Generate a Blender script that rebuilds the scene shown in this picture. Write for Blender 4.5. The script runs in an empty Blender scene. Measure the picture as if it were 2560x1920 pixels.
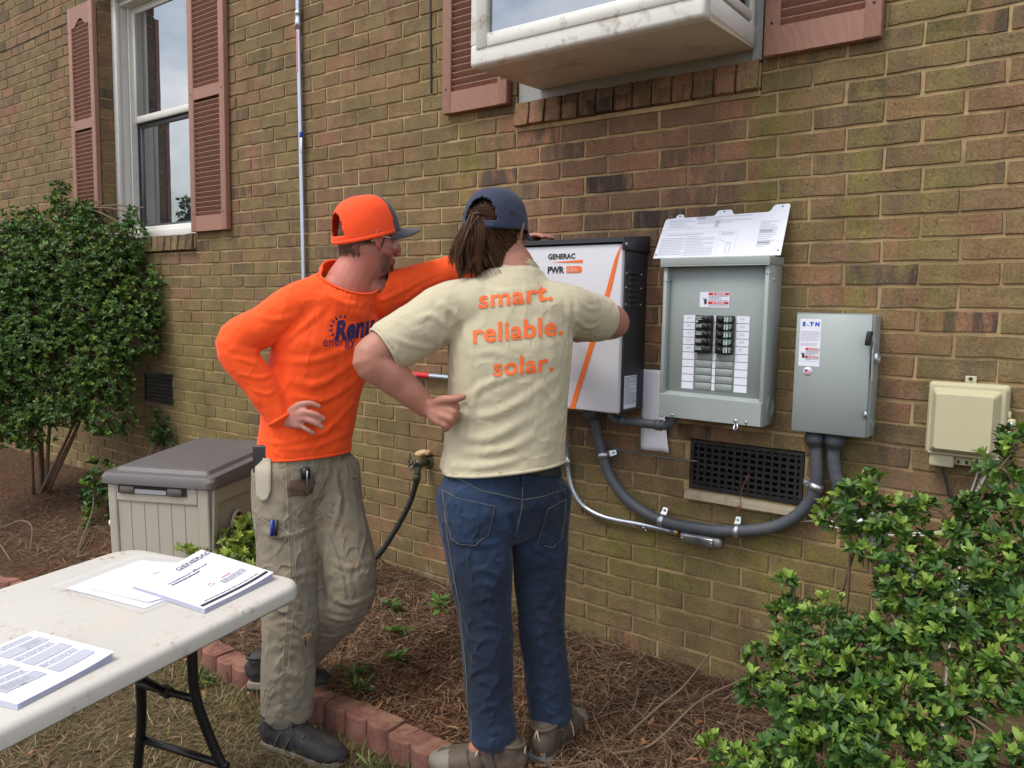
import bpy, bmesh, math, random
import numpy as np
from mathutils import Vector, Matrix, noise
from mathutils.bvhtree import BVHTree
sc = bpy.context.scene
COL = sc.collection
# ------------------------------------------------------------------ camera
cd = bpy.data.cameras.new('camera'); cam = bpy.data.objects.new('camera', cd); COL.objects.link(cam)
cd.sensor_width = 36; cd.sensor_fit = 'HORIZONTAL'; cd.lens = 27.626; cd.clip_start = .05; cd.clip_end = 400
CR = ((0.79683, -0.07186, 0.59992), (0.60397, 0.06720, -0.79417), (0.01676, 0.99515, 0.09695))
CP = Vector((0, -2.6091, 1.3399))
m4 = Matrix(CR).to_4x4(); m4.translation = CP; cam.matrix_world = m4
sc.camera = cam
sc.render.resolution_x = 1024; sc.render.resolution_y = 768
# ------------------------------------------------------------------ sky, sun, exposure
SUN_EL, SUN_AZ = 58, 205          # degrees; azimuth clockwise from +Y (into the wall)
world = bpy.data.worlds.new('World'); sc.world = world; world.use_nodes = True
nt = world.node_tree; nt.nodes.clear()
sky = nt.nodes.new('ShaderNodeTexSky'); sky.sky_type = 'NISHITA'; sky.sun_disc = False
sky.sun_elevation = math.radians(SUN_EL); sky.sun_rotation = math.radians(SUN_AZ)
sky.air_density = 1.2; sky.dust_density = 2.0; sky.ozone_density = 1.0
tcw = nt.nodes.new('ShaderNodeTexCoord')
cn = nt.nodes.new('ShaderNodeTexNoise'); cn.inputs['Scale'].default_value = 2.6; cn.inputs['Detail'].default_value = 7; cn.inputs['Roughness'].default_value = .58
cmap = nt.nodes.new('ShaderNodeMapping'); cmap.inputs['Scale'].default_value = (1, 1, 1.9); cmap.inputs['Location'].default_value = (3.1, 1.7, .4)
nt.links.new(tcw.outputs['Generated'], cmap.inputs['Vector']); nt.links.new(cmap.outputs['Vector'], cn.inputs['Vector'])
cr = nt.nodes.new('ShaderNodeValToRGB'); cr.color_ramp.elements[0].position = .36; cr.color_ramp.elements[1].position = .60
nt.links.new(cn.outputs['Fac'], cr.inputs['Fac'])
mx = nt.nodes.new('ShaderNodeMix'); mx.data_type = 'RGBA'
mx.inputs[7].default_value = (10.5, 10.6, 11.0, 1)       # bright cloud
nt.links.new(cr.outputs['Color'], mx.inputs[0]); nt.links.new(sky.outputs['Color'], mx.inputs[6])
bgn = nt.nodes.new('ShaderNodeBackground'); bgn.inputs['Strength'].default_value = .10
won = nt.nodes.new('ShaderNodeOutputWorld')
nt.links.new(mx.outputs[2], bgn.inputs['Color']); nt.links.new(bgn.outputs['Background'], won.inputs['Surface'])
sl = bpy.data.lights.new('sun', 'SUN'); sl.energy = 1.4; sl.angle = math.radians(22); sl.color = (1, .95, .88)
so = bpy.data.objects.new('sun', sl); COL.objects.link(so)
_d = Vector((math.sin(math.radians(SUN_AZ)) * math.cos(math.radians(SUN_EL)), math.cos(math.radians(SUN_AZ)) * math.cos(math.radians(SUN_EL)), math.sin(math.radians(SUN_EL))))
so.rotation_euler = _d.to_track_quat('Z', 'Y').to_euler()
vs = sc.view_settings; vs.view_transform = 'Standard'; vs.look = 'None'; vs.gamma = 1; vs.use_curve_mapping = False
vs.exposure = 0.74
cy = sc.cycles; cy.max_bounces = 6; cy.diffuse_bounces = 3; cy.glossy_bounces = 3; cy.transmission_bounces = 4; cy.transparent_max_bounces = 6; cy.use_adaptive_sampling = True; cy.adaptive_threshold = .02; cy.caustics_reflective = False; cy.caustics_refractive = False
# ------------------------------------------------------------------ helpers: materials
def srgb(r, g, b):
    f = lambda c: (c / 255 / 12.92) if c / 255 <= .04045 else ((c / 255 + .055) / 1.055) ** 2.4
    return (f(r), f(g), f(b), 1)
class NT:
    """small node-tree writer"""
    def __init__(s, name):
        s.m = bpy.data.materials.new(name); s.m.use_nodes = True; s.t = s.m.node_tree
        s.b = s.t.nodes['Principled BSDF']; s.o = s.t.nodes['Material Output']
    def n(s, kind, **kw):
        nd = s.t.nodes.new('ShaderNode' + kind)
        for k, v in kw.items(): setattr(nd, k, v)
        return nd
    def l(s, a, b): s.t.links.new(a, b)
    def val(s, sock, v):
        if hasattr(v, 'is_linked') or isinstance(v, bpy.types.NodeSocket): s.l(v, sock)
        else: sock.default_value = v
    def math(s, op, a, b=0., c=None, clamp=False):
        nd = s.n('Math', operation=op, use_clamp=clamp); s.val(nd.inputs[0], a); s.val(nd.inputs[1], b)
        if c is not None: s.val(nd.inputs[2], c)
        return nd.outputs[0]
    def mix(s, f, a, b, mode='MIX'):
        nd = s.n('Mix', data_type='RGBA', blend_type=mode); s.val(nd.inputs[0], f); s.val(nd.inputs[6], a); s.val(nd.inputs[7], b)
        return nd.outputs[2]
    def ramp(s, f, stops, interp='LINEAR'):
        nd = s.n('ValToRGB'); cr = nd.color_ramp; cr.interpolation = interp
        while len(cr.elements) < len(stops): cr.elements.new(.5)
        for e, (p, c) in zip(cr.elements, stops):
            e.position = p; e.color = c if len(c) == 4 else (*c, 1)
        s.val(nd.inputs[0], f); return nd.outputs[0]
    def sstep(s, x, a, b):
        nd = s.n('MapRange', interpolation_type='SMOOTHSTEP'); s.val(nd.inputs[0], x)
        nd.inputs[1].default_value = a; nd.inputs[2].default_value = b; return nd.outputs[0]
    def pos(s): return s.n('NewGeometry').outputs['Position']
    def objc(s): return s.n('TexCoord').outputs['Object']
    def map(s, v, sc=(1, 1, 1), loc=(0, 0, 0), rot=(0, 0, 0)):
        nd = s.n('Mapping'); s.l(v, nd.inputs[0]); nd.inputs['Location'].default_value = loc; nd.inputs['Rotation'].default_value = rot; nd.inputs['Scale'].default_value = sc
        return nd.outputs[0]
    def noise(s, v, scale, detail=4, rough=.55, out='Fac'):
        nd = s.n('TexNoise'); s.l(v, nd.inputs['Vector']); nd.inputs['Scale'].default_value = scale; nd.inputs['Detail'].default_value = detail; nd.inputs['Roughness'].default_value = rough
        return nd.outputs[out]
    def bump(s, h, strength=.3, dist=.01, prev=None):
        nd = s.n('Bump'); nd.inputs['Strength'].default_value = strength; nd.inputs['Distance'].default_value = dist; s.l(h, nd.inputs['Height'])
        if prev is not None: s.l(prev, nd.inputs['Normal'])
        return nd.outputs[0]
    def setb(s, col=None, rough=None, metal=None, normal=None, **kw):
        if col is not None: s.val(s.b.inputs['Base Color'], col)
        if rough is not None: s.val(s.b.inputs['Roughness'], rough)
        if metal is not None: s.val(s.b.inputs['Metallic'], metal)
        if normal is not None: s.l(normal, s.b.inputs['Normal'])
        for k, v in kw.items(): s.val(s.b.inputs[k.replace('_', ' ')], v)
        return s.m
MATS = {}
def paint(name, col, rough=.5, metal=0, var=.12, vscale=6, bump=.08, bscale=220, spec=.5, dirt=None, dscale=9):
    """a plain surface with mottling, fine grain and, if asked, dirt patches"""
    if name in MATS: return MATS[name]
    n = NT(name); v = n.objc()
    c4 = col if len(col) == 4 else (*col, 1)
    dk = tuple(c * (1 - var) for c in c4[:3]) + (1,); lt = tuple(min(1, c * (1 + var)) for c in c4[:3]) + (1,)
    c = n.mix(n.noise(v, vscale, 5), dk, lt)
    if dirt:
        c = n.mix(n.math('MULTIPLY', n.sstep(n.noise(v, dscale, 8, .65), .52, .75), dirt[1]), c, dirt[0])
    r = n.math('MULTIPLY_ADD', n.noise(v, vscale * 3, 3), .18, rough - .09)
    nb = n.bump(n.noise(v, bscale, 3), bump, .002)
    MATS[name] = n.setb(c, r, metal, nb, Specular_IOR_Level=spec); return MATS[name]
# ------------------------------------------------------------------ helpers: meshes and objects
ORG = {}
def link(o, parent=None):
    COL.objects.link(o)
    if parent is not None: o.parent = parent
    return o
def tag(o, label, cat, group=None):
    o['label'] = label; o['category'] = cat
    if group: o['group'] = group
    return o
def thing(name, label, cat, loc, group=None):
    o = bpy.data.objects.new(name, None); o.empty_display_size = .1; o.location = loc; link(o); ORG[o.name] = Vector(loc)
    return tag(o, label, cat, group)
def setm(me, mats):
    for m in (mats if isinstance(mats, (list, tuple)) else [mats]): me.materials.append(m)
class MB:
    """collects world-space shapes; build() links them as one mesh object under its parent"""
    def __init__(s): s.v = []; s.f = []; s.mi = []; s.cur = 0; s.sm = []
    def add(s, vs, fs, smooth=False):
        b = len(s.v); s.v.extend([tuple(v) for v in vs])
        for f in fs: s.f.append([b + i for i in f]); s.mi.append(s.cur); s.sm.append(smooth)
        return s
    def box(s, x0, x1, y0, y1, z0, z1, T=None):
        c = [(x, y, z) for z in (z0, z1) for y in (y0, y1) for x in (x0, x1)]
        if T: c = [T @ Vector(p) for p in c]
        return s.add(c, [(0, 2, 3, 1), (4, 5, 7, 6), (0, 1, 5, 4), (2, 6, 7, 3), (0, 4, 6, 2), (1, 3, 7, 5)])
    def rbox(s, x0, x1, y0, y1, z0, z1, r=.004, T=None, seg=2):
        """box with rounded edges"""
        bm = bmesh.new(); bmesh.ops.create_cube(bm, size=1)
        for v in bm.verts: v.co = ((x0 + x1) / 2 + v.co.x * (x1 - x0), (y0 + y1) / 2 + v.co.y * (y1 - y0), (z0 + z1) / 2 + v.co.z * (z1 - z0))
        r = min(r, .49 * min(abs(x1 - x0), abs(y1 - y0), abs(z1 - z0)))
        bmesh.ops.bevel(bm, geom=bm.edges[:], offset=r, segments=seg, profile=.6, affect='EDGES')
        return s.bm(bm, T, True)
    def bm(s, bm, T=None, smooth=False):
        bm.verts.index_update()
        vs = [(T @ v.co) if T else v.co.copy() for v in bm.verts]; fs = [[v.index for v in f.verts] for f in bm.faces]
        bm.free(); return s.add(vs, fs, smooth)
    def tube(s, path, r, n=10, closed=False, caps=True, smooth=True):
        P = [Vector(p) for p in path]; m = len(P); R = r if isinstance(r, (list, tuple)) else [r] * m
        vs = []; up = None
        for i, p in enumerate(P):
            a = P[(i - 1) % m] if (closed or i > 0) else P[0]; b = P[(i + 1) % m] if (closed or i < m - 1) else P[-1]
            t = (b - a); t = t.normalized() if t.length > 1e-9 else Vector((0, 0, 1))
            if up is None:
                up = Vector((0, 0, 1)) if abs(t.z) < .9 else Vector((1, 0, 0))
            u = (up - t * up.dot(t)); u = u.normalized() if u.length > 1e-6 else t.orthogonal().normalized()
            up = u; w = t.cross(u)
            for k in range(n):
                a_ = 2 * math.pi * k / n; vs.append(p + (u * math.cos(a_) + w * math.sin(a_)) * R[i])
        fs = []
        for i in range(m if closed else m - 1):
            j = (i + 1) % m
            for k in range(n): fs.append((i * n + k, i * n + (k + 1) % n, j * n + (k + 1) % n, j * n + k))
        if caps and not closed: fs += [tuple(range(n - 1, -1, -1)), tuple((m - 1) * n + k for k in range(n))]
        return s.add(vs, fs, smooth)
    def cyl(s, a, b, r, n=16, r2=None): return s.tube([a, b], [r, r if r2 is None else r2], n)
    def lathe(s, base, axis, prof, n=20):
        """prof: (distance along axis, radius)"""
        ax = Vector(axis).normalized(); base = Vector(base)
        u = ax.orthogonal().normalized(); w = ax.cross(u); vs = []
        for h, r in prof:
            for k in range(n):
                a = 2 * math.pi * k / n; vs.append(base + ax * h + (u * math.cos(a) + w * math.sin(a)) * r)
        fs = [(i * n + k, i * n + (k + 1) % n, (i + 1) * n + (k + 1) % n, (i + 1) * n + k) for i in range(len(prof) - 1) for k in range(n)]
        fs += [tuple(range(n - 1, -1, -1)), tuple((len(prof) - 1) * n + k for k in range(n))]
        return s.add(vs, fs, True)
    def prism(s, poly, o, u, v, d):
        """polygon in plane (o,u,v) extruded along vector d"""
        o, u, v, d = map(Vector, (o, u, v, d)); n = len(poly)
        a = [o + u * x + v * y for x, y in poly]; b = [p + d for p in a]
        return s.add(a + b, [tuple(range(n - 1, -1, -1)), tuple(range(n, 2 * n))] + [(i, (i + 1) % n, n + (i + 1) % n, n + i) for i in range(n)])
    def quad(s, a, b, c, d): return s.add([a, b, c, d], [(0, 1, 2, 3)])
    def build(s, name, mat, parent=None, recalc=True):
        me = bpy.data.meshes.new(name); org = ORG.get(parent.name, Vector()) if parent else Vector()
        me.from_pydata([Vector(v) - org for v in s.v], [], s.f)
        if recalc:
            bm = bmesh.new(); bm.from_mesh(me); bmesh.ops.recalc_face_normals(bm, faces=bm.faces[:]); bm.to_mesh(me); bm.free()
        setm(me, mat); me.polygons.foreach_set('material_index', s.mi); me.polygons.foreach_set('use_smooth', s.sm); me.update()
        o = bpy.data.objects.new(name, me); link(o, parent); ORG[o.name] = org
        return o
def raw(name, vs, fs, mat, parent=None, smooth=False):
    me = bpy.data.meshes.new(name); org = ORG.get(parent.name, Vector()) if parent else Vector()
    me.from_pydata([Vector(v) - org for v in vs], [], fs); setm(me, mat)
    me.polygons.foreach_set('use_smooth', [smooth] * len(me.polygons)); me.update()
    o = bpy.data.objects.new(name, me); link(o, parent); ORG[o.name] = org; return o
def rootmesh(o, loc):
    """give a one-mesh top-level object its origin at loc (its mesh was written in world space)"""
    o.data.transform(Matrix.Translation(-Vector(loc))); o.location = loc; ORG[o.name] = Vector(loc); return o
def spline(pts, n=8):
    P = [Vector(p) for p in pts]; P = [P[0] * 2 - P[1]] + P + [P[-1] * 2 - P[-2]]; out = []
    for i in range(1, len(P) - 2):
        a, b, c, d = P[i - 1:i + 3]
        for k in range(n):
            t = k / n
            out.append(.5 * ((2 * b) + (c - a) * t + (2 * a - 5 * b + 4 * c - d) * t * t + (3 * b - a - 3 * c + d) * t ** 3))
    return out + [P[-2]]
def rrect(x0, x1, z0, z1, r, n=5):
    out = []
    for cx, cz, a0 in ((x1 - r, z1 - r, 0), (x0 + r, z1 - r, 90), (x0 + r, z0 + r, 180), (x1 - r, z0 + r, 270)):
        for k in range(n + 1):
            a = math.radians(a0 + 90 * k / n); out.append((cx + r * math.cos(a), cz + r * math.sin(a)))
    return out
def text_mesh(body, size, bold=0., cut=0., space=1., align='LEFT', shear=0.):
    """lettering as a list of flat (x, y) faces from the built-in font"""
    cu = bpy.data.curves.new('lettering', 'FONT'); cu.body = body; cu.size = size; cu.offset = bold; cu.align_x = align; cu.space_character = space; cu.shear = shear
    cu.resolution_u = 3
    o = bpy.data.objects.new('lettering', cu); COL.objects.link(o)
    dg = bpy.context.evaluated_depsgraph_get(); me = bpy.data.meshes.new_from_object(o.evaluated_get(dg))
    bpy.data.objects.remove(o); bpy.data.curves.remove(cu)
    bm = bmesh.new(); bm.from_mesh(me); bpy.data.meshes.remove(me)
    if cut:
        for ax in (0, 1):
            lo = min((v.co[ax] for v in bm.verts), default=0); hi = max((v.co[ax] for v in bm.verts), default=0)
            c = lo + cut
            while c < hi:
                no = Vector((0, 0, 0)); no[ax] = 1; co = Vector((0, 0, 0)); co[ax] = c
                bmesh.ops.bisect_plane(bm, geom=bm.verts[:] + bm.edges[:] + bm.faces[:], plane_co=co, plane_no=no); c += cut
    bm.verts.index_update(); vs = [v.co.copy() for v in bm.verts]; fs = [[v.index for v in f.verts] for f in bm.faces]; bm.free()
    return vs, fs
def letter(mb, body, o, u, v, size, bold=0., **kw):
    """write lettering into mb at o along unit vectors u, v"""
    vs, fs = text_mesh(body, size, bold, **kw); o, u, v = map(Vector, (o, u, v))
    return mb.add([o + u * p.x + v * p.y for p in vs], fs)
C = .0695; BP = .21224; ROW0 = 34.5; X6 = -3.1324            # course height, brick pitch, row datum
# ================================================================== the house wall
def brick_colour(n):
    """shared by wall bricks: kiln colours per brick, flashing inside it, algae and stains over all"""
    P = n.pos(); sx = n.n('SeparateXYZ'); n.l(P, sx.inputs[0]); X, Z = sx.outputs['X'], sx.outputs['Z']
    row = n.math('FLOOR', n.math('SUBTRACT', ROW0, n.math('DIVIDE', Z, C)))
    odd = n.math('MODULO', n.math('ADD', row, 100.), 2.)
    xo = n.math('SUBTRACT', n.math('SUBTRACT', X, X6), n.math('MULTIPLY', odd, BP / 2))
    xo = n.math('SUBTRACT', xo, n.math('MULTIPLY', n.math('SUBTRACT', row, 6.), .0104 * BP))
    colk = n.math('FLOOR', n.math('DIVIDE', xo, BP))
    cv = n.n('CombineXYZ'); n.l(row, cv.inputs[0]); n.l(colk, cv.inputs[1])
    wn = n.n('TexWhiteNoise', noise_dimensions='3D'); n.l(cv.outputs[0], wn.inputs['Vector'])
    sr = n.n('SeparateXYZ'); n.l(wn.outputs['Color'], sr.inputs[0]); r1, r2, r3 = sr.outputs
    kiln = n.ramp(r1, [(0, srgb(120, 94, 72)), (.35, srgb(136, 102, 80)), (.55, srgb(124, 99, 77)), (.8, srgb(104, 84, 68)), (.93, srgb(84, 71, 62)), (1, srgb(66, 57, 53))])
    # vertical flash bands inside a brick
    off = n.n('VectorMath', operation='ADD'); n.l(P, off.inputs[0])
    sc3 = n.n('VectorMath', operation='SCALE'); n.l(wn.outputs['Color'], sc3.inputs[0]); sc3.inputs['Scale'].default_value = 7.
    n.l(sc3.outputs[0], off.inputs[1])
    fl = n.noise(n.map(off.outputs[0], (26, 26, 5)), 1., 3, .6)
    kiln = n.mix(n.sstep(fl, .42, .62), kiln, n.mix(r2, srgb(144, 102, 80), srgb(98, 83, 67)))
    # sheltered strip below the garden window stays redder
    dx = n.math('ABSOLUTE', n.math('SUBTRACT', X, -1.47)); shelter = n.math('MULTIPLY', n.sstep(dx, .62, .30), n.sstep(Z, .55, 1.05))
    splash = n.math('MULTIPLY', n.sstep(Z, .52, .1), n.sstep(X, -1.4, -.9))
    al = n.noise(n.map(P, (2.2, 2.2, .55)), 1., 4, .62)
    al2 = n.noise(n.map(P, (9, 9, 1.6)), 1., 3, .6)
    low = n.sstep(Z, 1.5, .6)
    amt = n.math('ADD', n.math('MULTIPLY', al, .75), n.math('MULTIPLY', al2, .45))
    amt = n.math('ADD', amt, n.math('MULTIPLY', low, .10))
    amt = n.math('SUBTRACT', amt, n.math('MULTIPLY', shelter, .33))
    amt = n.math('SUBTRACT', amt, n.math('MULTIPLY', splash, .10))
    amt = n.math('ADD', amt, n.math('MULTIPLY', n.math('SUBTRACT', r3, .5), .16))
    algae = n.mix(n.sstep(al2, .35, .68), srgb(116, 101, 71), srgb(121, 109, 71))
    c = n.mix(n.math('MULTIPLY', n.sstep(amt, .42, .72), .78), kiln, algae)
    # bright green runs where the gutter and sill drip
    run = None
    for x0, w, z0, z1, k in ((-2.22, .10, 1.35, 2.1, .9), (-.93, .13, 1.15, 2.12, .8), (-.63, .07, .9, 2.1, .7), (-4.2, .7, .3, 1.3, .5), (-2.95, .4, .45, 1.2, .35), (-1.32, .35, .28, .62, .85), (-.75, .3, .3, .66, .8), (-.45, .12, 1.2, 2.3, .45)):
        d = n.math('ABSOLUTE', n.math('SUBTRACT', n.math('ADD', X, n.math('MULTIPLY', n.math('SUBTRACT', al2, .5), .12)), x0))
        mk = n.math('MULTIPLY', n.math('MULTIPLY', n.sstep(d, w, w * .25), k), n.math('MULTIPLY', n.sstep(Z, z0 - .15, z0 + .15), n.sstep(Z, z1 + .12, z1 - .12)))
        run = mk if run is None else n.math('MAXIMUM', run, mk)
    gr = n.noise(n.map(P, (14, 14, 9)), 1., 4, .7)
    c = n.mix(n.math('MULTIPLY', run, n.sstep(gr, .36, .62)), c, srgb(118, 114, 58))
    # pale lichen spots low on the wall, salt specks, dark soot pits
    vor = n.n('TexVoronoi'); n.l(n.map(P, (9, 9, 9)), vor.inputs['Vector']); vor.inputs['Scale'].default_value = 1.
    lich = n.math('MULTIPLY', n.math('MULTIPLY', n.sstep(vor.outputs['Distance'], .34, .2), n.sstep(Z, .5, .3)), n.sstep(n.noise(P, 3., 4), .52, .62))
    c = n.mix(n.math('MULTIPLY', lich, .55), c, srgb(150, 140, 118))
    sp = n.n('TexVoronoi'); n.l(P, sp.inputs['Vector']); sp.inputs['Scale'].default_value = 95
    spk = n.math('MULTIPLY', n.sstep(sp.outputs['Distance'], .16, .06), n.sstep(n.noise(P, 30, 3), .5, .6))
    c = n.mix(n.math('MULTIPLY', spk, .6), c, srgb(205, 190, 160))
    pt = n.math('MULTIPLY', n.sstep(n.noise(P, 62, 3, .7), .60, .68), .55); c = n.mix(pt, c, srgb(58, 48, 40))
    bt = n.noise(n.map(P, (6, 6, 7), (2, 3, 5)), 1., 3, .65); c = n.mix(.7, c, n.ramp(bt, [(.3, (.68, .66, .64)), (.5, (1, 1, 1)), (.7, (1.3, 1.28, 1.22))]), 'MULTIPLY')
    gn = n.noise(P, 120, 4, .75)
    c = n.mix(.8, c, n.ramp(gn, [(.3, (.52, .50, .47)), (.5, (1, 1, 1)), (.70, (1.42, 1.40, 1.34))]), 'MULTIPLY')
    return c, gn, P, Z, al2
def mat_brick():
    n = NT('brick'); c, gn, P, Z, a = brick_colour(n)
    b = n.bump(gn, .55, .0035); b = n.bump(n.noise(P, 420, 1, .7), .35, .0015, b)
    return n.setb(c, .88, 0, b, Specular_IOR_Level=.25)
def mat_mortar():
    n = NT('mortar'); P = n.pos(); sx = n.n('SeparateXYZ'); n.l(P, sx.inputs[0]); Z = sx.outputs['Z']
    v = n.noise(P, 7, 6, .65)
    c = n.ramp(v, [(.3, srgb(146, 124, 92)), (.5, srgb(170, 146, 108)), (.7, srgb(184, 162, 126))])
    st = n.noise(n.map(P, (5, 5, 2.2), (4, 0, 2)), 1., 6, .65)
    k = n.math('MULTIPLY', n.sstep(st, .5, .66), n.math('ADD', n.math('MULTIPLY', n.sstep(Z, 1.5, .8), .55), .25))
    c = n.mix(k, c, srgb(104, 98, 68))
    dk = n.math('MULTIPLY', n.sstep(n.noise(n.map(P, (3, 3, 9)), 1., 5, .7), .58, .7), .75)
    c = n.mix(dk, c, srgb(70, 62, 48))
    bl = n.noise(n.map(P, (4, 4, 3), (7, 0, 1)), 1., 5, .65); c = n.mix(n.math('MULTIPLY', n.sstep(bl, .44, .62), .62), c, srgb(118, 101, 74))
    b = n.bump(n.noise(P, 160, 4, .7), .6, .003)
    return n.setb(c, .95, 0, b, Specular_IOR_Level=.15)
M_BRICK = mat_brick(); M_MORTAR = mat_mortar()
OPEN = [(-5.424, -4.328, 1.640, 3.36), (-1.972, -.966, 2.056, 3.40), (-1.166, -.763, .70, .884), (-4.976, -4.618, .69, .887)]
WX0, WX1, WZ0, WZ1 = -9.6, 1.1, -.25, 3.95
house = thing('brick_house', 'brown brick house wall with white windows, pinkish shutters and green algae stains', 'house', (-3, .1, 0))
mb = MB()
xs = sorted({WX0, WX1, *[o[0] for o in OPEN], *[o[1] for o in OPEN]}); zs = sorted({WZ0, WZ1, *[o[2] for o in OPEN], *[o[3] for o in OPEN]})
for a, b in zip(xs, xs[1:]):
    for c_, d_ in zip(zs, zs[1:]):
        mx_, mz_ = (a + b) / 2, (c_ + d_) / 2
        if not any(o[0] < mx_ < o[1] and o[2] < mz_ < o[3] for o in OPEN):
            mb.quad((a, .0048, c_), (b, .0048, c_), (b, .0048, d_), (a, .0048, d_))
for o in OPEN:      # reveals
    x0, x1, z0, z1 = o
    mb.quad((x0 - .004, .0065, z0), (x0 - .004, .22, z0), (x0 - .004, .22, z1), (x0 - .004, .0065, z1)); mb.quad((x1 + .004, .0065, z0), (x1 + .004, .22, z0), (x1 + .004, .22, z1), (x1 + .004, .0065, z1))
    mb.quad((x0, .0065, z0 - .003), (x1, .0065, z0 - .003), (x1, .22, z0 - .003), (x0, .22, z0 - .003)); mb.quad((x0, .0065, z1 + .003), (x1, .0065, z1 + .003), (x1, .22, z1 + .003), (x0, .22, z1 + .003))
mb.box(WX0, WX1, .45, .5, WZ0, WZ1)
wall = mb.build('wall', M_MORTAR, house, recalc=False)
wall['label'] = 'buff mortar joints of the brick wall'
rnd = random.Random(7)
def brick_shape(L, H, D=.088, seed=0, nx=5, wob=.0018):
    """front at y=0, centred; slightly wavering arrises"""
    r = random.Random(seed); j = lambda: r.uniform(-wob, wob)
    ring = []
    for k in range(nx): ring.append((-L / 2 + L * k / nx, -H / 2))
    ring.append((L / 2, -H / 2)); ring.append((L / 2, 0))
    for k in range(nx): ring.append((L / 2 - L * k / nx, H / 2))
    ring.append((-L / 2, H / 2)); ring.append((-L / 2, 0))
    n = len(ring); bk = [(x, D, z) for x, z in ring]; mid = []; fr = []
    for x, z in ring:
        jx, jz = j(), j(); mid.append((x + jx, .0028, z + jz))
        ix = .002 * (1 if x < 0 else -1) if abs(abs(x) - L / 2) < 1e-6 else 0; iz = .002 * (1 if z < 0 else -1) if abs(abs(z) - H / 2) < 1e-6 else 0
        fr.append((x + jx + ix, j() * .6, z + jz + iz))
    f = [(i, (i + 1) % n, n + (i + 1) % n, n + i) for i in range(n)] + [(n + i, n + (i + 1) % n, 2 * n + (i + 1) % n, 2 * n + i) for i in range(n)]
    f.append(tuple(2 * n + i for i in range(n)))
    return bk + mid + fr, f
JT = .0092
def sub_rect(R, O):
    a, b, c_, d_ = R; o0, o1, o2, o3 = O
    if b <= o0 or a >= o1 or d_ <= o2 or c_ >= o3: return [R]
    out = []
    if a < o0: out.append((a, o0, c_, d_))
    if b > o1: out.append((o1, b, c_, d_))
    m0, m1 = max(a, o0), min(b, o1)
    if c_ < o2: out.append((m0, m1, c_, o2))
    if d_ > o3: out.append((m0, m1, o3, d_))
    return out
bricks = []          # (xc, zc, L, H, whole)
for i in range(-22, 38):
    zt = (ROW0 - i) * C; zb = zt - C
    off = X6 + (BP / 2 if i % 2 else 0) + .0104 * BP * (i - 6) + rnd.uniform(-.004, .004)
    k0 = int((WX0 - off) / BP) - 1
    for k in range(k0, k0 + int((WX1 - WX0) / BP) + 3):
        jl, jr = rnd.uniform(-.0022, .0022), rnd.uniform(-.0022, .0022); dz = rnd.uniform(-.0012, .0012)
        R = (off + k * BP + JT / 2 + jl, off + (k + 1) * BP - JT / 2 + jr, zb + JT / 2 + dz, zt - JT / 2 + dz)
        if R[1] < WX0 or R[0] > WX1: continue
        parts = [R]
        for O in OPEN:
            parts = [q for p_ in parts for q in sub_rect(p_, O)]
        for q in parts:
            if q[1] - q[0] > .018 and q[3] - q[2] > .014:
                bricks.append(((q[0] + q[1]) / 2, (q[2] + q[3]) / 2, q[1] - q[0], q[3] - q[2], q == R))
def to_px(p):
    d = Matrix(CR).transposed() @ (Vector(p) - CP); k = 1964.5 / -d.z
    return 1280 + k * d.x, 960 - k * d.y, -d.z
COVER = [(1330, 1620, 600, 1035), (1650, 1950, 650, 1065), (1985, 2200, 785, 1090), (2330, 2510, 960, 1180), (1650, 1960, 520, 650), (1960, 2560, 1350, 1920), (880, 1420, 700, 1920), (1740, 2560, 1520, 1920), (600, 960, 640, 1500)]
cand = []
for q in bricks:
    x, y, d = to_px((q[0], 0, q[1]))
    if q[4] and 20 < x < 2540 and 15 < y < 1890 and d > 0 and q[1] > .05 and not any(a < x < b and c_ < y < e for a, b, c_, e in COVER): cand.append((d, q))
cand.sort(key=lambda t: t[0]); near = {id(q) for _, q in cand[:300]}
VAR = []
for s in range(8):
    vs, fs = brick_shape(BP - JT, C - JT, seed=s); me = bpy.data.meshes.new('brick'); me.from_pydata(vs, [], fs); setm(me, M_BRICK)
    bm = bmesh.new(); bm.from_mesh(me); bmesh.ops.recalc_face_normals(bm, faces=bm.faces[:]); bm.to_mesh(me); bm.free(); VAR.append(me)
rest_v, rest_f = [], []
for idx, q in enumerate(bricks):
    yo = rnd.uniform(-.0015, .0015); tilt = rnd.uniform(-.004, .004)
    if id(q) in near:
        o = bpy.data.objects.new('brick', VAR[idx % 8]); link(o, wall)
        o.location = Vector((q[0], yo, q[1])) - ORG[house.name]; o.rotation_euler = (rnd.uniform(-.01, .01), tilt, rnd.uniform(-.004, .004)); o.scale = (q[2] / (BP - JT), 1, q[3] / (C - JT))
    else:
        vs, fs = brick_shape(q[2], q[3], seed=idx, nx=3 if q[2] > .08 else 2); b = len(rest_v); ct, st = math.cos(tilt), math.sin(tilt)
        rest_v += [(q[0] + x * ct - z * st, y + yo, q[1] + x * st + z * ct) for x, y, z in vs]; rest_f += [[b + i for i in f] for f in fs]
ro = raw('bricks', rest_v, rest_f, M_BRICK, wall); ro['kind'] = 'stuff'
bm = bmesh.new(); bm.from_mesh(ro.data); bmesh.ops.recalc_face_normals(bm, faces=bm.faces[:]); bm.to_mesh(ro.data); bm.free()
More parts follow.
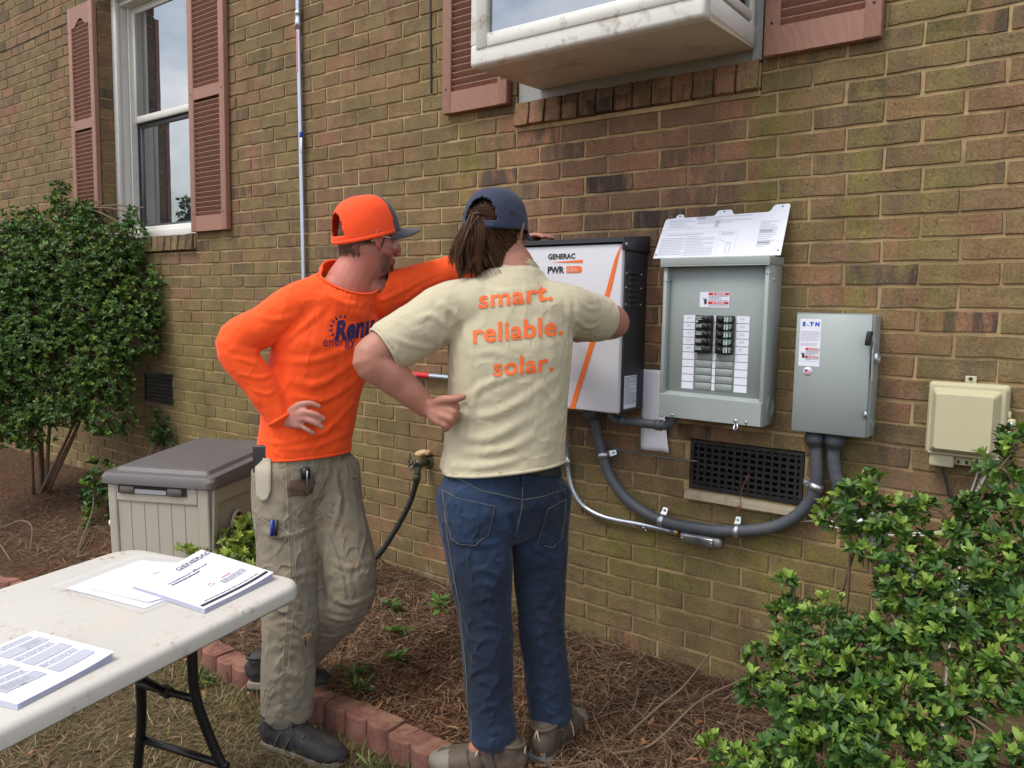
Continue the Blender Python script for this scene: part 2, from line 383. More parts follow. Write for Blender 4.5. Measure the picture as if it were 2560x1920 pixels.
# rowlock sill bricks under both windows
def rowlock(x0, x1, zb, zt, n, seed):
    r = random.Random(seed); w = (x1 - x0) / n
    for k in range(n):
        cx = x0 + w * (k + .5); L = w - .011 + r.uniform(-.002, .002); H = zt - zb + r.uniform(-.003, .003)
        vs, fs = brick_shape(L, H, .11, 900 + seed + k, 2); T = Matrix.Translation((cx, -.022 + r.uniform(-.003, .002), (zb + zt) / 2)) @ Matrix.Rotation(math.radians(-7), 4, 'X') @ Matrix.Rotation(r.uniform(-.012, .012), 4, 'Y')
        m_ = MB(); m_.add([T @ Vector(v) for v in vs], fs); m_.build('brick', M_BRICK, wall)
    m_ = MB(); m_.box(x0, x1, -.008, .12, zb + .006, zt - .008); m_.build('sill_mortar', M_MORTAR, wall)
rowlock(-1.972, -.968, 2.066, 2.158, 13, 11)
rowlock(-5.42, -4.322, 1.650, 1.742, 14, 40)
m_ = MB(); m_.box(-1.97, -.967, -.004, .05, 2.046, 2.064); m_.build('sill_mortar', M_MORTAR, wall)
# open, washed-out joint high on the left; dark strips paint in its shade
m_ = MB(); zc = (ROW0 + 12) * C
for a, b, row in ((-6.95, -6.5, -12), (-6.5, -6.15, -12), (-6.1, -5.8, -12), (-5.78, -5.55, -12)):
    z = (ROW0 - row) * C + rnd.uniform(-.003, .003); m_.box(a, b, -.001, .01, z - .004, z + .004)
m_.build('open_joint', paint('joint_shade', (.012, .01, .008), .95), wall)

# ------------------------------------------------------------------ shutters
def mat_vinyl():
    n = NT('shutter_vinyl'); v = n.objc()
    wv = n.n('TexWave', wave_type='BANDS', bands_direction='DIAGONAL'); n.l(n.map(v, (5, 5, 2.2)), wv.inputs['Vector']); wv.inputs['Scale'].default_value = 4; wv.inputs['Distortion'].default_value = 9; wv.inputs['Detail'].default_value = 3
    c = n.mix(n.noise(v, 3.5, 5), srgb(146, 106, 90), srgb(160, 119, 102)); c = n.mix(n.math('MULTIPLY', wv.outputs['Fac'], .22), c, srgb(128, 92, 77))
    return n.setb(c, .55, 0, n.bump(wv.outputs['Fac'], .25, .002), Specular_IOR_Level=.35)
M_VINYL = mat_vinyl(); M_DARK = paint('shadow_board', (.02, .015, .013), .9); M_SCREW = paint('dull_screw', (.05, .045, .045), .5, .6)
SLAT = None
def shutter(x0, x1, z0, z1, label, arch=True):
    global SLAT
    mb = MB(); y0, y1 = -.036, -.004; sw = .05; zm = (z0 + z1) / 2
    mb.rbox(x0, x0 + sw, y0, y1, z0, z1, .004); mb.rbox(x1 - sw, x1, y0, y1, z0, z1, .004)
    mb.box(x0 + sw - .002, x1 - sw + .002, y0 + .0015, y1, z0 + .001, z0 + .088); mb.box(x0 + sw - .002, x1 - sw + .002, y0 + .0015, y1, zm - .032, zm + .032)
    # arched top rail
    a, b = x0 + sw - .002, x1 - sw + .002; n = 12; lo = []
    for k in range(n + 1):
        t = k / n; s = .5 - .5 * math.cos(min(1, max(0, (t - .12) / .76)) * 2 * math.pi); lo.append((a + (b - a) * t, z1 - .135 + .05 * s))
    mb.prism(lo + [(b, z1 - .001), (a, z1 - .001)], (0, y0 + .0015, 0), (1, 0, 0), (0, 0, 1), (0, .03, 0))
    fr = mb.build('shutter', M_VINYL, house); fr['label'] = label
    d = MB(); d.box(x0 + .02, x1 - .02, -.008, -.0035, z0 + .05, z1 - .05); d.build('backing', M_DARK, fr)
    w = x1 - x0 - 2 * sw
    if SLAT is None:
        s = MB(); T = Matrix.Rotation(math.radians(-50), 4, 'X'); s.rbox(-.5 * w, .5 * w, -.0145, .0145, -.0025, .0025, .002, T, 1)
        me = bpy.data.meshes.new('slat'); me.from_pydata(s.v, [], s.f); setm(me, M_VINYL); SLAT = (me, w)
    for c0, c1 in ((z0 + .1, zm - .04), (zm + .045, z1 - .1)):
        z = c0
        while z < c1:
            o = bpy.data.objects.new('slat', SLAT[0]); link(o, fr); o.location = Vector(((x0 + x1) / 2, -.021, z)) - ORG[house.name]; o.scale.x = w / SLAT[1]; z += .0278
    for sx_ in (x0 + .024, x1 - .024):
        for zz in (z0 + .1, zm, z1 - .16):
            q = MB(); q.lathe((sx_, y0 + .001, zz), (0, -1, 0), [(0, .005), (.0025, .0045), (.003, .001)], 10); q.build('screw', M_SCREW, fr)
shutter(-5.772, -5.428, 1.747, 3.292, 'left shutter of the double-hung window, behind the tall shrub')
shutter(-4.312, -3.955, 1.747, 3.292, 'right shutter of the double-hung window, beside the steel conduit')
shutter(-2.346, -1.996, 2.158, 3.703, 'left shutter of the garden window')
shutter(-.952, -.599, 2.158, 3.703, 'right shutter of the garden window, at the top of the wall')

# ------------------------------------------------------------------ double-hung window
def mat_white(name, dirt):
    n = NT(name); v = n.objc(); c = n.mix(n.noise(v, 4, 6), srgb(206, 204, 198), srgb(222, 220, 214))
    c = n.mix(n.math('MULTIPLY', n.sstep(n.noise(v, 16, 8, .7), .52, .68), dirt), c, srgb(158, 146, 122))
    c = n.mix(n.math('MULTIPLY', n.sstep(n.noise(v, 70, 5, .7), .62, .72), dirt * .8), c, srgb(120, 112, 96))
    return n.setb(c, .45, 0, n.bump(n.noise(v, 60, 4), .1, .003))
M_WHITE = mat_white('white_paint', .25); M_WDIRT = mat_white('white_paint_grimy', .75)
def mat_glass(name, tint, rough=.01):
    n = NT(name)
    return n.setb(tint, rough, 0, n.bump(n.noise(n.objc(), 2.2, 2), .02, .05), Specular_IOR_Level=1.0, IOR=2.5, Coat_Weight=.8, Coat_Roughness=.005)
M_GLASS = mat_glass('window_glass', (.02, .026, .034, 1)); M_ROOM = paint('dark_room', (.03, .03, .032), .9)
win = MB()
def frame_ring(mb, x0, x1, z0, z1, w, y0, y1, wb=None, wt=None):
    wb = w if wb is None else wb; wt = w if wt is None else wt
    mb.rbox(x0, x0 + w, y0, y1, z0, z1, .004, seg=1); mb.rbox(x1 - w, x1, y0, y1, z0, z1, .004, seg=1)
    mb.rbox(x0 + w - .001, x1 - w + .001, y0 + .001, y1, z0, z0 + wb, .004, seg=1); mb.rbox(x0 + w - .001, x1 - w + .001, y0 + .001, y1, z1 - wt, z1, .004, seg=1)
frame_ring(win, -5.421, -4.331, 1.772, 3.355, .052, .085, .12)                 # brickmould
win.box(-5.4, -5.372, .118, .23, 1.80, 3.31); win.box(-4.38, -4.352, .118, .23, 1.80, 3.31); win.box(-5.372, -4.38, .118, .23, 3.28, 3.31)
win.rbox(-5.415, -4.335, .055, .23, 1.746, 1.795, .006)                         # sill
win.box(-5.352, -5.338, .16, .2, 1.80, 3.28)                                    # parting stop
w1 = win.build('window', M_WHITE, house); w1['label'] = 'white double-hung window between the two shutters on the left'
s = MB(); frame_ring(s, -5.36, -4.39, 2.53, 3.28, .045, .185, .205); s.build('sash', M_WHITE, w1)
s = MB(); frame_ring(s, -5.36, -4.39, 1.80, 2.545, .045, .215, .235, .06); s.build('sash', paint('storm_frame', srgb(96, 98, 102), .4, .5), w1)
s = MB(); s.box(-5.32, -4.43, .194, .198, 2.57, 3.24); s.build('pane', M_GLASS, w1)
s = MB(); s.box(-5.32, -4.43, .224, .228, 1.855, 2.505); s.build('pane', M_GLASS, w1)
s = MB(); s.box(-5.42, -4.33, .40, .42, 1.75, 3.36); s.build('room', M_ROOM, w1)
# ------------------------------------------------------------------ garden window: a glazed box standing out from the wall
GX0, GX1, GY, GZ0, GZ1 = -1.864, -.987, -.42, 2.180, 3.12
g = MB()
g.rbox(GX0, GX1, GY, GY + .05, GZ0, GZ0 + .075, .012)                            # front bottom rail
g.rbox(GX0, GX0 + .075, GY + .001, GY + .05, GZ0 + .07, GZ1, .008); g.rbox(GX1 - .075, GX1, GY + .001, GY + .05, GZ0 + .07, GZ1, .008); g.rbox(GX0, GX1, GY + .002, GY + .05, GZ1 - .06, GZ1, .008)
gw = g.build('window', M_WDIRT, house); gw['label'] = 'white garden window box jutting out over the panels, its underside grimy'
g = MB(); ix0, ix1, iz0 = GX0 + .045, GX1 - .045, GZ0 + .062
frame_ring(g, GX0 + .03, GX1 - .03, GZ0 + .055, GZ1 - .04, .048, GY - .006, GY + .03); g.build('sash', M_WDIRT, gw)
g = MB(); g.box(GX0 + .07, GX1 - .07, GY + .012, GY + .016, GZ0 + .1, GZ1 - .08); g.build('pane', M_GLASS, gw)
M_UNDER = paint('bay_underside', srgb(196, 188, 168), .6, 0, .16, 3, dirt=(srgb(128, 116, 92), .7), dscale=5)
g = MB(); g.add([(GX0 + .004, GY + .045, GZ0 + .002), (GX1 - .004, GY + .045, GZ0 + .002), (GX1 - .004, .005, GZ0 + .018), (GX0 + .004, .005, GZ0 + .018), (GX0 + .004, GY + .045, GZ0 + .05), (GX1 - .004, GY + .045, GZ0 + .05), (GX1 - .004, .005, GZ0 + .05), (GX0 + .004, .005, GZ0 + .05)], [(0, 1, 2, 3), (4, 7, 6, 5), (0, 4, 5, 1), (1, 5, 6, 2), (2, 6, 7, 3), (3, 7, 4, 0)])
g.build('seat_board', M_UNDER, gw)
for sx_, nm in ((GX0, 'left'), (GX1 - .028, 'right')):
    g = MB(); g.rbox(sx_, sx_ + .028, GY + .052, -.002, GZ0 + .02, GZ0 + .085, .004, seg=1); g.rbox(sx_ + .003, sx_ + .025, GY + .052, GY + .1, GZ0 + .08, GZ1 - .02, .003, seg=1); g.rbox(sx_ + .003, sx_ + .025, -.05, -.002, GZ0 + .08, GZ1 + .1, .003, seg=1)
    g.rbox(sx_ + .001, sx_ + .027, GY + .1, -.05, GZ0 + .095, GZ0 + .125, .003, seg=1)
    fr = g.build('side_frame', M_WHITE, gw)
    g = MB(); g.box(sx_ + .011, sx_ + .015, GY + .1, -.05, GZ0 + .12, GZ1); g.build('pane', M_GLASS, gw)
g = MB(); g.add([(GX0, GY, GZ1), (GX1, GY, GZ1), (GX1, 0, GZ1 + .22), (GX0, 0, GZ1 + .22), (GX0, GY, GZ1 + .03), (GX1, GY, GZ1 + .03), (GX1, 0, GZ1 + .25), (GX0, 0, GZ1 + .25)], [(0, 3, 2, 1), (4, 5, 6, 7), (0, 1, 5, 4), (1, 2, 6, 5), (2, 3, 7, 6), (3, 0, 4, 7)]); g.build('roof_panel', M_WHITE, gw)
M_FLASH = paint('flashing', srgb(150, 152, 148), .5, .1, .15)
g = MB(); g.box(-1.97, -1.90, .012, .05, 2.16, 3.4); g.box(-.998, -.967, -.006, .05, 2.16, 3.4); g.box(-1.9, -.998, .008, .05, 2.16, 2.215); g.build('trim', M_FLASH, gw)
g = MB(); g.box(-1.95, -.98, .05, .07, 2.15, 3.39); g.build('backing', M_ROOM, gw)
# things on the garden window's seat board
pot = MB(); pot.lathe((-1.375, -.22, GZ0 + .051), (0, 0, 1), [(0, .055), (.13, .082), (.131, .094), (.165, .098), (.166, .085), (.15, .08)], 28)
po = rootmesh(pot.build('flower_pot', paint('cream_pot', srgb(222, 220, 178), .4)), (-1.375, -.22, GZ0 + .051)); tag(po, 'cream flower pot standing inside the garden window', 'flower pot')

# ------------------------------------------------------------------ crawl-space vents
M_VENT = paint('black_vent', (.018, .018, .02), .42, .2, .2, dirt=(srgb(92, 84, 66), .5), dscale=14)
def vent(x0, x1, z0, z1, nx, nz, label):
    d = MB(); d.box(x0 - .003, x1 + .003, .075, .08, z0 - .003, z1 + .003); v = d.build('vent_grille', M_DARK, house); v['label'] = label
    f = MB(); w = .012; f.box(x0, x1, .002, .03, z0, z0 + w); f.box(x0, x1, .002, .03, z1 - w, z1); f.box(x0, x0 + w, .0025, .0295, z0, z1); f.box(x1 - w, x1, .0025, .0295, z0, z1); f.build('frame', M_VENT, v)
    for k in range(1, nx):
        x = x0 + (x1 - x0) * k / nx; b = MB(); b.box(x - .0048, x + .0048, .008, .026, z0 + .01, z1 - .01); b.build('bar', M_VENT, v)
    for k in range(1, nz):
        z = z0 + (z1 - z0) * k / nz; b = MB(); b.box(x0 + .01, x1 - .01, .0085, .0255, z - .0048, z + .0048); b.build('bar', M_VENT, v)
vent(-1.163, -.766, .708, .881, 15, 8, 'black plastic crawl-space vent with square holes under the grey panels')
vent(-4.973, -4.622, .692, .885, 14, 8, 'black crawl-space vent behind the shrubs on the left')
M_CONC = paint('old_concrete', srgb(154, 143, 122), .9, 0, .2, 12, .5, 90, dirt=(srgb(104, 92, 68), .7), dscale=12)
sb = MB(); sb.add([(-1.17, -.03, .672), (-.765, -.03, .672), (-.765, .06, .672), (-1.17, .06, .672), (-1.168, -.028, .69), (-.767, -.028, .688), (-.765, .06, .712), (-1.17, .06, .712)], [(0, 3, 2, 1), (4, 5, 6, 7), (0, 1, 5, 4), (1, 2, 6, 5), (2, 3, 7, 6), (3, 0, 4, 7)])
sl_ = sb.build('vent_sill', M_CONC, house); sl_['label'] = 'chipped concrete sill under the crawl-space vent'
# ================================================================== equipment on the wall
UX, UZ, UY = Vector((1, 0, 0)), Vector((0, 0, 1)), Vector((0, 1, 0))
M_CHAR = paint('charcoal_coat', srgb(52, 54, 58), .5, .1, .1); M_PANELW = paint('white_powder_coat', srgb(205, 206, 212), .38, 0, .03, 2)
M_ORANGE = paint('orange_print', srgb(232, 112, 42), .5, 0, .04); M_INK = paint('dark_ink', srgb(40, 42, 48), .55, 0, .05)
M_GREY = paint('grey_enamel', srgb(152, 161, 159), .42, .05, .05, 3, dirt=(srgb(128, 132, 126), .35), dscale=3); M_GREYD = paint('grey_enamel_inner', srgb(142, 152, 150), .42, .05, .05, 3)
M_LABEL = paint('label_white', srgb(222, 224, 236), .5, 0, .03); M_RED = paint('warning_red', srgb(196, 44, 50), .5, 0, .05)
M_ZINC = paint('zinc', srgb(190, 196, 204), .32, .85, .12, 40); M_STEEL = paint('galvanized_conduit', srgb(186, 194, 208), .30, .75, .10, 25)
M_PVC = paint('grey_pvc', srgb(76, 81, 88), .5, 0, .10, 8, dirt=(srgb(120, 104, 84), .4)); M_BLACK = paint('black_plastic', (.014, .014, .016), .38, 0, .15)
M_PRINT = paint('grey_print', srgb(150, 152, 164), .6, 0, .1); M_PRINTL = paint('pale_print', srgb(188, 190, 202), .6, 0, .1)
M_RUBBER = paint('black_rubber', (.02, .02, .021), .5, 0, .2)
def lines(mb, o, u, v, w, h, n, seed, fill=.55, dens=.75):
    """rows of small print: short strips"""
    r = random.Random(seed); o, u, v = map(Vector, (o, u, v)); p = h / n
    for i in range(n):
        x = 0
        end = w * (1 if r.random() < dens else r.uniform(.4, .9))
        while x < end - .002:
            l = min(r.uniform(.004, .014), end - x); a = o + u * x - v * (p * i); b = a + u * (l * .93)
            mb.quad(a, b, b - v * p * fill, a - v * p * fill); x += l
def bolt(p, ax, r, mat, parent, h=.006, name='screw'):
    m = MB(); m.lathe(p, ax, [(0, r * 1.3), (.0012, r * 1.3), (.0014, r), (h, r), (h + .0004, r * .8)], 12); return m.build(name, mat, parent)
# ------------------------------------------------------------------ solar inverter
inv = thing('solar_inverter', 'white and charcoal solar inverter cabinet with an orange diagonal stripe', 'inverter', (-1.60, -.09, .972))
IX0, IX1 = -1.846, -1.357
m = MB(); m.rbox(IX0 + .004, IX1, -.166, -.004, .975, 1.572, .004); m.build('body', M_CHAR, inv)
m = MB(); m.rbox(IX0, IX1 - .002, -.191, -.168, .972, 1.566, .006); front = m.build('front_cover', M_PANELW, inv)
m = MB(); m.add([(IX0 - .01, -.2, 1.572), (IX1 + .008, -.2, 1.572), (IX1 + .008, -.005, 1.578), (IX0 - .01, -.005, 1.578), (IX0 - .01, -.2, 1.588), (IX1 + .008, -.2, 1.588), (IX1 + .008, -.005, 1.606), (IX0 - .01, -.005, 1.606)], [(0, 3, 2, 1), (4, 5, 6, 7), (0, 1, 5, 4), (1, 2, 6, 5), (2, 3, 7, 6), (3, 0, 4, 7)])
m.rbox(IX1 + .001, IX1 + .009, -.198, -.006, 1.545, 1.590, .002, seg=1); m.rbox(IX0 - .011, IX0 - .003, -.198, -.006, 1.545, 1.590, .002, seg=1); m.build('rain_cap', M_CHAR, inv)
yf = -.1925
m = MB(); letter(m, 'GENERAC', (-1.669, yf, 1.5195), UX, UZ, .0262, .0009, space=1.02); m.build('lettering', M_INK, front)
m = MB(); m.add([(-1.656, yf, 1.5075), (-1.518, yf, 1.5035), (-1.518, yf, 1.5145)], [(0, 1, 2)]); m.build('logo_wedge', M_ORANGE, front)
m = MB(); letter(m, 'PWR', (-1.670, yf, 1.4685), UX, UZ, .033, .0013); m.build('lettering', M_INK, front)
m = MB(); m.prism([(-1.586, 1.4685), (-1.530, 1.4685), (-1.523, 1.472), (-1.5195, 1.4805), (-1.523, 1.489), (-1.530, 1.4925), (-1.586, 1.4925)], (0, yf + .0008, 0), UX, UZ, (0, -.0012, 0)); m.build('logo_tab', M_ORANGE, front)
m = MB(); letter(m, 'CELL', (-1.581, yf - .0012, 1.4735), UX, UZ, .0195, 0., space=1.02); m.build('lettering', M_PANELW, front)
m = MB(); m.add([(IX1 - .002 - .002, yf, 1.565), (-1.372, yf, 1.517), (-1.398, yf, 1.405), (-1.537, yf, .9735), (-1.559, yf, .9735), (-1.418, yf, 1.405), (-1.386, yf, 1.517)], [(0, 1, 2, 5, 6), (2, 3, 4, 5)]); m.build('stripe', M_ORANGE, front)
for k in range(7):
    z = 1.349 + .0196 * k; m = MB(); m.add([(IX1, -.14, z + .011), (IX1, -.068, z + .011), (IX1 + .008, -.072, z), (IX1 + .008, -.136, z), (IX1, -.14, z), (IX1, -.068, z)], [(0, 1, 2, 3), (0, 3, 4), (1, 5, 2), (3, 2, 5, 4)]); m.build('louver', M_CHAR, inv)
for y in (-.16, -.05):
    for z in (1.466, 1.416, 1.358): bolt((IX1, y, z), (1, 0, 0), .0028, M_ZINC, inv, .003)
bolt((IX1 + .009, -.185, 1.565), (1, 0, 0), .005, M_ZINC, inv, .004)
m = MB(); m.box(IX1 + .0005, IX1 + .0015, -.152, -.062, .986, 1.104); st = m.build('rating_sticker', M_LABEL, inv)
m = MB(); lines(m, (IX1 + .002, -.149, 1.1), UY, UZ, .084, .1, 24, 5, .5); m.build('print', M_PRINT, st)
# ------------------------------------------------------------------ load centre with its door and dead-front plate off
pan = thing('load_center', 'tall grey electrical panel with open front showing two columns of black breakers', 'electrical panel', (-1.05, -.06, .968))
PX0, PX1, PY = -1.232, -.866, -.125
m = MB()
m.rbox(PX0, PX0 + .014, PY, -.002, .969, 1.492, .002, seg=1); m.rbox(PX1 - .014, PX1, PY, -.002, .969, 1.492, .002, seg=1)
m.box(PX0 + .013, PX1 - .013, -.012, -.003, .972, 1.488); m.box(PX0 + .013, PX1 - .013, PY + .03, -.004, .97, .98)
pb = m.build('enclosure', M_GREY, pan)
m = MB(); m.rbox(PX0 - .008, PX1 + .004, PY - .012, -.001, 1.490, 1.517, .003); m.box(PX0 - .007, PX1 + .003, PY - .0115, PY - .0095, 1.487, 1.5); m.build('rain_cap', M_GREY, pan)
m = MB(); m.rbox(PX0 + .012, PX1 - .012, PY + .022, PY + .027, 1.05, 1.489, .001, seg=1); df = m.build('dead_front', M_GREYD, pan)
m = MB(); m.add([(PX0 + .004, PY - .006, .973), (PX1 - .004, PY - .006, .971), (PX1 - .004, PY - .006, 1.046), (PX0 + .004, PY - .006, 1.05), (PX0 + .004, -.01, .973), (PX1 - .004, -.01, .971), (PX1 - .004, PY + .03, 1.06), (PX0 + .004, PY + .03, 1.064)], [(0, 1, 2, 3), (3, 2, 6, 7), (0, 4, 5, 1), (0, 3, 7, 4), (1, 5, 6, 2)]); m.build('trough_cover', M_GREY, pan)
for p, r in (((-1.177, PY - .006, .981), .004), ((-.952, PY - .006, .982), .0055), ((-.917, PY - .006, .981), .0045)): bolt(p, (0, -1, 0), r, M_ZINC, pan, .004)
m = MB(); m.tube([(-.944, PY - .012, .978), (-.940, PY - .016, .962), (-.946, PY - .018, .952), (-.953, PY - .016, .957), (-.951, PY - .012, .974)], .0028, 8); m.build('hasp', M_ZINC, pan)
for p in ((PX1, -.118, 1.463), (PX1, -.085, 1.444)): bolt(p, (1, 0, 0), .004, M_ZINC, pan)
bolt((PX0, -.1, 1.463), (-1, 0, 0), .004, M_ZINC, pan)
m = MB(); m.tube([(PX0 + .022, PY + .018, 1.44), (PX0 + .010, PY - .004, 1.44)], .002, 6); m.tube([(PX1 - .022, PY + .018, 1.463), (PX1 - .006, PY - .006, 1.463)], .002, 6); m.build('door_pin', M_ZINC, pan)
for rr in (.034, .024):
    m = MB(); m.tube([(PX1 + .0005, -.06 + rr * math.cos(a), 1.03 + rr * math.sin(a)) for a in [2 * math.pi * k / 28 for k in range(28)]], .0014, 6, closed=True); m.build('knockout', M_GREY, pan)
yd = PY + .0215
BZ1, BZ0 = 1.325, 1.072; P_ = (BZ1 - BZ0) / 10
for k in range(10):
    for x0, x1 in ((-1.160, -1.117), (-.974, -.930)):
        z1 = BZ1 - P_ * k; m = MB(); m.box(x0, x1, yd - .001, yd, z1 - P_ + .0015, z1 - .001); lb = m.build('circuit_label', M_LABEL, pan)
        if k < 5 or x0 > -1:
            if k < 5:
                m = MB(); lines(m, (x0 + .012, yd - .0016, z1 - .007), UX, UZ, .018, .009, 2, k * 7 + int(x0 * 50), .45); m.build('print', M_PRINTL, lb)
    z1 = BZ1 - P_ * k; m = MB(); m.box(-1.0515, -1.0405, yd - .001, yd, z1 - P_ + .0015, z1 - .001); m.build('circuit_label', M_LABEL, pan)
    for side, x0, x1 in ((0, -1.1105, -1.0535), (1, -1.0375, -.9795)):
        m = MB()
        if k < 5:
            m.rbox(x0, x1, yd - .020, yd, z1 - P_ + .0006, z1 - .0006, .0016, seg=1); br = m.build('breaker', M_BLACK, pan)
            xi = (x1 - .02) if side == 0 else (x0 + .014)
            if not (side == 0 and k == 4):
                t = MB(); t.rbox(xi - .004, xi + .012, yd - .031, yd - .018, z1 - P_ + .007, z1 - .006, .002, seg=1); t.build('toggle', M_BLACK, br)
            t = MB()
            if side: 
                t.box(x0 + .029, x0 + .034, yd - .0206, yd - .0199, z1 - .021, z1 - .005); t.box(x0 + .037, x0 + .043, yd - .0206, yd - .0199, z1 - .021, z1 - .005); lines(t, (x0 + .047, yd - .0206, z1 - .005), UX, UZ, .008, .016, 4, k, .5)
            else: lines(t, (x0 + .004, yd - .0206, z1 - .005), UX, UZ, .022, .012, 3, k + 40, .5)
            t.build('print', paint('breaker_mark', srgb(170, 196, 186), .5), br)
        else:
            m.rbox(x0, x1, yd - .003, yd + .001, z1 - P_ + .001, z1 - .0008, .0012, seg=1); m.build('blank_filler', M_GREYD, pan)
m = MB(); m.lathe((-1.1015, yd - .02, 1.3025), (0, -1, 0), [(0, .0045), (.004, .0045), (.006, .002)], 12); m.build('screw', M_ZINC, pan)
def danger(o, w, h, y, parent, mat=M_LABEL):
    """red and white electrical hazard sticker; o = top left"""
    x, z = o; m = MB(); m.box(x, x + w, y - .0006, y, z - h, z); lb = m.build('warning_sticker', mat, parent); y2 = y - .0011
    m = MB(); m.box(x + w * .30, x + w * .985, y2 - .0002, y2, z - h * .20, z - h * .03); m.box(x + w * .29, x + w * .98, y2 - .0002, y2, z - h * .78, z - h * .61); m.build('warning_bar', M_RED, lb)
    m = MB(); letter(m, 'DANGER', (x + w * .55, y2 - .0006, z - h * .172), UX, UZ, h * .16, .0002); letter(m, 'PELIGRO', (x + w * .54, y2 - .0006, z - h * .752), UX, UZ, h * .16, .0002)
    for zz in (.172, .752): m.add([(x + w * .44, y2 - .0006, z - h * zz), (x + w * .51, y2 - .0006, z - h * zz), (x + w * .475, y2 - .0006, z - h * (zz - .13))], [(0, 1, 2)])
    m.build('lettering', mat, lb)
    m = MB(); lines(m, (x + w * .30, y2, z - h * .25), UX, UZ, w * .66, h * .34, 4, 3, .45); lines(m, (x + w * .30, y2, z - h * .83), UX, UZ, w * .66, h * .12, 2, 9, .4); m.build('print', M_PRINT, lb)
    m = MB(); cx, cz, s = x + w * .20, z - h * .66, h    # hand and spark
    m.prism([(cx - .09 * s, cz - .08 * s), (cx - .05 * s, cz - .13 * s), (cx + .05 * s, cz - .13 * s), (cx + .09 * s, cz - .06 * s), (cx + .09 * s, cz + .06 * s), (cx - .09 * s, cz + .06 * s)], (0, y2, 0), UX, UZ, (0, -.0003, 0))
    for k, hh in enumerate((.20, .27, .25, .17)): m.box(cx + (-.085 + .045 * k) * s, cx + (-.05 + .045 * k) * s, y2 - .0004, y2, cz + .05 * s, cz + hh * s)
    m.add([(cx - .2 * s, y2, cz + .38 * s), (cx - .11 * s, y2, cz + .2 * s), (cx - .16 * s, y2, cz + .2 * s), (cx - .06 * s, y2, cz + .02 * s), (cx - .11 * s, y2, cz + .16 * s), (cx - .06 * s, y2, cz + .17 * s)], [(0, 1, 2), (2, 3, 4, 5)]); m.build('hazard_pictogram', M_INK, lb)
danger((-1.105, 1.402), .103, .051, yd, pan)
# ------------------------------------------------------------------ dead-front plate leaning on top of the panel
dp = thing('cover_plate', 'white printed cover plate with three tabs leaning on top of the grey panel', 'cover plate', (-1.06, -.06, 1.519))
pa, pb_, pc, pd_ = Vector((-1.293, -.088, 1.5195)), Vector((-.845, -.088, 1.5195)), Vector((-.838, -.025, 1.6885)), Vector((-1.280, -.012, 1.675))
pu = (pb_ - pa).normalized(); pv = (pd_ - pa); pv = (pv - pu * pv.dot(pu)).normalized(); pn = pu.cross(pv)
LW = (pb_ - pa).length; LH = .163
tabs = [(LW - .001, 0), (LW - .004, LH + .022), (LW - .010, LH + .027), (LW - .052, LH + .026), (LW - .058, LH + .020), (LW - .064, LH + .006), (LW - .072, LH), (.262, LH - .001), (.255, LH + .004), (.251, LH + .014), (.244, LH + .018), (.205, LH + .018), (.199, LH + .013), (.194, LH + .002), (.188, LH - .003), (.080, LH - .004), (.077, LH + .006), (.072, LH + .010), (.055, LH + .010), (.050, LH + .005), (.047, LH - .004), (.016, LH - .005), (.010, LH - .012), (0, 0)]
m = MB(); m.prism(tabs, pa, pu, pv, -pn * .0018); m.build('plate', M_LABEL, dp)
def onp(x, y, e=.0006): return pa + pu * x + pv * y + pn * e
m = MB(); Q = lambda x0, x1, y0, y1: m.quad(onp(x0, y0), onp(x1, y0), onp(x1, y1), onp(x0, y1))
lines(m, onp(.014, .078), pu, pv, .09, .07, 11, 21, .42, .9); lines(m, onp(.108, .082), pu, pv, .105, .078, 13, 22, .42, .9); lines(m, onp(.03, .092), pu, pv, .16, .006, 1, 2, .6)
lines(m, onp(.03, .150), pu, pv, .095, .035, 5, 23, .35, .4); lines(m, onp(.135, .157), pu, pv, .19, .03, 4, 24, .4); lines(m, onp(.36, .128), pu, pv, .06, .10, 14, 25, .4, .5)
lines(m, onp(.232, .092), pu, pv, .045, .012, 2, 26, .5)
Q(.362, .405, .085, .098); Q(.362, .405, .042, .053); Q(.128, .162, .148, .159); Q(.20, .215, .115, .14)
for a in (.225, .286): Q(a, a + .0008, .004, .097)
Q(.225, .286, .096, .0968); Q(.006, .225, .0965, .0973); Q(.006, .225, .111, .1118)
m.tube([onp(.232, .066, .001), onp(.25, .056, .001), (onp(.272, .05, .001)), onp(.258, .044, .001), onp(.258, .012, .001), onp(.272, .012, .001), onp(.272, .05, .001)], .0005, 4)
m.build('print', M_PRINTL, dp)
for x, y in ((.063, LH + .003), (.224, LH + .011), (LW - .028, LH + .018), (.008, .014), (LW - .012, .018)): m = MB(); m.lathe(onp(x, y, -.0005), pn, [(0, .0028), (.0014, .0028)], 10); m.build('screw_hole', M_DARK, dp)
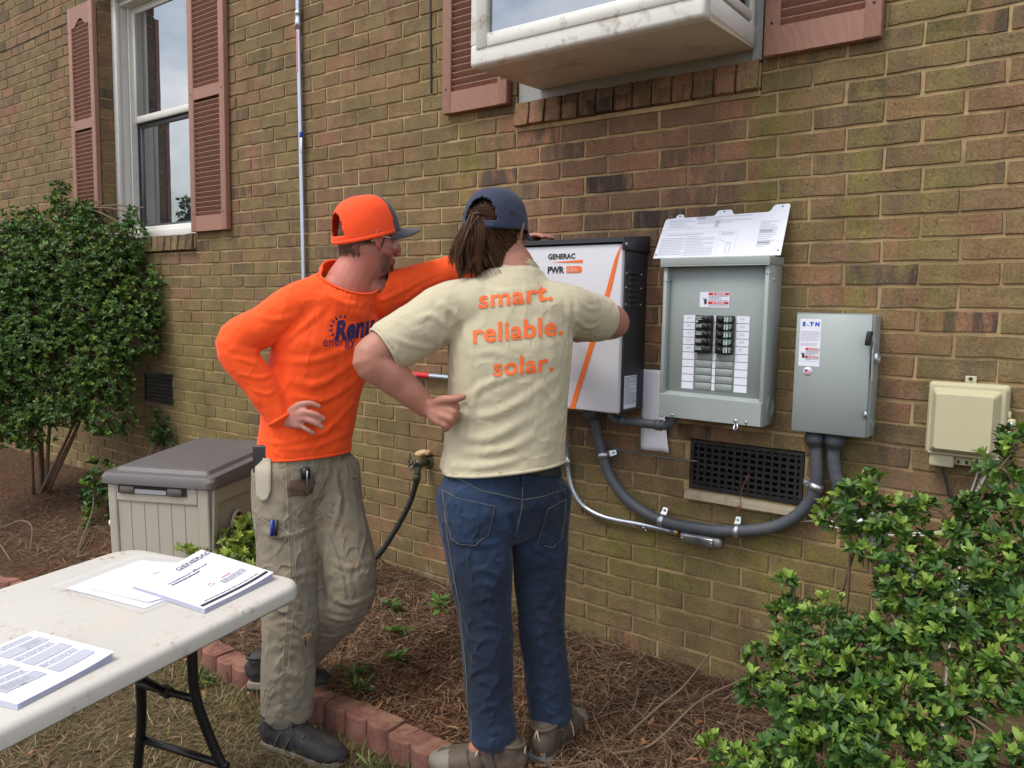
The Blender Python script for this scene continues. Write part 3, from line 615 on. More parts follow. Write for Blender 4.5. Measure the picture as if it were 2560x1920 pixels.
# ------------------------------------------------------------------ safety switch
sw = thing('safety_switch', 'short grey disconnect box with black handle and white label on its door', 'disconnect box', (-.667, -.05, .966))
EX0, EX1, EY = -.781, -.556, -.1
m = MB(); m.rbox(EX0 + .003, EX1, EY + .016, -.002, .966, 1.335, .003); m.build('enclosure', M_GREY, sw)
m = MB(); m.rbox(EX0, EX1 - .004, EY, EY + .014, .966, 1.336, .002, seg=1); m.box(EX0, EX1 - .005, EY + .001, EY + .02, 1.3365, 1.339); dr = m.build('door', M_GREY, sw)
m = MB(); m.box(-.769, -.705, EY - .0008, EY - .0002, 1.173, 1.320); lb = m.build('maker_label', M_LABEL, dr)
m = MB(); ye = EY - .0014
for ch, x in (('E', -.7615), ('T', -.7395), ('N', -.7235)): letter(m, ch, (x, ye, 1.2985), UX, UZ, .0165, .0011)
m.add([(-.7485, ye, 1.3000), (-.7455, ye, 1.3000), (-.7455, ye, 1.303), (-.7485, ye, 1.303)], [(0, 1, 2, 3)]); m.add([(-.7440, ye, 1.2985), (-.7405, ye, 1.2985), (-.7440, ye, 1.3025)], [(0, 1, 2)])
m.lathe((-.7285, EY - .0012, 1.3045), (0, -1, 0), [(0, .0014), (.0004, .0014)], 8); m.build('lettering', paint('blue_print', srgb(24, 72, 190), .5), lb)
m = MB(); lines(m, (-.766, ye, 1.282), UX, UZ, .058, .032, 7, 31, .35); lines(m, (-.766, ye, 1.246), UX, UZ, .05, .012, 3, 32, .35); m.build('print', M_PRINTL, lb)
danger((-.767, 1.232), .061, .043, EY - .0009, dr)
m = MB(); m.lathe((-.739, EY - .0002, 1.157), (0, -1, 0), [(0, .0135), (.0006, .0135)], 24); fl = m.build('flag_sticker', M_LABEL, dr)
m = MB(); m.box(-.748, -.739, EY - .0012, EY - .001, 1.157, 1.163); m.build('blue_field', paint('flag_blue', srgb(40, 56, 140), .5), fl)
m = MB()
for k in range(5): m.box(-.738 if k < 2 else -.748, -.7295, EY - .0012, EY - .001, 1.1615 - .003 * k, 1.163 - .003 * k)
m.build('red_stripe', paint('flag_red', srgb(220, 130, 140), .5), fl)
m = MB(); m.rbox(-.5695, -.5555, EY - .035, EY - .008, 1.245, 1.288, .004, Matrix.Translation((-.56, 0, 1.26)) @ Matrix.Rotation(.12, 4, 'Y') @ Matrix.Translation((.56, 0, -1.26))); m.build('handle_grip', M_BLACK, sw)
m = MB(); m.prism([(EY - .006, 1.255), (EY - .016, 1.225), (EY - .004, 1.14), (EY + .018, 1.165), (EY + .035, 1.20), (EY + .03, 1.235), (EY + .012, 1.262)], (EX1 + .003, 0, 0), UY, UZ, (.004, 0, 0)); m.build('handle_arm', M_GREY, sw)
m = MB(); m.lathe((EX1, EY + .018, 1.207), (1, 0, 0), [(0, .02), (.014, .02), (.018, .016), (.018, .011), (.009, .011)], 20); m.build('pivot', M_ZINC, sw)
m = MB(); m.rbox(-.566, -.556, EY - .012, EY, 1.027, 1.048, .002, seg=1); m.tube([(-.564, EY - .014, 1.028), (-.56, EY - .018, 1.04), (-.558, EY - .012, 1.05)], .0022, 6); m.build('latch', M_ZINC, sw)
for rr in (.018, .010):
    m = MB(); m.tube([(EX1 + .0005, -.041 + rr * math.cos(a), 1.008 + rr * math.sin(a)) for a in [2 * math.pi * k / 24 for k in range(24)]], .001, 6, closed=True); m.build('knockout', M_GREY, sw)
# ------------------------------------------------------------------ beige utility box
M_BEIGE = paint('beige_plastic', srgb(184, 178, 146), .55, 0, .05, 5, dirt=(srgb(168, 146, 116), .35), dscale=5)
nb = thing('utility_box', 'beige plastic telephone utility box on the right end of the wall', 'utility box', (-.305, -.04, .90))
m = MB(); m.rbox(-.408, -.205, -.045, -.002, .929, 1.146, .012, seg=3); m.build('base', M_BEIGE, nb)
def dome(x0, x1, z0, z1, y0, y1, ins, r):
    a = rrect(x0, x1, z0, z1, r); b = rrect(x0 + ins * .35, x1 - ins * .35, z0 + ins * .35, z1 - ins * .35, r); c_ = rrect(x0 + ins, x1 - ins, z0 + ins, z1 - ins, r * .8); n = len(a); ym = y0 + (y1 - y0) * .45
    m = MB(); m.add([(x, y0, z) for x, z in a] + [(x, ym, z) for x, z in b] + [(x, y1, z) for x, z in c_], [(i, (i + 1) % n, n + (i + 1) % n, n + i) for i in range(n)] + [(n + i, n + (i + 1) % n, 2 * n + (i + 1) % n, 2 * n + i) for i in range(n)] + [tuple(2 * n + i for i in range(n))]); return m
dome(-.406, -.207, .931, 1.144, -.046, -.058, .006, .014).build('lid_rim', M_BEIGE, nb)
dome(-.394, -.222, .942, 1.130, -.057, -.094, .016, .010).build('lid', M_BEIGE, nb)
for a, b in ((-.394, -.33), (-.285, -.221)):
    m = MB(); m.rbox(a, b, -.05, -.004, .898, .934, .006); m.build('cable_boot', M_BEIGE, nb)
m = MB(); m.rbox(-.331, -.284, -.03, -.004, .906, .93, .003); q = m.build('receptacle', M_BEIGE, nb)
m = MB(); m.box(-.322, -.317, -.0315, -.029, .911, .921); m.box(-.302, -.296, -.0315, -.029, .911, .921); m.build('slot', M_DARK, q)
m = MB(); m.rbox(-.321, -.292, -.006, -.001, 1.14, 1.165, .003); m.build('mounting_tab', M_BEIGE, nb)
bolt((-.307, -.006, 1.157), (0, -1, 0), .004, M_SCREW, nb)
m = MB(); m.rbox(-.207, -.186, -.05, -.03, 1.026, 1.055, .008); m.rbox(-.209, -.193, -.045, -.032, .995, 1.02, .006); m.rbox(-.208, -.198, -.045, -.035, 1.055, 1.075, .003); lt = m.build('latch', M_BEIGE, nb)
m = MB(); m.lathe((-.196, -.05, 1.040), (0, -1, 0), [(0, .006), (.003, .006), (.004, .003)], 12); m.build('screw', M_ZINC, lt)
# ------------------------------------------------------------------ conduits and cables
def liquidtight(name, label, pts, r, ends):
    path = spline(pts, 10); t = thing(name, label, 'conduit', path[len(path) // 2], 'flexible grey conduits under the boxes')
    m = MB(); L = [0]
    for a, b in zip(path, path[1:]): L.append(L[-1] + (b - a).length)
    m.tube(path, [r * (1 + .025 * math.sin(l * 900)) for l in L], 16); m.build('jacket', M_PVC, t)
    for p, d in ends:
        p, d = Vector(p), Vector(d).normalized(); m = MB(); m.lathe(p, d, [(0, r * 1.25), (.012, r * 1.3), (.013, r * 1.5), (.036, r * 1.52), (.038, r * 1.3), (.05, r * 1.22)], 18); m.build('fitting', M_PVC, t)
    return t
def strap(p, dr, r, lug, label):
    """two-piece zinc conduit clamp round a pipe at p running along dr; lug = unit vector to its ear"""
    p, dr, lug = Vector(p), Vector(dr).normalized(), Vector(lug).normalized(); out = dr.cross(lug).normalized(); out = out if out.y < 0 else -out
    m = MB(); n = 20; w = .011; vs = []
    for k in range(n + 1):
        a = math.pi * 1.05 * (k / n) - .08; o = (lug * math.cos(a) + out * math.sin(a)) * (r + .003)
        for s, e in ((-w, 0), (w, 0)): vs.append(p + o + dr * s)
    m.add(vs, [(2 * k, 2 * k + 1, 2 * k + 3, 2 * k + 2) for k in range(n)], True)
    a = p + lug * (r + .003) - out * .004; m.add([a - dr * w, a + dr * w, a + dr * w * .8 + lug * .022 - out * r * .7, a - dr * w * .8 + lug * .022 - out * r * .7], [(0, 1, 2, 3)])
    o = m.build('pipe_strap', M_ZINC); md = o.modifiers.new('thick', 'SOLIDIFY'); md.thickness = .002
    rootmesh(o, p); tag(o, label, 'pipe strap', 'zinc straps holding the conduits')
    bolt(a + lug * .014 - out * r * .45, out, .0042, M_ZINC, o)
RA = .0205
A_ = [(-1.540, -.075, .972), (-1.537, -.05, .93), (-1.518, -.036, .826), (-1.472, -.032, .709), (-1.384, -.031, .622), (-1.25, -.031, .574), (-1.09, -.031, .572), (-.968, -.031, .588), (-.855, -.032, .621), (-.78, -.034, .668), (-.726, -.037, .738), (-.709, -.042, .812), (-.715, -.047, .90), (-.722, -.05, .966)]
liquidtight('flexible_conduit', 'grey flexible conduit looping under the vent from inverter to disconnect box', A_, RA, [((-1.540, -.075, .974), (0, .1, -1)), ((-.722, -.05, .966), (.08, 0, -1))])
B_ = [(-.660, -.05, .966), (-.660, -.047, .88), (-.640, -.042, .793), (-.600, -.038, .722), (-.505, -.036, .60), (-.403, -.036, .546), (-.277, -.036, .54), (-.12, -.036, .52), (.02, -.036, .42), (.06, -.036, .2), (.065, -.036, -.05)]
liquidtight('flexible_conduit', 'grey flexible conduit from the disconnect box down behind the right shrub', B_, RA, [((-.660, -.05, .966), (0, 0, -1))])
strap((-1.500, -.034, .785), (.3, 0, -1), RA, (1, 0, .35), 'zinc strap high on the loop conduit below the inverter')
strap((-1.250, -.031, .574), (1, 0, -.12), RA, (.1, 0, 1), 'zinc strap on the loop conduit left of the vent sill')
strap((-.968, -.031, .588), (1, 0, .15), RA, (-.05, 0, 1), 'zinc strap on the loop conduit under the middle of the vent')
strap((-.711, -.041, .785), (.1, 0, 1), RA, (-1, 0, .2), 'zinc strap on the loop conduit at the right side of the vent')
strap((-.575, -.038, .692), (.65, 0, -.75), RA, (.7, 0, .6), 'zinc strap on the second flexible conduit above the shrub')
strap((-.30, -.036, .540), (1, 0, 0), RA, (0, 0, 1), 'zinc strap on the low conduit seen through the right shrub')
# steel tube to the pull elbow
em = thing('steel_conduit', 'shiny steel conduit curving under the inverter to a pull elbow', 'conduit', (-1.5, -.025, .54))
m = MB(); m.tube(spline([(-1.680, -.10, .972), (-1.678, -.07, .88), (-1.673, -.035, .80), (-1.669, -.025, .733), (-1.660, -.022, .667), (-1.635, -.022, .612), (-1.585, -.022, .566), (-1.492, -.022, .541), (-1.336, -.022, .541), (-1.199, -.024, .5405)], 8), .0092, 14); m.build('tube', M_STEEL, em)
m = MB(); m.lathe((-1.668, -.025, .738), (0, 0, -1), [(-.018, .0115), (.018, .0115), (.0185, .010)], 14); m.lathe((-1.215, -.0235, .5405), (1, 0, 0), [(0, .011), (.015, .0125), (.016, .014), (.024, .014)], 14); m.build('coupling', M_ZINC, em)
m = MB(); m.lathe((-1.196, -.0238, .5405), (1, 0, 0), [(0, .0125), (.006, .015), (.012, .0125)], 14); m.build('brass_bushing', paint('brass', srgb(196, 150, 70), .35, .8), em)
m = MB(); m.rbox(-1.178, -1.02, -.042, -.004, .514, .551, .017, seg=4); lbm = m.build('pull_elbow', paint('cast_aluminium', srgb(148, 150, 154), .45, .6), em)
m = MB(); m.rbox(-1.168, -1.045, -.050, -.040, .515, .546, .0045, seg=2); m.build('elbow_cover', paint('polished_cover', srgb(170, 172, 180), .22, .9), lbm)
for x in (-1.161, -1.052): bolt((x, -.05, .531), (0, -1, 0), .0035, M_ZINC, lbm, .002)
m = MB(); m.rbox(-1.33, -1.322, -.032, -.012, .528, .536, .002, seg=1); m.lathe((-1.318, -.02, .522), (0, -1, 0), [(0, .004), (.006, .004)], 10); m.build('clip', M_ZINC, em)
# rigid PVC between inverter and panel
pv_ = thing('pvc_conduit', 'grey PVC conduit elbowing from the inverter to the open panel', 'conduit', (-1.32, -.08, .932))
m = MB(); m.tube(spline([(-1.448, -.085, .975), (-1.447, -.085, .957), (-1.435, -.085, .940), (-1.412, -.085, .933), (-1.38, -.085, .9325), (-1.25, -.085, .9325), (-1.222, -.085, .935), (-1.204, -.085, .945), (-1.198, -.085, .962), (-1.198, -.085, .972)], 6), .0165, 16); m.build('tube', M_PVC, pv_)
for a, b in ((-1.408, -1.385), (-1.262, -1.238)):
    m = MB(); m.lathe((a, -.085, .9325), (1, 0, 0), [(0, .0195), (b - a, .0195), (b - a + .0005, .017)], 18); m.build('coupling', M_PVC, pv_)
# roof conduit: straight down the wall, then across to the inverter
rc = thing('steel_conduit', 'tall straight steel conduit running down the wall behind the man in orange', 'conduit', (-3.315, -.02, 1.03))
m = MB(); m.tube([(-3.345, -.02, 3.95), (-3.331, -.02, 2.845), (-3.312, -.02, 1.905), (-3.300, -.02, 1.30)] + spline([(-3.297, -.02, 1.16), (-3.28, -.02, 1.07), (-3.21, -.02, 1.03), (-3.10, -.02, 1.028)], 6) + [(-2.3, -.02, 1.027), (-1.85, -.05, 1.027)], .0118, 14); m.build('tube', M_STEEL, rc)
m = MB(); m.lathe((-3.33, -.02, 2.735), (0, 0, -1), [(-.055, .0155), (-.04, .0165), (-.038, .014), (-.01, .0145), (-.008, .0165), (.02, .0165), (.021, .0145), (.035, .0145)], 16); m.build('coupling', M_ZINC, rc)
M_STICK = paint('red_sticker', srgb(206, 60, 84), .5, 0, .08); M_STICK2 = paint('red_sticker_low', srgb(200, 36, 44), .5, 0, .08)
m = MB(); m.tube([(-3.3294, -.02, 2.69), (-3.3256, -.02, 2.49)], .0124, 16, caps=False); sk = m.build('warning_sleeve', M_STICK, rc)
m = MB(); lines(m, (-3.3285, -.0328, 2.685), (0, 0, -1), (-1, 0, 0), .19, .004, 1, 4, .5); m.build('print', M_LABEL, sk)
m = MB(); m.tube([(-2.578, -.02, 1.0275), (-2.418, -.02, 1.0272)], .0124, 16, caps=False); sk = m.build('warning_sleeve', M_STICK2, rc)
m = MB(); letter(m, 'PHOTOVOLTAIC', (-2.572, -.0331, 1.0295), UX, UZ, .0085); letter(m, 'POWER SOURCE', (-2.555, -.0331, 1.0205), UX, UZ, .0085); m.build('lettering', M_LABEL, sk)
m = MB(); m.rbox(-3.312, -3.296, -.036, -.02, 2.172, 2.20, .002, seg=1); tp = m.build('tape_flag', paint('blue_tape', srgb(40, 70, 170), .5), rc)
m = MB(); m.rbox(-3.306, -3.292, -.034, -.031, 2.10, 2.172, .001, seg=1); m.build('paper_tag', M_LABEL, rc)
strap((-2.585, -.02, 1.0275), (1, 0, 0), .0118, (0, 0, 1), 'zinc strap on the level steel conduit beside the red sleeve')
def cable(name, label, pts, r, mat, cat='cable', group=None, n=8):
    path = spline(pts, 8); m = MB(); m.tube(path, r, n); o = rootmesh(m.build(name, mat), path[len(path) // 2]); return tag(o, label, cat, group)
M_WWIRE = paint('white_wire', srgb(200, 198, 190), .5); M_GWIRE = paint('grey_wire', srgb(96, 100, 102), .5)
cable('ground_wire', 'thin grey wire curving from the inverter to the black vent', [(-1.590, -.06, .972), (-1.588, -.03, .92), (-1.572, -.012, .862), (-1.512, -.009, .816), (-1.40, -.008, .806), (-1.243, -.008, .804), (-1.15, -.006, .805), (-1.14, .03, .80)], .0035, M_GWIRE)
cable('telephone_wire', 'white wire sagging from the vent corner to the utility box', [(-.758, -.008, .705), (-.731, -.01, .712), (-.686, -.012, .678), (-.576, -.012, .666), (-.446, -.012, .676), (-.33, -.014, .712), (-.292, -.018, .80), (-.268, -.025, .90)], .0026, M_WWIRE)
cable('telephone_wire', 'second white wire drooping lower between the vent and the utility box', [(-.80, -.01, .668), (-.765, -.012, .655), (-.72, -.012, .663), (-.64, -.012, .655), (-.5, -.012, .66), (-.36, -.014, .69), (-.31, -.015, .74), (-.27, -.02, .84), (-.252, -.026, .90)], .0024, M_WWIRE)
cable('power_cord', 'black cord hanging from the beige utility box', [(-.362, -.03, .90), (-.352, -.028, .87), (-.337, -.024, .816), (-.312, -.02, .75), (-.286, -.02, .69), (-.27, -.022, .6), (-.255, -.03, .4), (-.25, -.04, .1)], .0042, M_RUBBER)
cable('telephone_wire', 'white wire dropping straight from the right foot of the utility box', [(-.245, -.03, .90), (-.262, -.026, .85), (-.285, -.022, .79), (-.296, -.02, .70), (-.30, -.02, .55), (-.31, -.03, .3), (-.31, -.03, .05)], .003, M_WWIRE)
cable('wire_hook', 'rusty wire hook hanging in front of the black vent', [(-.94, -.012, .785), (-.946, -.02, .774), (-.957, -.03, .735), (-.960, -.034, .70), (-.959, -.036, .672), (-.965, -.036, .658), (-.972, -.034, .662), (-.970, -.034, .674), (-.962, -.034, .678)], .0016, paint('rusty_wire', srgb(120, 78, 54), .7, .4), 'wire hook', n=6)
cable('wall_cable', 'thin dark cable running down the wall left of the garden window', [(-2.452, -.003, 3.95), (-2.448, -.003, 3.2), (-2.447, -.003, 2.66), (-2.441, -.003, 2.4), (-2.439, -.003, 2.27)], .0045, paint('dark_cable', srgb(58, 50, 44), .7))
# sheet of paper taped to the wall between inverter and panel
pm = MB(); NX, NZ = 6, 18; vs = []
for j in range(NZ + 1):
    for i in range(NX + 1):
        u, w = i / NX, j / NZ; x = -1.372 + .090 * u + .024 * w * u + .016 * w; z = 1.121 - .298 * w
        vs.append((x, -.004 - .010 * abs(math.sin(3 * u + w)) * w - .012 * math.sin(w * 3.1) * u, z))
pm.add(vs, [(j * (NX + 1) + i, j * (NX + 1) + i + 1, (j + 1) * (NX + 1) + i + 1, (j + 1) * (NX + 1) + i) for j in range(NZ) for i in range(NX)], True)
pp = rootmesh(pm.build('paper_sheet', paint('paper', srgb(226, 227, 240), .7, 0, .02)), (-1.32, -.005, .823)); tag(pp, 'narrow white paper hung on the wall between inverter and panel', 'paper')
pp.modifiers.new('thick', 'SOLIDIFY').thickness = .0006
# ------------------------------------------------------------------ outdoor tap and hose
M_BRASSO = paint('weathered_brass', srgb(94, 92, 78), .5, .6, .3, 40)
fa = thing('garden_tap', 'weathered outdoor tap with a round handle sticking out of the bricks', 'tap', (-2.435, -.05, .60))
m = MB(); m.lathe((-2.440, .004, .628), (0, -1, 0), [(0, .03), (.008, .03), (.012, .022)], 20); m.build('flange', M_BRASSO, fa)
m = MB(); m.tube([(-2.440, 0, .628), (-2.44, -.05, .628), (-2.439, -.085, .633)], [.014, .014, .016], 14); m.tube(spline([(-2.44, -.055, .625), (-2.436, -.078, .608), (-2.428, -.088, .585)], 5), [.014, .0145, .015, .015, .0155, .0155, .016, .0155, .015, .014, .014][:11], 14); m.build('body', M_BRASSO, fa)
ha = Vector((-.25, -1, .15)).normalized(); hc = Vector((-2.442, -.112, .638)); hu = ha.orthogonal().normalized(); hw = ha.cross(hu)
m = MB(); m.tube([hc + (hu * math.cos(a) + hw * math.sin(a)) * (.026 + .002 * math.cos(8 * a)) for a in [2 * math.pi * k / 32 for k in range(32)]], .0045, 8, closed=True)
for k in range(4): a = math.pi / 2 * k; m.tube([hc, hc + (hu * math.cos(a) + hw * math.sin(a)) * .025], .003, 6)
m.tube([hc + ha * .006, hc - ha * .035], .006, 10); m.build('handwheel', M_BRASSO, fa)
m = MB(); m.lathe((-2.428, -.088, .588), (-.18, 0, -1), [(0, .015), (.01, .0175), (.028, .0175), (.03, .014), (.05, .0135)], 14); m.build('hose_coupling', M_BRASSO, fa)
fo = MB(); rr = random.Random(5)
bm = bmesh.new(); bmesh.ops.create_icosphere(bm, subdivisions=3, radius=1)
for v in bm.verts:
    d = 1 + .28 * noise.noise(v.co * 2.3 + Vector((4, 1, 7))); v.co = Vector((-2.462 + v.co.x * .042 * d, -.018 + v.co.y * .03 * d, .668 + v.co.z * .016 * d + v.co.x * .006))
fo.bm(bm, None, True); f_ = rootmesh(fo.build('foam_seal', paint('expanding_foam', srgb(196, 170, 128), .85, 0, .2, 20)), (-2.46, -.018, .66)); tag(f_, 'lump of tan expanding foam over the outdoor tap', 'foam')
HP = [(-2.434, -.089, .555), (-2.447, -.090, .51), (-2.463, -.095, .46), (-2.49, -.105, .40), (-2.54, -.13, .30), (-2.60, -.16, .20), (-2.69, -.21, .115), (-2.80, -.28, .07), (-2.95, -.36, .06), (-3.1, -.42, .12), (-3.22, -.455, .22), (-3.272, -.46, .268)]
cable('garden_hose', 'black garden hose hanging from the tap towards the storage box', HP, .0125, M_RUBBER, 'hose', n=14)
# ================================================================== ground, pine straw, edging
def smooth(a, b, x):
    t = min(1, max(0, (x - a) / (b - a))); return t * t * (3 - 2 * t)
def edge_y(x): return -.885 - .19 * smooth(-2.9, -4.4, x) + .012 * math.sin(x * 3.1)
def gz(x, y):
    wallz = .035 + .085 * smooth(-1.4, -3.5, x)
    e = edge_y(x)
    if y > e:
        t = (y - e) / (0 - e); z = -.045 + (wallz + .045) * (t ** 1.1)
        z += .02 * noise.noise(Vector((x * 2.3, y * 2.3, 1))) * min(1, t * 3) + .008 * noise.noise(Vector((x * 9, y * 9, 5)))
    else:
        z = -.105 - .03 * smooth(0, 1.2, e - y) + .012 * noise.noise(Vector((x * 3, y * 3, 9))) + .006 * noise.noise(Vector((x * 11, y * 11, 3)))
        z += .055 * smooth(.02, 0, e - y) * 0
    return z
def mat_ground():
    n = NT('ground'); P = n.pos(); sx = n.n('SeparateXYZ'); n.l(P, sx.inputs[0])
    a = n.noise(P, 5, 4, .7); b = n.noise(P, 38, 4, .75)
    straw = n.ramp(b, [(.25, srgb(46, 34, 27)), (.45, srgb(78, 58, 43)), (.6, srgb(104, 79, 58)), (.78, srgb(128, 102, 78))])
    straw = n.mix(n.sstep(a, .45, .65), straw, n.ramp(b, [(.3, srgb(58, 38, 29)), (.55, srgb(98, 66, 48)), (.75, srgb(120, 88, 64))]))
    lawn = n.ramp(b, [(.25, srgb(56, 46, 33)), (.45, srgb(90, 76, 54)), (.62, srgb(116, 100, 74)), (.8, srgb(140, 124, 96))])
    lawn = n.mix(n.math('MULTIPLY', n.sstep(n.noise(P, 3.3, 6, .65), .52, .7), .4), lawn, srgb(84, 82, 46))
    mask = n.sstep(sx.outputs['Y'], -.93, -.88)
    far = n.sstep(sx.outputs['X'], -3.4, -4.2); mask = n.mix(far, mask, n.sstep(sx.outputs['Y'], -1.12, -1.05))
    c = n.mix(mask, lawn, straw)
    bp = n.bump(n.noise(P, 70, 4, .8), .9, .02)
    return n.setb(c, .95, 0, bp, Specular_IOR_Level=.15)
gx = [-90, -40, -20, -12] + list(np.arange(-9, -4.5, .12)) + list(np.arange(-4.5, .6, .045)) + [.6, .8, 1.1, 2, 4, 10, 30, 90]
gy = [-90, -40, -20, -10, -6, -4.5, -3.6] + list(np.arange(-3.2, -1.8, .09)) + list(np.arange(-1.8, .08, .04)) + [.15, 1, 5, 20, 90]
vs = [(x, y, gz(x, min(y, .2))) for y in gy for x in gx]; nx = len(gx)
fs = [(j * nx + i, j * nx + i + 1, (j + 1) * nx + i + 1, (j + 1) * nx + i) for j in range(len(gy) - 1) for i in range(nx - 1)]
gnd = raw('ground', vs, fs, mat_ground(), None, True); gnd['kind'] = 'structure'; gnd['label'] = 'pine straw planting bed along the wall and worn lawn'
# coloured strips: pine needles, grass blades
def mat_vcol(name, rough=.8, trans=0., spec=.2, noisek=.15):
    n = NT(name); at = n.n('Attribute', attribute_name='tint'); c = at.outputs['Color']
    c = n.mix(noisek, c, n.ramp(n.noise(n.objc(), 60, 4), [(.3, (.5, .5, .5)), (.7, (1.4, 1.4, 1.4))]), 'MULTIPLY')
    n.setb(c, rough, 0, None, Specular_IOR_Level=spec)
    if trans:
        tr = n.n('BsdfTranslucent'); n.l(c, tr.inputs['Color']); mx = n.n('MixShader'); mx.inputs[0].default_value = trans
        n.l(n.b.outputs[0], mx.inputs[1]); n.l(tr.outputs[0], mx.inputs[2]); n.l(mx.outputs[0], n.o.inputs['Surface'])
    return n.m
M_NEEDLE = mat_vcol('pine_needle'); M_LEAF = mat_vcol('leaf', .46, .22, .38, .3); M_TWIG = paint('twig_bark', srgb(112, 92, 74), .9, 0, .3, 30, .5)
def np_mesh(name, V, F, tint, mat, parent=None, smooth=False):
    """V (n,3), F (m,k) arrays; tint per vertex"""
    me = bpy.data.meshes.new(name); org = np.array(ORG.get(parent.name, Vector())) if parent else np.zeros(3)
    V = np.asarray(V, dtype=np.float32) - org; F = np.asarray(F, dtype=np.int32); k = F.shape[1]
    me.vertices.add(len(V)); me.vertices.foreach_set('co', V.ravel()); me.loops.add(F.size); me.loops.foreach_set('vertex_index', F.ravel())
    me.polygons.add(len(F)); me.polygons.foreach_set('loop_start', np.arange(0, F.size, k, dtype=np.int32)); me.polygons.foreach_set('loop_total', np.full(len(F), k, dtype=np.int32))
    me.update(calc_edges=True)
    if smooth: me.polygons.foreach_set('use_smooth', np.ones(len(F), dtype=bool))
    if tint is not None:
        at = me.attributes.new('tint', 'FLOAT_COLOR', 'POINT'); t4 = np.ones((len(V), 4), dtype=np.float32); t4[:, :3] = tint; at.data.foreach_set('color', t4.ravel())
    setm(me, mat); o = bpy.data.objects.new(name, me); link(o, parent); ORG[o.name] = Vector(org); return o
def strips(name, pos, yaw, pitch, length, width, bend, tint, mat, seg=2, curl=None):
    """many thin bent blades at once; arrays of equal length"""
    n = len(pos); t = np.linspace(0, 1, seg + 1); dirh = np.stack([np.cos(yaw), np.sin(yaw), np.zeros(n)], 1); side = np.stack([-np.sin(yaw), np.cos(yaw), np.zeros(n)], 1)
    V = np.zeros((n, seg + 1, 2, 3)); c = pos.copy(); pit = pitch.copy(); sd = side.copy(); yw = yaw.copy()
    for s in range(seg + 1):
        w = (width * (1 - .75 * t[s] ** 2))[:, None]; V[:, s, 0] = c - sd * w / 2; V[:, s, 1] = c + sd * w / 2
        d = np.stack([np.cos(yw) * np.cos(pit), np.sin(yw) * np.cos(pit), np.sin(pit)], 1); c = c + d * (length / seg)[:, None]; pit = pit - bend / seg
        if curl is not None: yw = yw + curl / seg; sd = np.stack([-np.sin(yw), np.cos(yw), np.zeros(n)], 1)
    V = V.reshape(-1, 3); base = (np.arange(n) * (seg + 1) * 2)[:, None]
    F = np.concatenate([base + np.array([[2 * s, 2 * s + 1, 2 * s + 3, 2 * s + 2]]) for s in range(seg)], 0)
    return np_mesh(name, V, F, np.repeat(tint, (seg + 1) * 2, axis=0), mat)
R = np.random.default_rng(3)
lin = lambda *c: np.array([srgb(*c)[:3]])
def pick(cols, n): return np.concatenate([lin(*c) for c in cols])[R.integers(0, len(cols), n)] * R.uniform(.7, 1.25, (n, 1))
def scatter(n, x0, x1, y0, y1, keep):
    out = []
    while len(out) < n:
        x, y = R.uniform(x0, x1), R.uniform(y0, y1)
        if R.random() < keep(x, y): out.append((x, y, gz(x, y)))
    return np.array(out)
def kn(x, y):
    if y < edge_y(x) + .03: return 0
    near = smooth(-5.2, -1.8, x); bare = smooth(.42, .2, math.hypot((x + 1.75) * .8, y + .62))      # trodden patch by the feet is shredded finer
    return (.25 + .75 * near) * (1 - .55 * bare)
pos = scatter(17000, -5.6, .5, -.95, -.01, kn); n = len(pos); pos[:, 2] += R.uniform(-.004, .022, n) + .03 * (R.random(n) ** 6)
o = strips('pine_straw', pos, R.uniform(0, 6.283, n), R.uniform(-.18, .3, n), R.uniform(.06, .15, n), R.uniform(.0016, .0030, n), R.uniform(-.2, .7, n), pick([(112, 90, 68), (136, 112, 88), (94, 70, 52), (152, 130, 106), (74, 56, 44), (116, 92, 72), (130, 116, 100)], n), M_NEEDLE, 3, R.uniform(-.7, .7, n)); o['kind'] = 'stuff'; tag(o, 'dry brown pine needles mulching the planting bed', 'pine straw')
pos = scatter(9000, -2.7, -.9, -.9, -.2, lambda x, y: 0 if y < edge_y(x) + .02 else .15 + .85 * smooth(.75, .3, math.hypot((x + 1.75) * .75, y + .6))); n = len(pos); pos[:, 2] += R.uniform(0, .012, n)
o = strips('bark_mulch', pos, R.uniform(0, 6.283, n), R.uniform(-.1, .35, n), R.uniform(.012, .05, n), R.uniform(.002, .0055, n), R.uniform(-.1, .4, n), pick([(98, 66, 46), (118, 82, 58), (80, 52, 38), (132, 98, 70), (60, 42, 32), (146, 108, 78)], n), M_NEEDLE, 1); o['kind'] = 'stuff'; tag(o, 'fine reddish shredded mulch on the trodden ground', 'mulch')
def kl(x, y): return 0 if y > edge_y(x) - .09 else 1
pos = scatter(15000, -4.6, -1.0, -2.3, -.95, kl); n = len(pos); pos[:, 2] += R.uniform(-.003, .012, n)
o = strips('dry_grass', pos, R.uniform(0, 6.283, n), R.uniform(-.05, .75, n), R.uniform(.03, .10, n), R.uniform(.0018, .0034, n), R.uniform(.2, 1.2, n), pick([(132, 114, 84), (112, 94, 68), (150, 134, 104), (92, 76, 54), (120, 102, 74), (98, 92, 58)], n), M_NEEDLE, 3, R.uniform(-.8, .8, n)); o['kind'] = 'stuff'; tag(o, 'straw-coloured dead lawn grass around the table legs', 'grass')
def kg(x, y): return 0 if y > edge_y(x) - .06 else smooth(.5, .62, .5 + .5 * noise.noise(Vector((x * 2.6, y * 2.6, 2)))) + (.5 if y > edge_y(x) - .14 else 0)
pos = scatter(2600, -4.4, -1.1, -2.2, -.94, kg); n = len(pos)
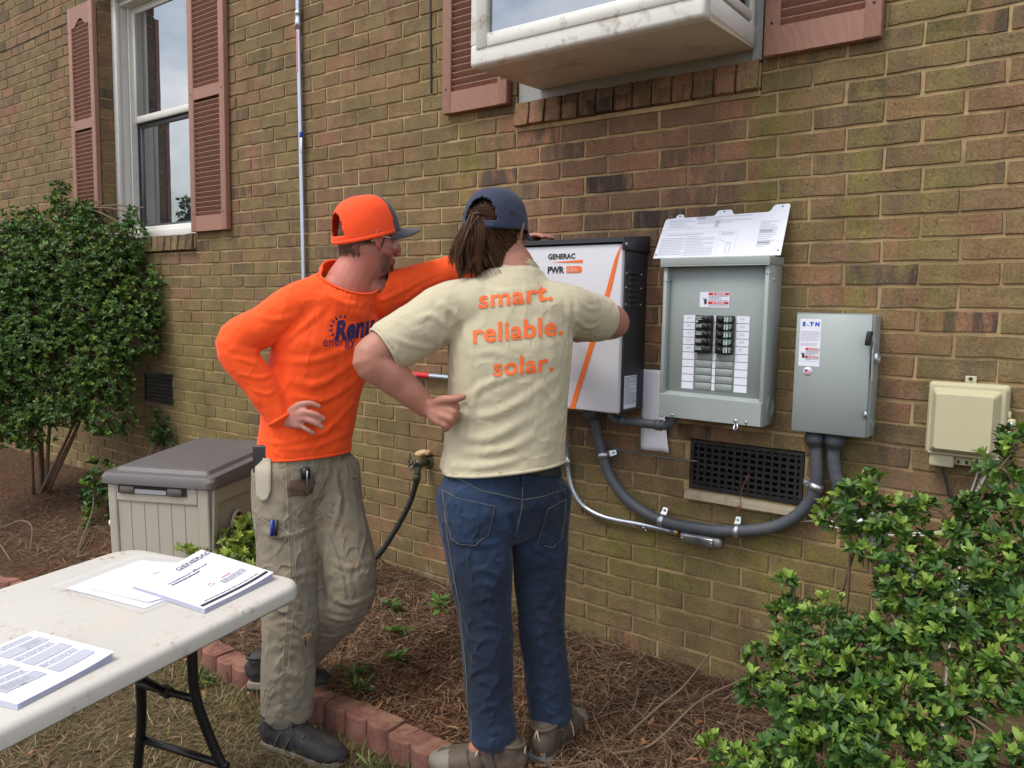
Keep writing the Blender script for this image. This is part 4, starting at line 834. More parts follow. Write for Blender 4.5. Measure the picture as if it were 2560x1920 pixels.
o = strips('green_grass', pos, R.uniform(0, 6.283, n), R.uniform(.4, 1.4, n), R.uniform(.03, .085, n), R.uniform(.002, .004, n), R.uniform(.3, 1.5, n), pick([(92, 106, 46), (112, 116, 54), (76, 92, 42), (130, 126, 66)], n), M_LEAF, 3); o['kind'] = 'stuff'; tag(o, 'green grass tufts growing through the dead lawn', 'grass')
pos = scatter(420, -4.2, -.4, -1.8, -.05, lambda x, y: .3 if y < edge_y(x) else 1); n = len(pos); pos[:, 2] += R.uniform(.004, .02, n)
o = strips('leaf_litter', pos, R.uniform(0, 6.283, n), R.uniform(-.2, .5, n), R.uniform(.015, .045, n), R.uniform(.008, .02, n), R.uniform(-.4, .9, n), pick([(150, 118, 84), (120, 84, 58), (170, 140, 104), (92, 70, 52), (164, 110, 74)], n), M_NEEDLE, 2); o['kind'] = 'stuff'; tag(o, 'scattered dry leaves and bark chips on the ground', 'leaf litter')
# ------------------------------------------------------------------ scalloped edging blocks
def mat_edger():
    n = NT('red_concrete'); v = n.pos(); a = n.noise(v, 14, 6, .65)
    c = n.ramp(a, [(.3, srgb(112, 74, 65)), (.5, srgb(136, 94, 83)), (.7, srgb(152, 112, 98))])
    c = n.mix(n.math('MULTIPLY', n.sstep(n.noise(v, 40, 6, .7), .56, .72), .55), c, srgb(92, 70, 54))
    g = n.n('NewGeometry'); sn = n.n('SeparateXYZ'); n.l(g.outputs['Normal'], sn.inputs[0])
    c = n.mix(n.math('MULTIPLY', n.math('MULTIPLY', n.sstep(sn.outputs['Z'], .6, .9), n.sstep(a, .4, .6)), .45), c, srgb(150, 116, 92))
    return n.setb(c, .92, 0, n.bump(n.noise(v, 150, 5, .8), .6, .004), Specular_IOR_Level=.2)
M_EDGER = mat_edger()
def edger_mesh():
    L, D, H, P3 = .303, .086, .115, .101; poly = []
    for s in range(3):
        cx = s * P3 + P3 / 2
        for k in range(9):
            a = math.pi - math.pi * k / 8; poly.append((cx + .0505 * math.cos(a), -.020 - .024 * math.sin(a)))
    poly += [(L, D - .03), (0, D - .03)]
    bm = bmesh.new(); vs = [bm.verts.new((x - L / 2, y, 0)) for x, y in poly]; f = bm.faces.new(vs); r = bmesh.ops.extrude_face_region(bm, geom=[f])
    for v in [g for g in r['geom'] if isinstance(g, bmesh.types.BMVert)]: v.co.z = -H
    bmesh.ops.recalc_face_normals(bm, faces=bm.faces[:])
    top = [e for e in bm.edges if all(abs(v.co.z) < 1e-6 for v in e.verts)]; bmesh.ops.bevel(bm, geom=top, offset=.006, segments=2, profile=.6, affect='EDGES')
    me = bpy.data.meshes.new('edging_block'); bm.to_mesh(me); bm.free(); setm(me, M_EDGER); return me
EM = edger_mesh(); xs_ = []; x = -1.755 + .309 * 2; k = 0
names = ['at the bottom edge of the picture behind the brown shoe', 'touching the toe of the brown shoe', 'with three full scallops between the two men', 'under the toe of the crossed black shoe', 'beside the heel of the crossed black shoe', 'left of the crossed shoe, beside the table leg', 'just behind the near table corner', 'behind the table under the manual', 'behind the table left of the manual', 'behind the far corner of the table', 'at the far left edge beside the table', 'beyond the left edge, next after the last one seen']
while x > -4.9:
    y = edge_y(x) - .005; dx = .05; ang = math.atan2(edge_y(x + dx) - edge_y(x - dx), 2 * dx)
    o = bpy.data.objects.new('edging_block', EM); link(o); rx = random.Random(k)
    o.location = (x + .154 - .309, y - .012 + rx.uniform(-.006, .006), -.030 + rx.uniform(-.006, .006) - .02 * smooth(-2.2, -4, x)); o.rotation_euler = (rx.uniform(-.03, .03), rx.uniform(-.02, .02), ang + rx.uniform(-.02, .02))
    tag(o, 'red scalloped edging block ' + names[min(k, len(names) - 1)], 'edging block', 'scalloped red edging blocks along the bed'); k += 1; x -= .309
# twigs lying on the straw
def twig(pts, r, label, mat=M_TWIG):
    path = spline(pts, 6); m = MB(); m.tube(path, [r * (1 - .6 * i / len(path)) for i in range(len(path))], 7); o = rootmesh(m.build('fallen_twig', mat), path[0]); tag(o, label, 'twig', 'dead twigs'); return o
# ================================================================== storage box, table, papers
def frame(o, u, v, w=(0, 0, 1)):
    M_ = Matrix((Vector(u), Vector(v), Vector(w))).transposed().to_4x4(); M_.translation = Vector(o); return M_
M_TAN = paint('tan_resin', srgb(178, 171, 158), .55, 0, .04, 4, .12, 300, dirt=(srgb(140, 124, 102), .3), dscale=4); M_LID = paint('taupe_resin', srgb(98, 93, 93), .5, 0, .06, 5, .12, 300, dirt=(srgb(138, 128, 112), .3), dscale=6)
bx_o = Vector((-3.697, -.89, -.06)); bu = Vector((.577, .283 + .002, 0)).normalized(); bv = Vector((-.648 * .796, .761 * .796, 0)); bv = Vector((-bu.y, bu.x, 0))
hb = thing('hose_storage_box', 'tan plastic hose storage box with a taupe lid beside the man in orange', 'storage box', (-3.7, -.45, -.05))
BT = frame(bx_o, bu, bv); W_, D_, H_ = .577, .78, .60
def tap(z): return .022 * (1 - (z / H_)) + .018        # walls draw in towards the ground
m = MB()
def ringbox(z0, z1, i0, i1, r=.03):
    a = rrect(i0, W_ - i0, i0, D_ - i0, r); b = rrect(i1, W_ - i1, i1, D_ - i1, r); n = len(a)
    m.add([BT @ Vector((x, y, z0)) for x, y in a] + [BT @ Vector((x, y, z1)) for x, y in b], [(i, (i + 1) % n, n + (i + 1) % n, n + i) for i in range(n)], True)
ringbox(0, .555, tap(0), tap(.555)); body = m.build('body', M_TAN, hb)
# raised frames round the plank panels, front and right side
def panel(face, parent):
    L = W_ if face == 'f' else D_
    def pt(s, z, e):
        i = tap(z) - e
        return BT @ (Vector((s, i, z)) if face == 'f' else Vector((W_ - i, s, z)))
    m = MB(); s0, s1, z0, z1 = .075, L - .085, .02, .47
    def bar(a, b, c_, d_):
        e = .011; m.add([pt(a, c_, 0), pt(b, c_, 0), pt(b, d_, 0), pt(a, d_, 0), pt(a, c_, e), pt(b, c_, e), pt(b, d_, e), pt(a, d_, e)], [(4, 5, 6, 7), (0, 1, 5, 4), (1, 2, 6, 5), (2, 3, 7, 6), (3, 0, 4, 7)])
    bar(.03, s0, 0, .55); bar(s1, L - .03, 0, .55); bar(s0, s1, z1, .55)
    o = m.build('frame', M_TAN, parent); md = o.modifiers.new('round', 'BEVEL'); md.width = .008; md.segments = 2
    n = 6 if face == 'f' else 8
    for k in range(n):
        a = s0 + (s1 - s0) * k / n; b = s0 + (s1 - s0) * (k + 1) / n; m = MB(); e = .003
        m.add([pt(a + .0015, z0, 0), pt(b - .0015, z0, 0), pt(b - .0015, z1, 0), pt(a + .0015, z1, 0), pt(a + .003, z0, e), pt(b - .003, z0, e), pt(b - .003, z1, e), pt(a + .003, z1, e)], [(4, 5, 6, 7), (0, 1, 5, 4), (1, 2, 6, 5), (2, 3, 7, 6), (3, 0, 4, 7)]); m.build('plank', M_TAN, body)
panel('f', body); panel('r', body)
m = MB()
a0 = rrect(-.002, W_ + .002, -.004, D_, .035, 6); n = len(a0); lay = [(0, .555), (.0, .585), (.012, .603), (.05, .606), (.062, .622), (.09, .626)]
vs = []; fs = []
for li, (ins, z) in enumerate(lay):
    for x, y in rrect(-.004 + ins, W_ + .004 - ins, -.006 + ins, D_ - ins, max(.006, .035 - ins * .3), 6): vs.append(BT @ Vector((x, y, z + .035 * (y / D_) * (li > 1))))
for li in range(len(lay) - 1): fs += [(li * n + i, li * n + (i + 1) % n, (li + 1) * n + (i + 1) % n, (li + 1) * n + i) for i in range(n)]
fs += [tuple((len(lay) - 1) * n + i for i in range(n)), tuple(range(n - 1, -1, -1))]; m.add(vs, fs, True); lid = m.build('lid', M_LID, hb); lid.modifiers.new('edge', 'EDGE_SPLIT').split_angle = .6
m = MB(); m.box(.09, .44, .004, .03, .512, .556, BT); m.build('slot', M_DARK, hb)
for a in (.10, .345):
    m = MB(); m.rbox(a, a + .075, -.001, .012, .510, .548, .004, BT, 1); m.build('hinge', paint('hinge_grey', srgb(92, 86, 84), .5), hb)
m = MB(); m.box(.18, .34, .001, .012, .515, .535, BT); m.build('roller', paint('roller_grey', srgb(150, 152, 156), .4), hb)
gc = BT @ Vector((W_ - .018, .22, .33)); m = MB()
m.tube([gc + bv * .055 * math.cos(a) + Vector((0, 0, .072 * math.sin(a))) + bu * .012 for a in [2 * math.pi * k / 28 for k in range(28)]], .008, 8, closed=True); rg = m.build('hose_guide', M_TAN, hb)
m = MB(); m.add([gc + bu * .004] + [gc + bv * .055 * math.cos(a) + Vector((0, 0, .072 * math.sin(a))) + bu * .008 for a in [2 * math.pi * k / 28 for k in range(28)]], [(0, 1 + k, 1 + (k + 1) % 28) for k in range(28)]); m.lathe(gc - bu * .01, bu, [(0, .022), (.05, .02), (.052, .016), (.09, .015)], 14); m.build('guide_opening', M_BLACK, rg)
m = MB(); p0 = BT @ Vector((.03, .12, .33)); m.tube([p0, p0 - bu * .075], .016, 16); m.build('outlet_pipe', M_WHITE, hb)
# ------------------------------------------------------------------ folding table
def mat_table():
    n = NT('table_hdpe'); v = n.pos(); c = n.mix(n.noise(v, 3, 6, .6), srgb(188, 185, 176), srgb(202, 199, 191))
    d1 = n.math('MULTIPLY', n.sstep(n.noise(n.map(v, (9, 30, 9), rot=(0, 0, .5)), 1., 8, .72), .54, .72), .4); c = n.mix(d1, c, srgb(182, 162, 134))
    spot = n.math('MULTIPLY', n.sstep(n.noise(v, 46, 6, .75), .52, .66), n.sstep(n.noise(v, 5.0, 4), .50, .62)); c = n.mix(n.math('MULTIPLY', spot, .85), c, srgb(150, 116, 80))
    c = n.mix(n.math('MULTIPLY', n.sstep(n.noise(n.map(v, (60, 8, 60), rot=(0, 0, -.3)), 1., 3, .6), .66, .72), .35), c, srgb(168, 160, 146))
    c = n.mix(n.math('MULTIPLY', n.sstep(n.noise(v, 2.6, 5, .7), .55, .7), .35), c, srgb(212, 190, 168))
    return n.setb(c, .5, 0, n.bump(n.noise(v, 340, 3, .6), .25, .0015))
M_TABLE = mat_table(); M_LEG = paint('black_leg', (.012, .012, .014), .35, .2, .2)
t1, t2 = Vector((.242, -.970, 0)), Vector((.970, .242, 0)); TA = Vector((-2.322, -1.452, .6)); TL, TW = 1.22, .668
tb = thing('folding_table', 'dirty white plastic folding table with black legs in the left foreground', 'table', (-1.85, -2.0, -.13))
TT = frame(TA, t2, -t1)                                     # x across the end, y towards the end (so -y runs along the table)
lay = [(.012, -.046), (.0, -.036), (.0, -.012), (.004, -.004), (.012, 0), (.02, .0005)]
vs, fs = [], []; nseg = 8
for ins, z in lay:
    ring = rrect(ins, TW - ins, -TL + ins, -ins, .075 - ins * .5, nseg); vs += [TT @ Vector((x, y, z)) for x, y in ring]
n = len(ring)
for li in range(len(lay) - 1): fs += [(li * n + i, li * n + (i + 1) % n, (li + 1) * n + (i + 1) % n, (li + 1) * n + i) for i in range(n)]
fs += [tuple((len(lay) - 1) * n + i for i in range(n)), tuple(range(n - 1, -1, -1))]
m = MB(); m.add(vs, fs, True); tt = m.build('tabletop', M_TABLE, tb); tt.modifiers.new('edge', 'EDGE_SPLIT').split_angle = .7
def TP(a, b, z): p = TA + t1 * a + t2 * b; return Vector((p.x, p.y, z))
gL = -.135
for aa, sg in ((.18, -1), (1.04, 1)):
    for b, fl in ((.24, -1), (.43, 1)):
        m = MB(); m.tube(spline([TP(aa, b, .56), TP(aa, b, .42), TP(aa + .005 * sg, b + .004 * fl, .30), TP(aa + .03 * sg, b + .035 * fl, .16), TP(aa + .055 * sg, b + .08 * fl, .03), TP(aa + .08 * sg, b + .13 * fl, gL)], 6), .0135, 12); m.build('leg', M_LEG, tb)
    m = MB(); m.tube([TP(aa, .235, .295), TP(aa, .435, .295)], .010, 10); m.build('crossbar', M_LEG, tb); m = MB(); m.tube([TP(aa + .045 * sg, .17, .10), TP(aa + .045 * sg, .50, .10)], .0105, 10); m.build('crossbar', M_LEG, tb)
    m = MB(); m.tube([TP(aa, .335, .295), TP(aa - .28 * sg, .335, .55)], .009, 10); m.rbox(-.02, .02, -.012, .012, -.012, .012, .003, Matrix.Translation(TP(aa, .335, .295))); m.build('brace', M_LEG, tb)
    m = MB(); m.tube([TP(aa, .06, .553), TP(aa, .60, .553)], .011, 10); m.build('leg_hinge_bar', M_LEG, tb)
# ------------------------------------------------------------------ papers on the table
M_PAPER = paint('manual_paper', srgb(224, 225, 240), .6, 0, .02)
def sheet(corners, z, lift, nx=10, ny=10, curl=0., seed=0):
    """corner order: a, b (along u), c, d; returns grid function and quads"""
    a, b, c_, d_ = [Vector((*p, 0)) for p in corners]
    def at(u, w, e=0.):
        p = a.lerp(b, u).lerp(d_.lerp(c_, u), w); zz = z + lift + curl * (u ** 3) * .02 + .002 * math.sin(5 * u + 3 * w + seed) * (.3 + w * .7) + e
        return Vector((p.x, p.y, zz))
    return at, nx, ny
def add_sheet(m, at, nx, ny, e=0.):
    m.add([at(i / nx, j / ny, e) for j in range(ny + 1) for i in range(nx + 1)], [(j * (nx + 1) + i, j * (nx + 1) + i + 1, (j + 1) * (nx + 1) + i + 1, (j + 1) * (nx + 1) + i) for j in range(ny) for i in range(nx)], True)
def booklet(name, corners, lift, label, leaves=5, curl=0.):
    base = sum((Vector((*c, 0)) for c in corners), Vector()) / 4; base.z = .6015
    t = thing(name, label, 'manual', base)
    for k in range(leaves):
        off = .0012 * (leaves - 1 - k); cc = [(x + off * .9, y - off * .4) for x, y in corners]; at, nx, ny = sheet(cc, .6018, .0011 * k + (lift * k / leaves), curl=curl * k / leaves, seed=k * .2)
        m = MB(); add_sheet(m, at, nx, ny); m.build('page', M_PAPER, t)
    return t, at
def on_sheet(at, fn_vs, fs, m, e=.0007): m.add([at(u, w, e) for u, w in fn_vs], fs)
def sheet_text(m, at, body, u0, w0, size_u, aspect, bold=0., space=1.):
    vs, fs = text_mesh(body, 1., bold, space=space); on_sheet(at, [(u0 + v.x * size_u, w0 + v.y * size_u * aspect) for v in vs], fs, m)
def sheet_rect(m, at, u0, u1, w0, w1, n=4):
    for k in range(n):
        a, b = u0 + (u1 - u0) * k / n, u0 + (u1 - u0) * (k + 1) / n; on_sheet(at, [(a, w0), (b, w0), (b, w1), (a, w1)], [(0, 1, 2, 3)], m)
def sheet_lines(m, at, u0, u1, w0, w1, n, seed, fill=.5):
    r = random.Random(seed); p = (w1 - w0) / n
    for i in range(n):
        u = u0; w = w1 - p * i
        while u < u1 - .01:
            l = min(r.uniform(.03, .09), u1 - u); on_sheet(at, [(u, w - p * fill), (u + l * .9, w - p * fill), (u + l * .9, w), (u, w)], [(0, 1, 2, 3)], m); u += l
# plastic sleeve with loose sheets
sl = thing('document_sleeve', 'clear plastic sleeve with white sheets half under the installation manual', 'document sleeve', (-1.97, -1.56, .6015))
at, nx, ny = sheet([(-2.085, -1.735), (-1.805, -1.675), (-1.885, -1.335), (-2.160, -1.500)], .6018, .001); m = MB(); add_sheet(m, at, nx, ny); m.build('page', M_PAPER, sl)
at2, nx, ny = sheet([(-2.04, -1.70), (-1.83, -1.652), (-1.815, -1.345), (-2.03, -1.395)], .6018, .0028, seed=2); m = MB(); add_sheet(m, at2, nx, ny); m.build('page', M_PAPER, sl)
m = MB(); sheet_text(m, at2, 'Owner Manual', .05, .62, .055, .8, .01); sheet_lines(m, at2, .05, .4, .5, .58, 2, 4); m.build('print', M_PRINT, sl)
n_ = NT('clear_plastic'); n_.setb((.9, .92, .98, 1), .12, 0, None, Transmission_Weight=.0, Alpha=.22, Specular_IOR_Level=.8)
at3, nx, ny = sheet([(-2.125, -1.755), (-1.775, -1.700), (-1.86, -1.325), (-2.20, -1.48)], .6018, .0045, seed=5); m = MB(); add_sheet(m, at3, nx, ny); m.build('film', n_.m, sl)
# installation manual: bottom edge towards the near right
mc = [(-1.955, -1.628), (-1.672, -1.598), (-1.742, -1.350), (-2.066, -1.372)]
# u runs up the page from the band edge; read from the near-left side
bk, at = booklet('installation_manual', [(-1.672, -1.600), (-1.742, -1.352), (-2.064, -1.368), (-1.957, -1.628)], .004, 'white installation manual with a dark band lying at the end of the table', 6, .6)
m = MB(); r9 = lambda u, w: (u, w)
def at_m(u, w, e=0.): return at(u, w, e)             # u across the page, w towards the top of the page
sheet_text(m, at_m, 'GENERAC', .50, .86, .115, .72, .012); sheet_rect(m, at_m, .50, .97, .845, .852)
sheet_text(m, at_m, 'Installation Manual', .22, .70, .075, .75, .008); sheet_lines(m, at_m, .22, .62, .64, .675, 1, 3, .6)
sheet_rect(m, at_m, .03, .98, .045, .085, 8); sheet_lines(m, at_m, .12, .9, .105, .125, 1, 5, .6); sheet_lines(m, at_m, .55, .9, .24, .33, 4, 8, .35)
m.build('print', M_INK, bk)
m = MB(); sheet_rect(m, at_m, .62, .76, .36, .375, 2); m.build('red_line', M_RED, bk)
m = MB(); on_sheet(at_m, [(.46 + .035 * math.cos(a), .35 + .03 * math.sin(a)) for a in [2 * math.pi * k / 20 for k in range(20)]] + [(.46 + .028 * math.cos(a), .35 + .024 * math.sin(a)) for a in [2 * math.pi * k / 20 for k in range(20)]], [(i, (i + 1) % 20, 20 + (i + 1) % 20, 20 + i) for i in range(20)], m); m.build('seal_print', M_INK, bk)
# open instruction pages, nearer
bk2, at = booklet('instruction_pages', [(-1.525, -2.060), (-1.592, -1.852), (-1.825, -1.912), (-1.79, -2.14)], .004, 'white instruction pages with six grey diagrams in the left foreground', 5, .5)
mi = MB(); M_DIAG = paint('diagram_grey', srgb(176, 178, 190), .6)
for col in range(2):
    for rw in range(3):
        u0 = .10 + .45 * col; w1 = .90 - .28 * rw - .06 * col; mg = MB(); sheet_rect(mg, at, u0, u0 + .38, w1 - .13, w1, 4); mg.build('diagram', M_DIAG, bk2); sheet_lines(mi, at, u0 + .03, u0 + .34, w1 - .11, w1 - .02, 4, rw * 3 + col, .35); sheet_lines(mi, at, u0, u0 + .36, w1 + .02, w1 + .11, 5, rw + col * 9, .3); sheet_rect(mi, at, u0 + .14, u0 + .2, w1 - .128, w1 - .112, 1)
        for q in ((u0, u0 + .38, w1 - .134, w1 - .13), (u0, u0 + .38, w1, w1 + .004), (u0 - .003, u0, w1 - .13, w1), (u0 + .38, u0 + .383, w1 - .13, w1)): sheet_rect(mi, at, *q, 3)
mi.build('print', paint('diagram_ink', srgb(112, 114, 126), .6), bk2)
RB_LOBES = [(-0.502, -0.465, 0.860, 0.054), (-0.448, -0.457, 0.904, 0.041), (-0.552, -0.472, 0.805, 0.042), (-0.416, -0.469, 0.817, 0.061), (-0.354, -0.443, 0.854, 0.045), (-0.462, -0.485, 0.765, 0.057), (-0.350, -0.488, 0.762, 0.060), (-0.185, -0.401, 0.973, 0.048), (-0.157, -0.397, 1.035, 0.043), (-0.143, -0.426, 0.925, 0.057), (-0.227, -0.420, 0.876, 0.054), (-0.162, -0.464, 0.833, 0.066), (-0.253, -0.448, 0.802, 0.049), (-0.378, -0.556, 0.693, 0.059), (-0.279, -0.529, 0.718, 0.062), (-0.181, -0.528, 0.739, 0.069), (-0.122, -0.540, 0.682, 0.072), (-0.496, -0.620, 0.591, 0.055), (-0.571, -0.648, 0.518, 0.060), (-0.497, -0.669, 0.505, 0.068), (-0.431, -0.612, 0.565, 0.059), (-0.355, -0.600, 0.602, 0.057), (-0.630, -0.674, 0.458, 0.051), (-0.385, -0.674, 0.491, 0.071), (-0.300, -0.611, 0.581, 0.061), (-0.221, -0.598, 0.617, 0.064), (-0.148, -0.598, 0.581, 0.063), (-0.643, -0.717, 0.396, 0.045), (-0.560, -0.728, 0.406, 0.064), (-0.472, -0.737, 0.409, 0.071), (-0.382, -0.744, 0.413, 0.069), (-0.307, -0.679, 0.488, 0.055), (-0.701, -0.816, 0.255, 0.040), (-0.628, -0.823, 0.260, 0.053), (-0.542, -0.800, 0.322, 0.062), (-0.539, -0.882, 0.264, 0.064), (-0.449, -0.805, 0.329, 0.069), (-0.348, -0.802, 0.347, 0.071), (-0.267, -0.735, 0.402, 0.053), (-0.201, -0.677, 0.465, 0.049), (-0.129, -0.668, 0.504, 0.043), (-0.173, -0.740, 0.393, 0.051), (-0.091, -0.712, 0.429, 0.050), (-0.449, -0.663, 0.457, 0.068), (-0.313, -0.561, 0.660, 0.067), (-0.241, -0.680, 0.481, 0.058), (-0.173, -0.623, 0.527, 0.058), (-0.099, -0.615, 0.547, 0.061), (-0.338, -0.621, 0.534, 0.062), (-0.274, -0.585, 0.638, 0.056), (-0.403, -0.791, 0.369, 0.063), (-0.520, -0.755, 0.360, 0.057), (-0.222, -0.756, 0.364, 0.056), (-0.122, -0.505, 0.765, 0.055), (-0.166, -0.551, 0.655, 0.055), (-0.313, -0.716, 0.425, 0.059), (-0.623, -0.584, 0.639, 0.023), (-0.600, -0.585, 0.596, 0.027), (-0.630, -0.599, 0.561, 0.025), (-0.575, -0.595, 0.558, 0.027)]
LB_LOBES = [(-5.507, -0.483, 1.259, 0.382), (-5.265, -0.263, 1.568, 0.305), (-5.543, -0.334, 1.673, 0.234), (-5.705, -0.463, 1.618, 0.234), (-4.984, -0.125, 1.471, 0.239), (-4.779, -0.043, 1.385, 0.150), (-4.783, 0.027, 1.475, 0.113), (-4.985, -0.044, 1.625, 0.153), (-5.039, -0.254, 1.268, 0.274), (-4.809, -0.146, 1.248, 0.185), (-5.166, -0.444, 1.019, 0.321), (-5.297, -0.624, 0.872, 0.269), (-4.895, -0.307, 0.978, 0.220), (-4.927, -0.417, 0.787, 0.193), (-4.782, -0.325, 0.646, 0.157), (-5.132, -0.584, 0.687, 0.169), (-5.204, -0.713, 0.596, 0.144), (-4.778, -0.296, 0.863, 0.145), (-5.542, -0.222, 2.069, 0.058), (-4.942, -0.063, 1.723, 0.151), (-4.900, -0.227, 1.148, 0.198), (-4.721, -0.039, 1.275, 0.112), (-4.729, -0.141, 1.103, 0.147), (-5.521, -0.469, 1.462, 0.305), (-5.310, -0.472, 1.163, 0.274), (-5.368, -0.182, 1.832, 0.143), (-5.105, -0.217, 1.468, 0.227), (-5.536, -0.562, 1.308, 0.252), (-5.547, -0.235, 1.991, 0.073), (-5.510, -0.217, 1.913, 0.079), (-5.345, -0.152, 1.936, 0.078), (-5.317, -0.143, 1.833, 0.117), (-4.973, -0.004, 1.879, 0.076), (-4.946, 0.023, 1.930, 0.046), (-5.018, -0.047, 1.802, 0.102), (-5.658, -0.402, 1.826, 0.130), (-5.511, -0.294, 1.803, 0.130), (-5.184, -0.122, 1.702, 0.154), (-4.737, 0.068, 1.526, 0.060), (-5.765, -0.654, 1.457, 0.356), (-5.653, -0.756, 0.957, 0.349), (-5.307, -0.714, 0.707, 0.193), (-5.106, -0.644, 0.550, 0.132), (-4.967, -0.494, 0.718, 0.168), (-5.269, -0.584, 1.019, 0.269), (-5.359, -0.827, 0.616, 0.215)]
SB_LOBES = [(-4.717, 0.032, 0.591, 0.102), (-4.661, 0.082, 0.655, 0.064), (-4.704, -0.031, 0.510, 0.081), (-4.633, 0.023, 0.511, 0.088)]
AZ_LOBES = [(-3.358, -0.552, 0.287, 0.053), (-3.359, -0.508, 0.346, 0.035), (-3.333, -0.671, 0.193, 0.048), (-3.349, -0.590, 0.239, 0.042), (-3.177, -0.616, 0.193, 0.062), (-3.159, -0.533, 0.243, 0.071), (-3.161, -0.467, 0.286, 0.064), (-3.040, -0.509, 0.224, 0.066), (-3.100, -0.423, 0.268, 0.057), (-3.052, -0.585, 0.184, 0.072), (-2.977, -0.533, 0.149, 0.072), (-3.062, -0.661, 0.146, 0.061)]
LW_LOBES = [(-4.715, -0.453, 0.212, 0.095), (-4.745, -0.400, 0.319, 0.086), (-4.650, -0.559, -0.019, 0.046), (-4.598, -0.513, 0.028, 0.060), (-4.648, -0.476, 0.131, 0.080)]
# ================================================================== shrubs and weeds
def leaf_cloud(centres, axes, per, length, width, cols, spread=(.7, 1.25), cup=.25, seed=0, size_var=.3, new=.25, newcols=None):
    """whorls of folded leaves: returns vertex, face and tint arrays"""
    rg = np.random.default_rng(seed); n = len(centres); tot = n * per
    C_ = np.repeat(centres, per, 0); A = np.repeat(axes, per, 0); A /= np.linalg.norm(A, axis=1, keepdims=True) + 1e-9
    ref = np.where(np.abs(A[:, 2:3]) < .9, np.array([[0, 0, 1.]]), np.array([[1., 0, 0]])); U = np.cross(A, ref); U /= np.linalg.norm(U, axis=1, keepdims=True); V_ = np.cross(A, U)
    az = np.tile(np.arange(per) / per * 2 * np.pi, n) + np.repeat(rg.uniform(0, 6.28, n), per) + rg.normal(0, .3, tot); el = rg.uniform(*spread, tot)
    isnew = np.repeat(rg.random(n) < new, per); el = np.where(isnew, el * .6, el)
    d = A * np.cos(el)[:, None] + (U * np.cos(az)[:, None] + V_ * np.sin(az)[:, None]) * np.sin(el)[:, None]
    side = np.cross(d, A); side /= np.linalg.norm(side, axis=1, keepdims=True) + 1e-9; nrm = np.cross(side, d)
    tw = rg.normal(0, .35, tot)[:, None]; side, nrm = side * np.cos(tw) + nrm * np.sin(tw), nrm * np.cos(tw) - side * np.sin(tw)
    L = (length * rg.uniform(1 - size_var, 1 + size_var, tot))[:, None]; Wd = (width * rg.uniform(.8, 1.2, tot))[:, None] * L / length; b = C_ + d * (.06 * L) - A * (rg.uniform(0, .35, tot)[:, None] * L * .6)
    cu = rg.uniform(.5, 1.5, tot)[:, None] * cup
    p0 = b; p1 = b + d * L * .38 + side * Wd * .5 + nrm * Wd * cu; p2 = b + d * L * .38 - side * Wd * .5 + nrm * Wd * cu; pm = b + d * L * .42; p3 = b + d * L * .76 + side * Wd * .40 + nrm * (Wd * cu * .6 - L * .05); p4 = b + d * L * .76 - side * Wd * .40 + nrm * (Wd * cu * .6 - L * .05); p5 = b + d * L - nrm * L * .10
    P = np.stack([p0, p1, p2, pm, p3, p4, p5], 1).reshape(-1, 3); base = (np.arange(tot) * 7)[:, None]
    F = np.concatenate([base + np.array([q]) for q in ((0, 1, 3), (0, 3, 2), (1, 4, 3), (3, 4, 6), (3, 6, 5), (2, 3, 5))], 0)
    cc = np.concatenate([lin(*c) for c in cols]); c = cc[rg.integers(0, len(cc), tot)] * rg.uniform(.75, 1.25, (tot, 1))
    if newcols is not None: nc = np.concatenate([lin(*q) for q in newcols]); c = np.where(isnew[:, None], nc[rg.integers(0, len(nc), tot)] * rg.uniform(.85, 1.15, (tot, 1)), c)
    return P, F, np.repeat(c, 7, 0)
